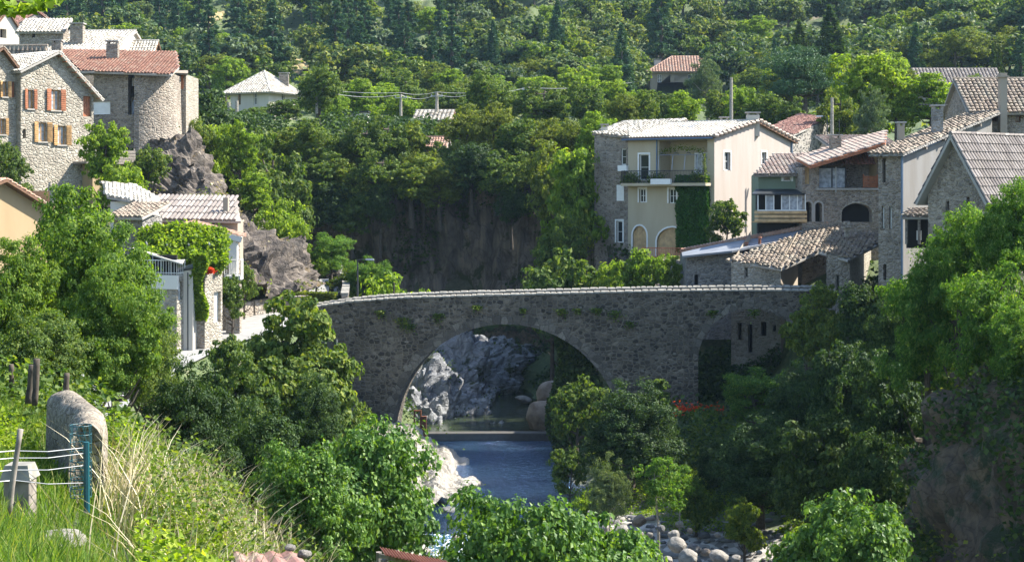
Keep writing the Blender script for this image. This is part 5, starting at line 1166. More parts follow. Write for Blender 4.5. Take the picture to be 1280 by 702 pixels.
def boulder(px, py, Y, rpx, label, k=0, fl=.7, group=None, sink=.3):
    """boulder whose middle shows at (px, py)"""
    r = rpx/F*Y*(.78 if Y < 80 else 1); o = bpy.data.objects.new('boulder', BM[k]); COL.objects.link(o); o.location = P(px, py, Y); o.scale = (r, r*.9, r*fl); o.rotation_euler = (random.uniform(-.2,.2), random.uniform(-.2,.2), random.uniform(0,6)); tag(o, label, 'boulder', group); return o
boulder(684,522,107,27,'huge round warm grey boulder in the water right of the gorge pool', 4, .95)
boulder(690,492,110,21,'large pale brown boulder stacked behind the huge round one', 5, .8)
boulder(600,549,106,15,'pale flat boulder lying against the weir in mid stream', 0, .45)
boulder(655,499,120,12,'small light grey rock at the back edge of the gorge pool', 0, .4)
boulder(570,672,72,8,'rounded tan boulder standing in the stream below the pool', 4, .7)
boulder(592,640,77,12,'dark wet slab lying across the stream head', 6, .35)
boulder(560,637,78,14,'long dark grey slab on the edge of the stream', 7, .4)
boulder(612,648,76,7,'small dark slab right of the stream head slabs', 6, .4)
for i, (px, py, Yb, r_, k) in enumerate([(752,660,71,15,0),(778,663,71,13,1),(715,652,73,13,2),(740,642,75,9,3),(800,667,71,7,0),(812,668,71,6,3),(799,650,76,14,4),(843,668,69,11,1),(846,680,66,17,2),(868,686,66,12,7),(860,697,64,19,0),(898,696,65,17,1),(882,690,66,9,5),(920,698,64,9,3),(835,700,64,10,1),(862,663,70,6,5),(897,668,70,6,0),(949,690,66,5,2),(770,678,68,7,6),(810,690,66,7,2),(826,660,72,8,7),(850,655,74,8,1)]):
    boulder(px, py, Yb, r_, None, k, .75).name = 'bar_boulder'
wet = random.Random(5)
for i in range(48):
    Yb = wet.uniform(60, 80); px = wet.uniform(530, 640)+(80-Yb)*wet.uniform(-1, 1); x = X(px, Yb); z = -16.3
    o = boulder(px, HOR-z/Yb*F*1.0, Yb, wet.uniform(2, 7), None, wet.choice([0,1,2,3,6,7]), .5); o.name = 'stream_stone'
names_bar = [o for o in COL.objects if o.name.startswith('bar_boulder')]; names_st = [o for o in COL.objects if o.name.startswith('stream_stone')]

# ================================================================ TREES
# --- hillside wood, row by row
hs = random.Random(3); AUTO = []
def auto(proto, x, y, H, w, kind, look, name, grp, where):
    r = plant(proto, x, y, H=H, w=w, name=name, cat='tree', group=grp); AUTO.append((r, kind, look, H, where)); return r
rowY = [255, 262, 269, 277, 285, 294, 304, 314, 325, 337, 350, 364]
PROT = [(803,915,112,272),(280,380,132,212),(424,462,166,184),(513,572,153,180),(1142,1262,105,224),(385,410,140,174)]
def cap(px, Y, r, H, z):
    """trees standing before a house stay below the part of it that shows"""
    for x0, x1, yb, Yh in PROT:
        if Y < Yh and x0-r < px < x1+r: H = min(H, Zp(yb, Y)-z)
    return H
for ri, Yr in enumerate(rowY):
    px = -30+hs.uniform(0, 20)
    while px < 1310:
        stepm = hs.uniform(5.4, 9.6)*(1+.012*(Yr-255)*.3); px += stepm/Yr*F
        Yt = Yr+hs.uniform(-4, 4); x = X(px, Yt)
        pyg = HOR-tz(x, Yt)/Yt*F
        # clearings and the earth paths of the photograph
        if any(abs(px-a) < w and abs(pyg-b) < h_ for a, b, w, h_ in ((372,88,16,12),(268,26,8,12),(560,74,38,5),(600,70,30,5),(520,86,14,4))): continue
        if any(abs(px-a) < w and b-3 < pyg < b+q for a, b, w, q in ((372,86,19,66),(1022,60,44,26),(268,24,9,40),(560,72,36,24),(655,60,16,20),(905,52,18,24))): continue
        if 800 < px < 915 and Yt < 292: continue
        if 1140 < px < 1262 and Yt < 240: continue
        left = px < 560
        u = hs.random()
        if hs.random() < .13:
            k = ('midb%d' if u < .5 else 'mido%d') % hs.randrange(3); auto(k, x, Yt, hs.uniform(6, 9), hs.uniform(1, 1.3), 'broadleaf_tree', 'sunny light green tree' if k[3] == 'b' else 'brownish olive tree', 'broadleaf_tree', 'trees of the wooded hillside', ''); continue
        if left: k = ('pine%d' if u < .38 else 'fir%d' if u < .48 else 'hilloak%d' if u < .82 else 'hillpale%d') % hs.randrange(3)
        elif px > 900 and ri > 4: k = ('hilloak%d' if u < .7 else 'hillpale%d' if u < .96 else 'fir%d') % hs.randrange(3)
        else: k = ('hilloak%d' if u < .66 else 'pine%d' if u < .73 else 'hillpale%d' if u < .96 else 'fir%d') % hs.randrange(3)
        H = {'p': hs.uniform(12, 18), 'f': hs.uniform(10, 16), 'h': hs.uniform(7, 10.5)}[k[0]]
        nm, look = {'pine': ('pine_tree', 'ragged blue pine'), 'fir': ('fir_tree', 'dense dark conifer'), 'hilloak': ('oak_tree', 'round dark green oak'), 'hillpale': ('oak_tree', 'loose greyish green tree')}[k[:-1]]
        auto(k, x, Yt, H, hs.uniform(.95, 1.3), nm, look, nm, 'trees of the wooded hillside', 'on the wooded hillside')
# --- village belt between the gorge and the hill
for Yr, ya in ((176,0),(190,0),(206,0),(222,0),(240,0)):
    px = 225+hs.uniform(0, 15)
    while px < 1290:
        px += hs.uniform(5.0, 8)/Yr*F; Yt = Yr+hs.uniform(-5, 5); x = X(px, Yt)
        if 280 < px < 380 and 180 < Yt < 226: continue
        if 415 < px < 470 and Yt < 190: continue
        if 508 < px < 575 and Yt < 188: continue
        if 800 < px < 915 and Yt > 215: continue
        if Yt < 185 and px > 740: continue
        if 1100 < px and Yt < 200: continue
        if px > 1140 and Yt > 200: continue
        u = hs.random(); k = ('mid%d' if u < .45 else 'midb%d' if u < .8 else 'mido%d') % hs.randrange(3)
        look = {'mid': 'round mid green tree', 'midb': 'bright fresh green tree', 'mido': 'yellowish green tree'}[k[:-1]]
        Hc = cap(px, Yt, 16, hs.uniform(5.5, 8.2), tz(x, Yt))
        if Hc < 2: continue
        auto(k, x, Yt, Hc, hs.uniform(.95, 1.2)*min(1.9, (6.8/Hc)**.7), 'broadleaf_tree', look, 'broadleaf_tree', 'trees of the village belt across the gorge', 'in the belt across the gorge')
# --- named trees of the middle distance (proto, px, Y, top row, half width px, label, name)
T = [
 ('willowfar', 884, 196, 70, 24, 'feathery grey green willow like tree in front of the pink villa', 'willow_tree'),
 ('cedar', 1005, 188, 58, 62, 'broad flat topped dark cedar with visible spreading branches', 'cedar_tree'),
 ('cypress', 1038, 243, 10, 36, 'tall pointed dark conifer, the taller of the pair on the skyline row', 'conifer_tree'),
 ('cypress', 1000, 240, 28, 28, 'shorter pointed dark conifer beside the taller one', 'conifer_tree'),
 ('fir0', 968, 250, 50, 12, 'slim dark fir left of the pointed conifers', 'conifer_tree'),
 ('midb0', 1082, 150, 68, 44, 'large bright green maple behind the balcony house roof', 'maple_tree'),
 ('midb1', 1120, 148, 86, 36, 'bright green tree right of the large maple', 'broadleaf_tree'),
 ('midb2', 1165, 146, 92, 36, 'fresh green tree below the long low roof, left one', 'broadleaf_tree'),
 ('mid0', 1205, 148, 96, 34, 'mid green tree under the long low roof, centre', 'broadleaf_tree'),
 ('midb0', 1240, 146, 106, 24, 'small green tree behind the mottled roof by the square chimney', 'broadleaf_tree'),
 ('willowfar', 1088, 138, 108, 24, 'pale feathery tree in front of the large maple', 'broadleaf_tree'),
 ('mid1', 1048, 142, 112, 26, 'green tree between the utility pole and the pale feathery tree', 'broadleaf_tree'),
 ('cypress', 1241, 240, 54, 8, 'narrow dark cypress behind the right end of the long roof', 'conifer_tree'),
 ('cypress', 1249, 238, 58, 8, 'second narrow cypress, to the right of its twin', 'conifer_tree'),
 ('pine0', 1276, 236, 44, 18, 'dark pine at the right frame edge beyond the long roof', 'pine_tree'),
 ('midb1', 922, 168, 108, 26, 'bright round tree behind the cream house roof', 'broadleaf_tree'),
 ('midb2', 852, 166, 116, 24, 'bright tree rising left of the roof pole', 'broadleaf_tree'),
 ('mid2', 806, 166, 114, 24, 'leafy tree by the street lamp behind the stone wing', 'broadleaf_tree'),
 ('mido0', 780, 164, 118, 24, 'olive tree at the left of the lamp pole', 'broadleaf_tree'),
 ('mid0', 950, 166, 118, 28, 'dark green tree behind the ridge of the cream house', 'broadleaf_tree'),
 ('mid1', 985, 164, 122, 24, 'green tree behind the dull red barn roof', 'broadleaf_tree'),
 # round trees on the left across the gorge
 ('dark0', 258, 140, 96, 17, 'tall round dark tree touching the side turret of the tower house', 'oak_tree'),
 ('mid0', 252, 128, 150, 20, 'dark bush tree at the foot of the turret', 'oak_tree'),
 ('mid1', 278, 196, 128, 16, 'dark round tree left of the hip roofed house', 'oak_tree'),
 ('mid2', 350, 190, 124, 26, 'broad dark green tree in front of the hip roofed house', 'oak_tree'),
 ('midb0', 420, 186, 120, 22, 'bright green tree left of the concrete pole', 'oak_tree'),
 ('midb0', 268, 134, 158, 26, 'light green bush tree behind the spur top', 'oak_tree'),
 ('midb1', 300, 128, 152, 26, 'pale green tree behind the spur, lower slope', 'oak_tree'),
 ('midb2', 318, 118, 216, 26, 'bright yellow green shrub on the crest of the spur', 'shrub'),
 ('bushb0', 345, 114, 250, 18, 'yellow green bush half way down the spur', 'shrub'),
 ('bushb1', 358, 112, 268, 20, 'low light green bush above the road bend', 'shrub'),
 ('mid1', 335, 140, 168, 26, 'mid green tree on the far slope of the spur', 'oak_tree'),
 ('mid2', 300, 142, 178, 24, 'shaded tree in the hollow behind the spur', 'oak_tree'),
 ('locust1', 415, 113, 292, 32, 'bright leafy tree behind the road bend', 'walnut_tree'),
 ('locust1', 458, 110, 322, 28, 'light green tree by the bridge street lamp', 'walnut_tree'),
 ('bushb2', 395, 112, 305, 20, 'light green shrub left of the road bend tree', 'shrub'),
 ('bushb0', 490, 108, 344, 18, 'feathery bright shrub spilling over the bridge end', 'shrub'),
 ('bush0', 432, 112, 335, 22, 'green bush behind the road wall', 'shrub'),
 ('bush1', 305, 99, 328, 22, 'green bush between the porch house and the rock', 'shrub'),
 ('bush2', 290, 88.5, 345, 14, 'dark climbing bush on the wall right of the garage', 'shrub'),
 ('midb1', 128, 104, 153, 22, 'bright green vine covered tree beside the stone house balcony', 'broadleaf_tree'),
 ('bushb1', 148, 103, 200, 14, 'pale green shrub at the foot of the tower house', 'shrub'),
 ('bush0', 185, 112, 184, 16, 'dark shrub clinging to the spur below the tower', 'shrub'),
 ('mid2', 8, 96, 172, 24, 'dark tree against the stone house at the left edge', 'broadleaf_tree'),
 # slope between white house and cliff
 ('midb0', 722, 128, 188, 24, 'bright green tree against the left side of the stone wing', 'broadleaf_tree'),
 ('mido1', 712, 136, 178, 26, 'olive yellow tree left of the stone wing', 'broadleaf_tree'),
 ('mid0', 700, 124, 268, 24, 'dark tree on the cliff edge left of the terrace', 'broadleaf_tree'),
 ('mid1', 690, 122, 312, 20, 'dark bush over the bridge parapet below the terrace', 'broadleaf_tree'),
 ('bush1', 715, 116, 312, 20, 'green shrub at the corner of the rusty railed terrace', 'shrub'),
 ('midb2', 800, 110, 312, 30, 'bright green tree growing before the arched doors', 'fig_tree'),
 ('midb1', 835, 109, 318, 22, 'bright bushy tree left of the stone shed', 'fig_tree'),
 ('midb0', 765, 112, 330, 22, 'fresh green bush over the parapet left of the shed tree', 'fig_tree'),
 ('bush2', 908, 116, 250, 22, 'grey green shrub beside the ivy column', 'shrub'),
 # right bank below the houses
 ('walnut', 1022, 90, 357, 42, 'dark spreading tree hiding the right end of the bridge', 'oak_tree'),
 ('locust1', 945, 88, 462, 42, 'tree with light tipped leaves below the small arch', 'locust_tree'),
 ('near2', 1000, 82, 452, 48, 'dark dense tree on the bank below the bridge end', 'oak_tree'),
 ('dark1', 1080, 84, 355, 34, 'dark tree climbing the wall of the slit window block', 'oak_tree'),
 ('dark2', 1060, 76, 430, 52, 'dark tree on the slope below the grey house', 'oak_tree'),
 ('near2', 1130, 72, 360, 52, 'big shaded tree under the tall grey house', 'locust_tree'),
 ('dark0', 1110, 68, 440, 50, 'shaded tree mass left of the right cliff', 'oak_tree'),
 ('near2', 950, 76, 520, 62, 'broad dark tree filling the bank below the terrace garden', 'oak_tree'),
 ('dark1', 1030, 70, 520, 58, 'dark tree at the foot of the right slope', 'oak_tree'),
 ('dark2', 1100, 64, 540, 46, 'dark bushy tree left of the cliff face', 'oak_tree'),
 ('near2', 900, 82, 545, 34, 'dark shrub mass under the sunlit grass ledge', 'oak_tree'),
 ('bush0', 870, 76, 600, 30, 'low dark bush beside the gravel bar', 'shrub'),
 ('bush1', 930, 72, 622, 34, 'low shaded bush behind the gravel bar', 'shrub'),
 ('locust', 1196, 61, 262, 52, 'large feathery locust tree in front of the ribbed roof house', 'locust_tree'),
 ('locust', 1262, 58, 228, 52, 'bright locust tree at the right frame edge', 'locust_tree'),
 ('locust1', 1158, 63, 330, 26, 'feathery light green tree left of the large locust', 'locust_tree'),
 ('locust1', 1235, 55, 330, 60, 'leafy locust overhanging the cliff face', 'locust_tree'),
 ('locust', 1280, 52, 380, 50, 'locust branches hanging at the right edge above the cliff', 'locust_tree'),
 ('fig', 1062, 46, 618, 88, 'bright green fig tree in the lower right foreground', 'fig_tree'),
 # around the arch
 ('near2', 790, 84, 478, 62, 'round dark tree with sunlit edges standing before the middle pier', 'hazel_tree'),
 ('column', 824, 86, 474, 24, 'small sunlit tree just right of the round tree', 'hazel_tree'),
 ('willow', 760, 74, 566, 30, 'silvery willow shrub on the gravel bar', 'willow_tree'),
 ('slim', 822, 73, 570, 34, 'young slim trunked tree beside the gravel bar', 'young_tree'),
 ('slim', 850, 75, 582, 20, 'thin sapling right of the slim trunked tree', 'young_tree'),
 ('bushb0', 735, 77, 612, 22, 'yellow green bush at the water edge', 'shrub'),
 ('bush2', 712, 82, 560, 20, 'dark river bank shrub below the ivy', 'shrub'),
 ('bush1', 722, 90, 470, 22, 'dark shrub in front of the ivy under the arch', 'shrub'),
 # left foreground and middle
 ('near', 106, 50, 238, 84, 'large bright green tree in front of the lower houses', 'ash_tree'),
 ('near', 20, 47, 300, 62, 'bright tree at the left edge below the ochre house', 'ash_tree'),
 ('near1', 188, 54, 392, 38, 'darker tree in front of the terrace house', 'ash_tree'),
 ('near1', 52, 42, 395, 72, 'leafy tree in the lower left behind the posts', 'ash_tree'),
 ('near', 142, 46, 335, 46, 'bright lower branches of a tree left of the dark gap', 'ash_tree'),
 ('walnut', 356, 70, 374, 84, 'walnut tree in front of the road and bridge end', 'walnut_tree'),
 ('walnut', 292, 66, 425, 50, 'dark walnut left of the larger walnut', 'walnut_tree'),
 ('near2', 235, 46, 455, 62, 'deep shaded tree behind the foreground weeds', 'oak_tree'),
 ('near2', 330, 52, 500, 60, 'dark shaded bush below the walnut', 'oak_tree'),
 ('near2', 395, 66, 470, 36, 'dark tree before the left end of the bridge', 'oak_tree'),
 ('bush0', 440, 84, 500, 30, 'shaded shrub at the foot of the bridge wall', 'shrub'),
 ('fig', 446, 44, 532, 92, 'large bright fig tree leaning towards the stream', 'fig_tree'),
 ('fig1', 385, 40, 560, 60, 'fig tree behind the dry grass', 'fig_tree'),
 ('fig1', 662, 38, 618, 74, 'bright fig tree at the bottom middle over the stream', 'fig_tree'),
 ('fig', 745, 41, 648, 40, 'smaller fig bush right of the bottom middle fig', 'fig_tree'),
 ('mid0', 540, 52, 690, 30, 'green bush at the bottom beside the rusty shed roof', 'shrub'),
]
for p in T: tree_px(p[0], p[1], p[2], p[3], p[4], p[5], name=p[6], cat='shrub' if p[6] == 'shrub' else 'tree')
# trees along the top of the basalt cliff and hanging on it
cl = random.Random(8)
edge = [(275,150,150,22,'mid'),(318,150,172,22,'mid'),(345,152,160,26,'mid'),(372,152,178,24,'midb'),(398,150,150,26,'mid'),(430,152,172,24,'mido'),(455,150,152,26,'mid'),(482,151,146,24,'mid'),(508,153,152,24,'mid'),(530,150,188,22,'mido'),(560,152,178,20,'mid'),(585,154,130,30,'mido'),(618,152,128,26,'mido'),(645,150,150,26,'mid'),(668,152,150,24,'mido'),(695,150,148,26,'mido'),(722,148,150,24,'mido'),(742,144,140,20,'midb'),
        (330,147,196,24,'mido'),(362,147,205,26,'dark'),(400,147,190,28,'mid'),(440,147,200,28,'mid'),(475,147,190,28,'mid'),(515,147,195,30,'mid'),(550,147,205,28,'mido'),(590,147,180,32,'dark'),(630,146,188,30,'mid'),(665,146,190,28,'mid'),(700,144,200,26,'mido'),(725,142,205,22,'mid'),
        (350,146,240,26,'dark'),(330,147,228,22,'mid'),(368,146,226,24,'mido'),(410,146,228,22,'dark'),(440,146,236,20,'mid'),(475,146,232,18,'dark'),(640,145,232,18,'dark'),(385,146,230,22,'mid'),(700,141,240,20,'mid')]
for i, (px, Yt, top, r_, k) in enumerate(edge):
    proto = f'{k}{cl.randrange(3)}'; hgt = (9 if i < 18 else 7.5)*cl.uniform(.9, 1.1); ztop = Zp(top, Yt)
    hgt *= .78; r = plant(proto, X(px, Yt), Yt, H=hgt, z=ztop-hgt, w=(r_*1.2/F*Yt)/(LIBR[proto]*hgt/LIBH[proto]), name='cliff_tree', cat='tree', group='trees along the edge of the dark cliff')
    AUTO.append((r, 'cliff_tree', {'mid': 'mid green tree', 'midb': 'bright tree', 'mido': 'olive yellow tree', 'dark': 'dark leafy tree'}[k], hgt, 'rooted at the edge of the dark cliff' if i < 18 else 'hanging on the dark cliff face'))
# ================================================================ IVY, GROUND COVER, GRASS
def surf_leaves(name, pts, size, mat, label=None, cat=None, kind=None, parent=None, up=.3, aspect=.75, droop=.4):
    pts = np.asarray(pts); c = pts.mean(0) if not parent else np.array(parent_world(parent)); me = crown_mesh(name, pts-c, size, mat, aspect, up, droop)
    o = bpy.data.objects.new(name, me); COL.objects.link(o)
    if parent: o.parent = parent
    else: o.location = c
    return tag(o, label, cat, kind=kind)
fc = W.FL
t0, _ = fc.tz(846, 300); t1, _ = fc.tz(888, 300); n = 16000
t = t0+(t1-t0)*rng.random(n)**.95; z = zz(316,122)+(zz(219,122)-zz(316,122))*rng.random(n); edge_ = (.5+.5*vnoise(np.stack([t*1.3, z*1.3, t*0], 1)))
cxv = t0+(t1-t0)*.5; keep = np.abs(t-cxv) < (t1-t0)*.5*(.82+.25*edge_); t, z = t[keep], z[keep]; d = .05+rng.random(len(t))*.35*(.4+edge_[keep])
q = np.array([fc.at(a, b_, -e) for a, b_, e in zip(t, z, d)]); surf_leaves('ivy_column', q, .17, L['ivy'], 'dense dark green ivy column covering the corner of the cream house', 'ivy')
# vine over the pergola
vv = []
for i in range(24000):
    u, v_ = random.random(), random.random(); px = 176+(280-176)*u; s_ = .5+.5*mnoise.noise((px*.09, v_*3, 1)); py = 292-9*math.sin(u*3.1)+7*mnoise.noise((px*.11,0,5))+(26+34*s_)*v_+random.gauss(0,3)
    vv.append(P(px+random.gauss(0,4), py+random.uniform(-3,3), 87.6-v_*2.2+random.uniform(-.4,.4)))
for i in range(9000):
    u = random.random(); px = 239+(17)*random.random(); vv.append(P(px+4*math.sin(u*9), 318+82*u**1.2, 84.2+random.uniform(-.35,.35)-(.6*(1-u))))
surf_leaves('pergola_vine', vv, .2, L['bright'], 'bright green vine spread over a pergola and hanging down beside the garage', 'vine')
pg = MB(); 
for px in (180, 205, 232, 258): pg.tube([P(px,345,88), P(px,296,88)], .06, 6); pg.tube([P(px,296,88.3), P(px+4,306,85.5)], .05, 5)
o = pg.build('pergola', M['metal'], loc=P(220,320,88)); tag(o, 'thin metal pergola frame mostly hidden beneath the bright vine', 'pergola')
surf_leaves('flower_tub', [P(263+random.gauss(0,2.2), 338+random.gauss(0,1.6), 84+random.uniform(-.3,.3)) for i in range(500)], .12, M['red_leaf'], 'red geraniums on top of the stone garage', 'flowers')
surf_leaves('red_flowers', [P(random.uniform(842,905), 513+random.gauss(0,4), 94+random.uniform(-.6,.6)) for i in range(500)], .16, M['red_leaf'], 'row of dull red flowers in the shaded garden below the small arch', 'flowers')
surf_leaves('balcony_plants', [W.FL.at(random.gauss(m_, .28), zf+abs(random.gauss(.25,.28)), -.85+random.uniform(-.25,.25)) for m_ in (.4, 1.0, 2.6, 3.3, 6.3, 6.8) for i in range(330)], .14, L['oak'], 'potted green plants along the balcony railing of the cream house', 'plants')
surf_leaves('climbing_rose', [W.FL.at(W.FL.L*(.42+.5*u)+random.gauss(0,.12), zf+2.35+.3*math.sin(u*3)+random.gauss(0,.12), -.6+random.uniform(-.3,.2)) for u in np.linspace(0,1,420)]+[W.FL.at(W.FL.L*.93+random.gauss(0,.1), zf+2.2*u, -.6+random.gauss(0,.1)) for u in np.linspace(0,1,300)], .12, L['olive'], 'thin climbing plant over the balcony pergola hoops', 'climber')
# ivy hanging down the right side of the big arch
iv = []
for i in range(26000):
    v_ = random.random(); py = 412+210*v_; pl_ = 690+8*math.sin(v_*9)+10*max(0, v_-.6)*2; pr_ = min(700+70*math.sqrt(max(.02, v_*1.6)), 772); px = random.uniform(pl_, pr_)
    Yv_ = 101.5-v_*4+random.uniform(-1.2, 1.0)-.02*(px-700); iv.append(P(px, py+random.gauss(0,2), Yv_))
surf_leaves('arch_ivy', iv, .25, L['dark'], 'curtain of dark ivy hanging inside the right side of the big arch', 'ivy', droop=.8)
# leafy cover on slopes: one mass
def cover(name, n, xr, yr, size, mat, hmax, mask=None, thr=0, freq=.35, dens=None, kind='stuff', clump=.9, up=.4):
    x = xr[0]+(xr[1]-xr[0])*rng.random(n); y = yr[0]+(yr[1]-yr[0])*rng.random(n)
    if mask is not None: k = mask(x, y); x, y = x[k], y[k]
    nn = fbm(np.stack([x*freq, y*freq, x*0+size*7], 1), 3); k = nn > thr; x, y, nn = x[k], y[k], nn[k]
    z = terr(x, y)+hmax*np.clip((nn-thr)*1.4, .05, 1)*rng.random(len(x))**.7
    o = surf_leaves(name, np.stack([x, y, z], 1), size, mat, kind=kind, up=up, droop=.2); return o
def dry_bed(x, y): return (terr0(x, y) > -15.6)
def not_road(x, y):
    d = np.sqrt((x[:,None]-_rd[:,0])**2+(y[:,None]-_rd[:,1])**2).min(1); return d > 2.9
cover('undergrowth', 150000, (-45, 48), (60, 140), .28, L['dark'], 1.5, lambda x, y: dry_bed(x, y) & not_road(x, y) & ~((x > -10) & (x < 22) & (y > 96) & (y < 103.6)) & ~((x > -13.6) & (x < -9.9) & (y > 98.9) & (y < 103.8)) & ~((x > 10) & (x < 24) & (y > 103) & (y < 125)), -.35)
cover('undergrowth', 60000, (2.5, 24), (58, 95), .2, L['oak'], .8, lambda x, y: dry_bed(x, y), -.3)
cover('bank_weeds', 60000, (3, 17), (62, 86), .12, L['bright'], .7, lambda x, y: terr0(x, y) > -16.4, -.1)
cover('bank_weeds', 30000, (10.2, 20), (86, 95), .16, L['grass'], .5, None, -.5)
cover('hill_scrub', 60000, (-130, 130), (170, 380), .75, L['hill'], 1.6, None, -.05, .09)
cover('cliff_scrub', 40000, (-50, 16), (152, 175), .4, L['dark'], 2.2, None, -.6, .2)
# ivy and shrubs on the cliffs
def cliff_leaves(objname, n, size, mat, thr, name, hoff=.5, freq=.22, seed=3.0):
    for o in [o for o in COL.objects if o.name.startswith(objname)]:
        me = o.data; co = np.empty(len(me.vertices)*3, np.float32); me.vertices.foreach_get('co', co); co = co.reshape(-1,3)+np.array(o.location)
        j = rng.integers(0, len(co), n); p = co[j]+rng.normal(size=(n,3))*.35; nn = fbm(p*freq+seed, 3); p = p[nn > thr]; nn = nn[nn > thr]
        p[:,1] -= hoff*rng.random(len(p))*np.clip((nn-thr)*3, 0, 1.6); surf_leaves(name, p, size, mat, kind='stuff', droop=.6)
cliff_leaves('basalt_cliff', 50000, .32, L['dark'], .2, 'cliff_ivy', 1.2)
cliff_leaves('right_cliff', 60000, .2, L['dark'], .1, 'cliff_ivy', .8, .3, 8)
cliff_leaves('right_cliff', 16000, .16, L['olive'], .3, 'cliff_weeds', .5, .35, 18)
cliff_leaves('rock_spur', 16000, .2, L['olive'], .42, 'spur_weeds', .3, .3, 5)
cliff_leaves('rock_spur', 9000, .2, L['dry'], .5, 'spur_dry_grass', .2, .4, 15)
cliff_leaves('river_rock', 5000, .14, L['olive'], .45, 'rock_weeds', .15, .6, 25)
cliff_leaves('gorge_rock', 9000, .2, L['dark'], .5, 'rock_weeds', .2, .3, 35)
# tufts growing from the bridge face
for i, (px, py, r_) in enumerate([(475,388,7),(503,397,10),(512,405,8),(596,382,5),(548,392,8),(654,386,4),(702,386,7),(745,385,6),(768,388,10),(722,386,5),(787,402,6),(890,388,6),(942,387,7)]):
    q = [P(px+random.gauss(0, r_*.5), py+abs(random.gauss(0, r_*.6)), bY(px)-.05-abs(random.gauss(0,.14))) for k in range(160)]
    o = surf_leaves('wall_fern', q, .13, L['oak'], None, 'plant', droop=.8); o['group'] = 'ferns growing from the bridge face'
    o['label'] = ['small dark fern near the left end of the bridge face', 'largest green fern tuft left of the big arch', 'fern tuft just below and right of the largest one', 'tiny fern above the left flank of the arch', 'spreading fern between the largest tuft and the arch', 'tiny fern left of the arch crown on the parapet', 'fern above the crown of the big arch', 'fern right of the big arch crown', 'wide fern patch above the right flank of the big arch', 'very small fern just right of the arch crown', 'single low fern above the middle pier', 'fern above the left side of the small arch', 'fern above the crown of the small arch'][i]

# foreground grass blades (one mass), weeds and dry grass
def blades(name, n, xr, yr, h, w, mat, mask=None, bend=.4, thr=-9, kind='stuff', z_extra=0, seed=1):
    rg = np.random.default_rng(seed); x = xr[0]+(xr[1]-xr[0])*rg.random(n); y = yr[0]+(yr[1]-yr[0])*rg.random(n)
    if mask is not None: k = mask(x, y); x, y = x[k], y[k]
    nn = fbm(np.stack([x*.6, y*.6, x*0+seed], 1), 3); k = nn > thr; x, y, nn = x[k], y[k], nn[k]; n = len(x)
    z = terr(x, y)-.03; H = h*(.5+.9*rg.random(n)); az = rg.random(n)*6.283; bd = bend*(.3+rg.random(n)); a2 = rg.random(n)*6.283
    dx, dy = np.cos(az), np.sin(az); sx, sy = -np.sin(a2)*w*.5, np.cos(a2)*w*.5; V = np.empty((n, 7, 3))
    for k_, (f, wf) in enumerate(((0, 1), (.45, .8), (.8, .5))):
        off = bd*f*f*H; cz = z+H*f*(1-.15*f*bd)
        V[:,k_*2] = np.stack([x+dx*off-sx*wf, y+dy*off-sy*wf, cz], 1); V[:,k_*2+1] = np.stack([x+dx*off+sx*wf, y+dy*off+sy*wf, cz], 1)
    off = bd*H; V[:,6] = np.stack([x+dx*off, y+dy*off, z+H*(1-.2*bd)], 1)
    base = np.arange(n)[:,None]*7; fq = np.concatenate([base+np.array([0,1,3,2]), base+np.array([2,3,5,4]), base+np.array([4,5,6,6])]); 
    v = V.reshape(-1,3); c = v.mean(0); tri = fq[2*n:][:,:3]; q = fq[:2*n]
    allf = np.concatenate([q[:,[0,1,2]], q[:,[0,2,3]], tri]); cc = rg.random(n); me = np_mesh(name, v-c, allf, mat, c=np.concatenate([cc]*5)[:len(allf)])
    o = bpy.data.objects.new(name, me); o.location = c; COL.objects.link(o); tag(o, kind=kind); return o
blades('meadow_grass', 60000, (-7.5, -1.0), (5, 26), .28, .012, L['grass'], bend=.5)
blades('meadow_grass', 26000, (-4.5, .2), (4.5, 12), .22, .01, L['grass'], bend=.6, seed=4)
blades('dry_grass', 11000, (-3.4, -.9), (5.5, 11), .8, .007, L['dry'], bend=.8, thr=-.05, seed=2, mask=lambda x, y: (x > -.225*y) & (x < -.15*y))
blades('dry_grass', 9000, (-5.5, -.6), (10, 24), .85, .013, L['dry'], bend=.6, thr=.12, seed=3, mask=lambda x, y: x > -.24*y-.3)
cover('foreground_weeds', 190000, (-6.5, -.2), (9, 30), .05, L['bright'], .7, lambda x, y: (y > 18) | (x > -.235*y), -.1, .9, up=.5)
cover('foreground_weeds', 90000, (-4.5, 0), (9, 26), .045, L['oak'], 1.2, lambda x, y: (y > 18) | (x > -.225*y), .0, .6, up=.5)
cover('foreground_weeds', 110000, (-12, 1.5), (22, 44), .1, L['oak'], 1.1, None, -.3, .45, up=.5)
cover('foreground_leaves', 9000, (-3.4, -.9), (4.6, 8.2), .05, L['bright'], .3, None, -.1, 1.1, up=.8)
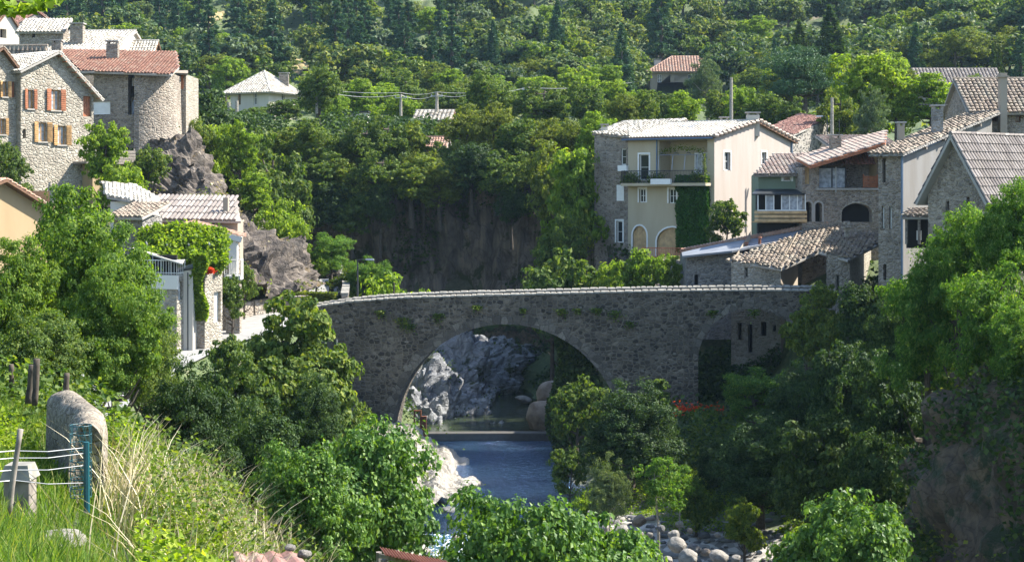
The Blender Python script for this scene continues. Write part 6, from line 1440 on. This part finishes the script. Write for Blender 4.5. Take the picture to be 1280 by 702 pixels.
# ================================================================ FOREGROUND WALL, POSTS, FENCE
wp = [(-6.0,21.5,.23),(-5.6,20.2,.22),(-5.22,19.0,.21),(-4.84,17.9,.2),(-4.48,16.9,.185),(-4.2,15.9,.17),(-4.0,15.0,.16)]
M['coarse'] = stone('rough lichened masonry', [(.17,.14,.105), (.26,.22,.165), (.34,.29,.225)], (.15,.125,.09), .09, 1, .05, 1, .012, .5)
def serpent(pts, ztop):
    p = resample([(x, y, z_, r_) for (x, y, r_), z_ in zip(pts, ztop)], .12); b_ = MB(); tg = np.gradient(p[:,:2], axis=0); tg /= np.linalg.norm(tg, axis=1)[:,None]; vs = []; K = 13
    for i in range(len(p)):
        nx_, ny_ = tg[i,1], -tg[i,0]; r_ = p[i,3]
        prof = [(-r_*1.0, -2.2), (-r_*1.0, -.9)]+[(-r_*math.cos(math.pi*k/8), -.22+.22*math.sin(math.pi*k/8)) for k in range(9)]+[(r_*1.05, -.9), (r_*1.15, -2.2)]
        for a, z_ in prof:
            j = .05*mnoise.noise((p[i,0]*3+a*4, p[i,1]*3, z_*3))+.02*mnoise.noise((p[i,0]*11+a*12, p[i,1]*11, z_*11)); vs.append((p[i,0]+nx_*(a+j), p[i,1]+ny_*(a+j), p[i,2]+z_+j))
    fs = [(i*K+k, i*K+k+1, (i+1)*K+k+1, (i+1)*K+k) for i in range(len(p)-1) for k in range(K-1)]+[tuple(range(K)), tuple((len(p)-1)*K+k for k in range(K))[::-1]]
    b_.add(vs, fs); return b_
zt_ = [Zp(488,21.5),Zp(489,20.2),Zp(493,19),Zp(500,17.9),Zp(507,16.9),Zp(519,15.9),Zp(529,15.0)]
o = serpent(wp, zt_).build('garden_wall', M['coarse'], loc=(-4.8,18,-3.4), smooth=True); tag(o, 'curving rough wall with a rounded top in the left foreground grass', 'wall')
def post(px, pt, pb, Y, r, mat, label, lean=0, name='wooden_post'):
    b_ = MB(); a = P(px, pb+6, Y); c = P(px+lean, pt, Y); n = 6
    pts = [a.lerp(c, k/n)+Vector((random.uniform(-.15,.15)*r, random.uniform(-.15,.15)*r, 0)) for k in range(n+1)]
    b_.tube(pts, [r*random.uniform(.85,1.1) for k in pts], 8); o = b_.build(name, mat, loc=a, smooth=True); return tag(o, label, 'post')
post(10, 536, 640, 12.5, .024, M['wood_grey'], 'thin leaning wooden post with wires beside the small stone pillar', 15)
post(43, 448, 500, 22, .045, M['bark'], 'brown stake in the grass, second from the left frame edge', 3)
post(36, 456, 498, 22.5, .05, M['bark'], 'darker leaning stake right behind the brown one', 4)
post(15, 455, 490, 24, .04, M['bark'], 'short stake nearest the left frame edge', -1)
post(83, 466, 492, 21.5, .04, M['bark'], 'stub of a stake behind the start of the curving wall', 0)
b_ = MB(); a = P(108.5, 640, 13.4); b_.tube([a, P(108, 552, 13.4)], .026, 8); fn_ = empty('mesh_fence', a, 'dark green metal post with rolled wire mesh and strands running left', 'fence'); b_.build('post', M['plastic_green'], parent=fn_)
b_ = MB(); rr = .09; c0_ = P(101, 620, 13.5); 
for k in range(10): t = 6.283*k/10; b_.tube([c0_+Vector((rr*math.cos(t+q*.35), rr*math.sin(t+q*.35), q*.12)) for q in range(6)], .0022, 4); b_.tube([c0_+Vector((rr*math.cos(t-q*.35), rr*math.sin(t-q*.35), q*.12)) for q in range(6)], .0022, 4)
for k in range(9): b_.tube([c0_+Vector((rr*math.cos(q), rr*math.sin(q), k*.075)) for q in np.linspace(0, 6.283, 13)], .0035, 4)
b_.build('rolled_mesh', M['plastic_green'], parent=fn_)
b_ = MB()
for pa, pb_ in ((575,563),(590,578),(603,600),(566,556)): b_.tube([P(-20, pa, 12.4), P(18, pa-3, 12.6), P(60, (pa+pb_)/2+3, 13), P(107, pb_+3, 13.4)], .004, 4)
b_.build('wire', M['metal'], parent=fn_)
b_ = MB(); Yq = 13; x0, x1 = X(4,Yq), X(36,Yq); z0_, z1_ = Zp(632,Yq), Zp(600,Yq); st = empty('stone_pillar', ((x0+x1)/2, Yq, z0_), 'small grey stone pillar with a pale cap in the left grass', 'pillar')
b_.obox((x0, Yq, z0_-.3), (x1-x0, .02, 0), (0,.2,0), (0,0,z1_-z0_+.3)); b_.build('shaft', M['wood_grey'], parent=st, bevel=.01)
b_ = MB(); b_.add([(x0-.02,Yq-.03,z1_+.002),(x1+.02,Yq-.03,z1_+.002),(x1+.02,Yq+.25,z1_+.002),(x0-.02,Yq+.25,z1_+.002),(x0+.01,Yq,z1_+.12),(x1-.01,Yq,z1_+.12),(x1-.01,Yq+.2,z1_+.12),(x0+.01,Yq+.2,z1_+.12)], [(0,3,2,1),(4,5,6,7),(0,1,5,4),(1,2,6,5),(2,3,7,6),(3,0,4,7)]); b_.build('cap', M['coping'], parent=st)
# broken paving block below the wall end
for px, py, Yb, w_, lb in ((62,652,12.6,40,'flat broken pale slab in the grass below the curving wall'),(118,650,12.2,24,'sunlit broken stone under the green fence post'),(150,640,13,22,'low grey stone right of the broken slabs')):
    r_ = w_/F*Yb; o = bpy.data.objects.new('slab_stone', BM[1]); COL.objects.link(o); o.location = (X(px,Yb), Yb, tz(X(px,Yb),Yb)+.02); o.scale = (r_, r_*1.3, r_*.3); o.rotation_euler = (.1, .1, px); tag(o, lb, 'stone')
# shed roofs at the bottom
def corr(name, pa, pb_, pc, mat, label, cat):
    a, b2, c = Vector(pa), Vector(pb_), Vector(pc); e = b2-a; u = c-a; n = int(e.length/.03); bb = MB(); up_ = e.cross(u).normalized(); vs = []
    if up_.z < 0: up_ = -up_
    for k in range(n+1):
        for q in (0, 1): vs.append(a+e*(k/n)+u*q+up_*(.014*math.sin(k*1.25)))
    bb.add(vs, [(k*2, k*2+1, k*2+3, k*2+2) for k in range(n)]); 
    for k in range(0, n): pass
    rt = empty(name, a, label, cat); o = bb.build('roof_sheet', mat, parent=rt); s = o.modifiers.new('s', 'SOLIDIFY'); s.thickness = .012
    b3 = MB(); b3.obox(a-up_*.1, e, u*.04, -up_*.07); b3.obox(a+u*.95-up_*.1, e, u*.04, -up_*.07)
    for q in (a, b2, a+u, b2+u): b3.tube([q-up_*.08, q+Vector((0,0,-2.2))], .05, 6)
    b3.build('frame', M['wood_grey'], parent=rt)
corr('shed_roof', P(474,683,26), P(556,700,23.2), P(480,692,24), M['rust'], 'rusty corrugated sheet roof end at the bottom beside the stream', 'shed roof')
corr('shed_roof', P(290,690,14), P(372,689,14), P(300,712,12.5), M['tile_maroon'], 'low dull red sheet roof at the bottom left of centre', 'shed roof')
for px, py, r_, lb in ((362,684,10,'pale stone on the low red roof edge'),(380,692,13,'larger pale stone right of the small one by the red roof')):
    o = boulder(px, py, 13.6, r_, lb, 1, .6)
# ================================================================ WALLS AND LAMPS BY THE ROAD
wall_along([(-16.4,101.2,-7.6),(-15.2,103.4,-7.5),(-13.2,103.6,-7.45)], .95, .4, 'road_wall', M['rubble_mid'], 'low brown stone wall closing the road bend before the bridge')
wall_along([(-19.2,95.0,-7.75),(-17.8,97.2,-7.7),(-16.5,101.0,-7.6)], .9, .4, 'road_wall', M['rubble_mid'], 'low stone wall between the porch house garden and the road')
wall_along([(-10.8,103.2,-7.3),(-11.3,109,-7.05),(-12,115,-6.8),(-13.4,124,-6.4)], .85, .4, 'road_wall', M['rubble_mid'], 'parapet wall with pale coping along the upper road above the gorge', cap=M['coping'])
hd = [(random.uniform(-16, -11.4), 104.0+random.uniform(-.35,.35), random.uniform(-6.9,-6.3)) for i in range(5000)]
surf_leaves('hedge', hd, .16, L['olive'], 'low clipped yellowish hedge on the wall at the road bend', 'hedge')
wall_along([(9.6,119.4,-6.4),(12.2,118.2,-6.4),(14.2,117.2,-6.5)], 1.6, .5, 'terrace_wall', M['rubble_mid'], 'rubble retaining wall of the terrace left of the cream house')
bb = MB(); railing(bb, (9.7,119.3,-4.7), (12.1,118.1,-4.7), .8, .14, .015, .03); railing(bb, (12.1,118.1,-4.7), (14.1,117.1,-4.7), .8, .14, .015, .03); o = bb.build('terrace_railing', M['rust'], loc=(12,118.5,-4.7)); tag(o, 'rusty iron railing on the terrace wall left of the arched doors', 'railing')
def lamp(px, pt, pb, Y, arm, label, mat='metal_dark'):
    b_ = MB(); a = P(px, pb, Y); t_ = P(px, pt, Y); rt = empty('street_lamp', a, label, 'street lamp'); b_.tube([a, a.lerp(t_, .5), t_], [.07,.055,.045], 8); al = arm/F*Y
    b_.tube([t_, t_+Vector((al*.5,0,.05)), t_+Vector((al,0,.04))], .03, 6); b_.build('pole', M[mat], parent=rt)
    h_ = MB(); e = t_+Vector((al,0,0)); s_ = 1 if al > 0 else -1; h_.add([e+Vector(v) for v in ((-.1*s_,-.1,0),(.45*s_,-.13,-.02),(.45*s_,.13,-.02),(-.1*s_,.1,0),(-.1*s_,-.06,.1),(.4*s_,-.07,.1),(.4*s_,.07,.1),(-.1*s_,.06,.1))], [(0,3,2,1),(4,5,6,7),(0,1,5,4),(1,2,6,5),(2,3,7,6),(3,0,4,7)]); h_.build('lamp_head', M['metal'], parent=rt)
lamp(447, 325, 372, 103, 12, 'slim dark street lamp at the left end of the bridge')
lamp(811, 122, 165, 172, -9, 'street lamp with a short arm behind the stone wing roof')
lamp(1034, 146, 190, 128, -7, 'street lamp arm beside the wooden pole behind the balcony house')
def pole(px, pt, pb, Y, r, label, cross=True, mat='bark_pale'):
    b_ = MB(); a = P(px, pb, Y); t_ = P(px, pt, Y); rt = empty('utility_pole', a, label, 'pole', 'utility poles across the gorge'); b_.tube([a, t_], [r*1.3, r], 8); b_.build('shaft', M[mat], parent=rt)
    if cross: c = MB(); c.obox(t_+Vector((-.7,-.12,-.45)), (1.4,0,0), (0,.1,0), (0,0,.1)); [c.tube([t_+Vector((q,-.07,-.35)), t_+Vector((q,-.07,-.15))], .05, 6) for q in (-.6,0,.6)]; c.build('crossarm', M['metal'], parent=rt)
PL = [(396,110,142,176,.12,'pale concrete pole nearest the hip roofed house'),(501,118,145,182,.13,'thin pole above the cliff trees between the two cottages'),(546,116,140,184,.16,'dark pole above the cottage ridge'),(600,111,134,186,.12,'pole with a double crossarm near the end of the wires'),(660,108,150,190,.18,'brown pole standing over the olive trees at the cliff edge'),(914,97,150,150,.13,'tall wooden pole rising over the cream house roof'),(1040,122,172,128,.11,'wooden pole next to the balcony house chimney'),(811,118,150,170,.11,'wooden pole carrying the street lamp behind the stone wing')]
for p in PL: pole(*p[:5], p[5], cross=p[0] not in (914,1040,811))
for px, pt, pb in ((286,128,154),(296,126,155)):
    b_ = MB(); b_.tube([P(px,pb,180), P(px,pt,180)], .18, 8); o = b_.build('concrete_post', M['bark_pale'], loc=P(px,pb,180)); tag(o, 'bare grey post left of the hip roofed house, the darker thinner one' if px == 286 else 'bare pale post under the left corner of the hip roofed house', 'post')
def cable(pts, sag, label, r=.022):
    b_ = MB()
    for (a, c) in zip(pts[:-1], pts[1:]):
        a, c = Vector(a), Vector(c); q = [a.lerp(c, k/10)-Vector((0,0,sag*4*(k/10)*(1-k/10))) for k in range(11)]; b_.tube(q, r, 4, cap=False)
    o = b_.build('power_line', M['metal'], loc=Vector(pts[0])); tag(o, label, 'cable')
cable([P(385,109.5,177), P(501,116,182), P(546,115,184), P(625,112.5,187)], .25, 'upper pale power line stretched between the poles across the gorge')
cable([P(397,112.5,176), P(501,118.5,182), P(546,118,184), P(600,113,186)], .5, 'lower sagging power line just below the upper one')
cable([P(600,111.5,186), P(660,109,190), P(760,104,215), P(812,97,285)], .4, 'thin power line running right towards the pink villa')
lampb = MB(); lampb.tube([P(421,490,95), P(421,424,95)], .05, 7); o = lampb.build('marker_pole', M['metal'], loc=P(421,490,95)); tag(o, 'thin pale vertical pole in front of the left bridge wall', 'pole')
# rusty sluice beside the pier
bb = MB(); a = P(519,512,101.5); rt = empty('sluice_gate', P(522,548,101.5), 'rusty iron sluice frame beside the left pier', 'gate'); bb.tube([P(518,513,101.5), P(526,513,101.5)], .06, 6); [bb.tube([P(px,548,101.5), P(px,512,101.5)], .06, 6) for px in (518,526)]; bb.build('frame', M['rust'], parent=rt)
bb = MB(); bb.box((X(527,101.4), 101.4, Zp(548,101.4)), (X(533,101.4), 101.6, Zp(520,101.4))); bb.build('gate_plate', M['rust'], parent=rt)
# near branch tips hanging in at the top left corner
br = []
for i in range(420):
    u = random.random(); br.append(P(-20+95*u+random.gauss(0,3), 4+8*math.sin(u*4)+random.gauss(0,3.5), 9+random.uniform(-.3,.3)))
rt = empty('overhanging_branch', P(-40,-10,9), 'out of focus leafy twig hanging into the top left corner', 'branch')
surf_leaves('leaves', br, .055, L['bright'], parent=rt); b_ = MB(); b_.tube([P(-40,-10,9), P(20,2,9), P(70,8,9)], [.012,.008,.004], 5); b_.build('twig', M['bark'], parent=rt)

# ================================================================ LABELS OF THE MANY TREES AND STONES
LM = [('tower roof',160,75),('hip roofed house',330,105),('concrete pole',396,125),('flat roofed block',443,150),('cottage roof',540,140),('brown pole',660,125),('pink villa',860,90),('pointed conifers',1020,45),('flat topped cedar',1005,110),('long low roof',1200,95),('stone wing roof',765,155),('cream house roof',900,150),('square chimney',1252,105),('hill clearing',372,85),('hill path',560,70),('topmost house',45,25)]
ORD = ['nearest','second','third','fourth','fifth','sixth','seventh','eighth','ninth','tenth','eleventh','twelfth','thirteenth','fourteenth','fifteenth','sixteenth','seventeenth','eighteenth','nineteenth','twentieth','twenty first','twenty second','twenty third','twenty fourth','twenty fifth','twenty sixth','twenty seventh','twenty eighth','twenty ninth','thirtieth']
gr_ = {}
for r, kind, look, H, where in AUTO:
    y = r.location.y; px = 640+F*r.location.x/y; py = HOR-F*(r.location.z+H*.8)/y
    nm, lx, ly = min(LM, key=lambda l: (l[1]-px)**2+((l[2]-py)*1.4)**2); dx, dy = px-lx, py-ly; a = math.degrees(math.atan2(-dy, dx)) % 360
    sec = ['to the right of','above and right of','above','above and left of','to the left of','below and left of','below','below and right of'][int(((a+22.5) % 360)//45)]
    gr_.setdefault((look, nm, sec, ''), []).append((math.hypot(dx, dy), r))
for (look, nm, sec, where), lst in gr_.items():
    lst.sort(key=lambda t: t[0])
    for i, (d, r) in enumerate(lst):
        r['label'] = f'{look} {sec} the {nm}' if len(lst) == 1 else f'{look}, {ORD[min(i, 29)]} {"one " if i else ""}{sec} the {nm}'
for lst, what, size_of in ((names_bar, 'on the gravel bar', 1), (names_st, 'in the shallow stream', 1)):
    lst.sort(key=lambda o: o.location.y); n = len(lst)
    for i, o in enumerate(lst):
        tone = {'pale river boulder': 'pale', 'warm river boulder': 'tan', 'grey river boulder': 'dark grey'}[o.data.materials[0].name]; big = 'large' if o.scale.x > .45 else 'medium' if o.scale.x > .25 else 'small' if o.scale.x > .15 else 'tiny'
        o['look'] = f'{big} {tone}'; o['category'] = 'boulder' if what.endswith('bar') else 'stone'; o['group'] = 'boulders on the gravel bar' if what.endswith('bar') else 'stones in the shallow stream'; o.name = 'bar_boulder' if what.endswith('bar') else 'stream_stone'
    by = {}
    for o in lst: by.setdefault(o['look'], []).append(o)
    for lk, q in by.items():
        for i, o in enumerate(q): o['label'] = f'{lk} stone {what}, ' + ('nearest of its kind to the camera' if i == 0 else f'{ORD[min(i,29)]} of them going away')
for o in lst + names_bar:
    if 'look' in o: del o['look']

# gravel: countless small stones on the bar and in the shallows
ic = BM[0]; n0 = len(ic.vertices); bm_ = boulder_mesh(77, M['rock_grey'], 1); nv = len(bm_.vertices); co = np.empty(nv*3, np.float32); bm_.vertices.foreach_get('co', co); co = co.reshape(-1,3); fa = np.array([p.vertices[:] for p in bm_.polygons])
def gravel(n, xr, yr, s0, s1, mat, zlo, zhi):
    x = xr[0]+(xr[1]-xr[0])*rng.random(n); y = yr[0]+(yr[1]-yr[0])*rng.random(n); z = terr(x, y); k = (z > zlo) & (z < zhi); x, y, z = x[k], y[k], z[k]; n = len(x)
    s = s0+(s1-s0)*rng.random(n)**3; a = rng.random(n)*6.283; c, sn = np.cos(a), np.sin(a); q = co[None]*(s[:,None]*(.7+.6*rng.random((n,1))))[:,:,None]*[1,1,.6]
    V = np.stack([q[:,:,0]*c[:,None]-q[:,:,1]*sn[:,None]+x[:,None], q[:,:,0]*sn[:,None]+q[:,:,1]*c[:,None]+y[:,None], q[:,:,2]+z[:,None]+.02], 2).reshape(-1,3); ctr = V.mean(0)
    Fa = (fa[None]+np.arange(n)[:,None,None]*nv).reshape(-1,3); o = bpy.data.objects.new('gravel', np_mesh('gravel', V-ctr, Fa, mat, smooth=True)); o.location = ctr; COL.objects.link(o); tag(o, kind='stuff')
gravel(1600, (-9, 6), (58, 80), .06, .32, M['b_pale'], -17.2, -15.4)
gravel(1300, (2, 16), (58, 80), .06, .3, M['b_grey'], -17.2, -15.2)
gravel(700, (-9, 12), (60, 82), .05, .25, M['b_warm'], -17.2, -15.2)

# sunny clearings and earth banks on the wooded hill
def ray_ground(px, py):
    for Yq in np.arange(238, 460, 1.5):
        if HOR-tz(X(px, Yq), Yq)/Yq*F <= py: return Yq
    return 400
for px, py, wp_, hp in ((372,84,17,14),(268,22,9,14),(562,71,40,5),(655,59,18,4),(905,50,18,6),(480,92,16,4)):
    Yc = ray_ground(px, py); n = 26; ring = []
    cx_ = X(px, Yc); rx = wp_/F*Yc; ry = hp/F*Yc*4.0; vs = [(cx_, Yc)]
    for q in (.35, .7, 1.0):
        for k in range(n): t = 6.283*k/n; s_ = q*(1+.22*mnoise.noise((math.cos(t)*1.5, math.sin(t)*1.5, px))); vs.append((cx_+rx*s_*math.cos(t), Yc+ry*s_*math.sin(t)))
    zs = terr([v[0] for v in vs], [v[1] for v in vs])+.25; b_ = MB(); fs = [(0, 1+k, 1+(k+1) % n) for k in range(n)]
    for q in (0, 1): fs += [(1+q*n+k, 1+(q+1)*n+k, 1+(q+1)*n+(k+1) % n, 1+q*n+(k+1) % n) for k in range(n)]
    b_.add([(v[0], v[1], float(z_)) for v, z_ in zip(vs, zs)], fs)
    if 'clearing' not in M: M['clearing'] = rockmat('dry grass and earth', [(.12,.11,.04), (.26,.2,.09), (.34,.25,.14)], .5, .1, (.08,.11,.03), .6, .5, .95)
    tag(b_.build('clearing_ground', M['clearing'], loc=(0,0,0)), kind='structure')

cover('undergrowth', 9000, (9, 17), (100.8, 105), .25, L['dark'], 1.2, None, -.6, .4)
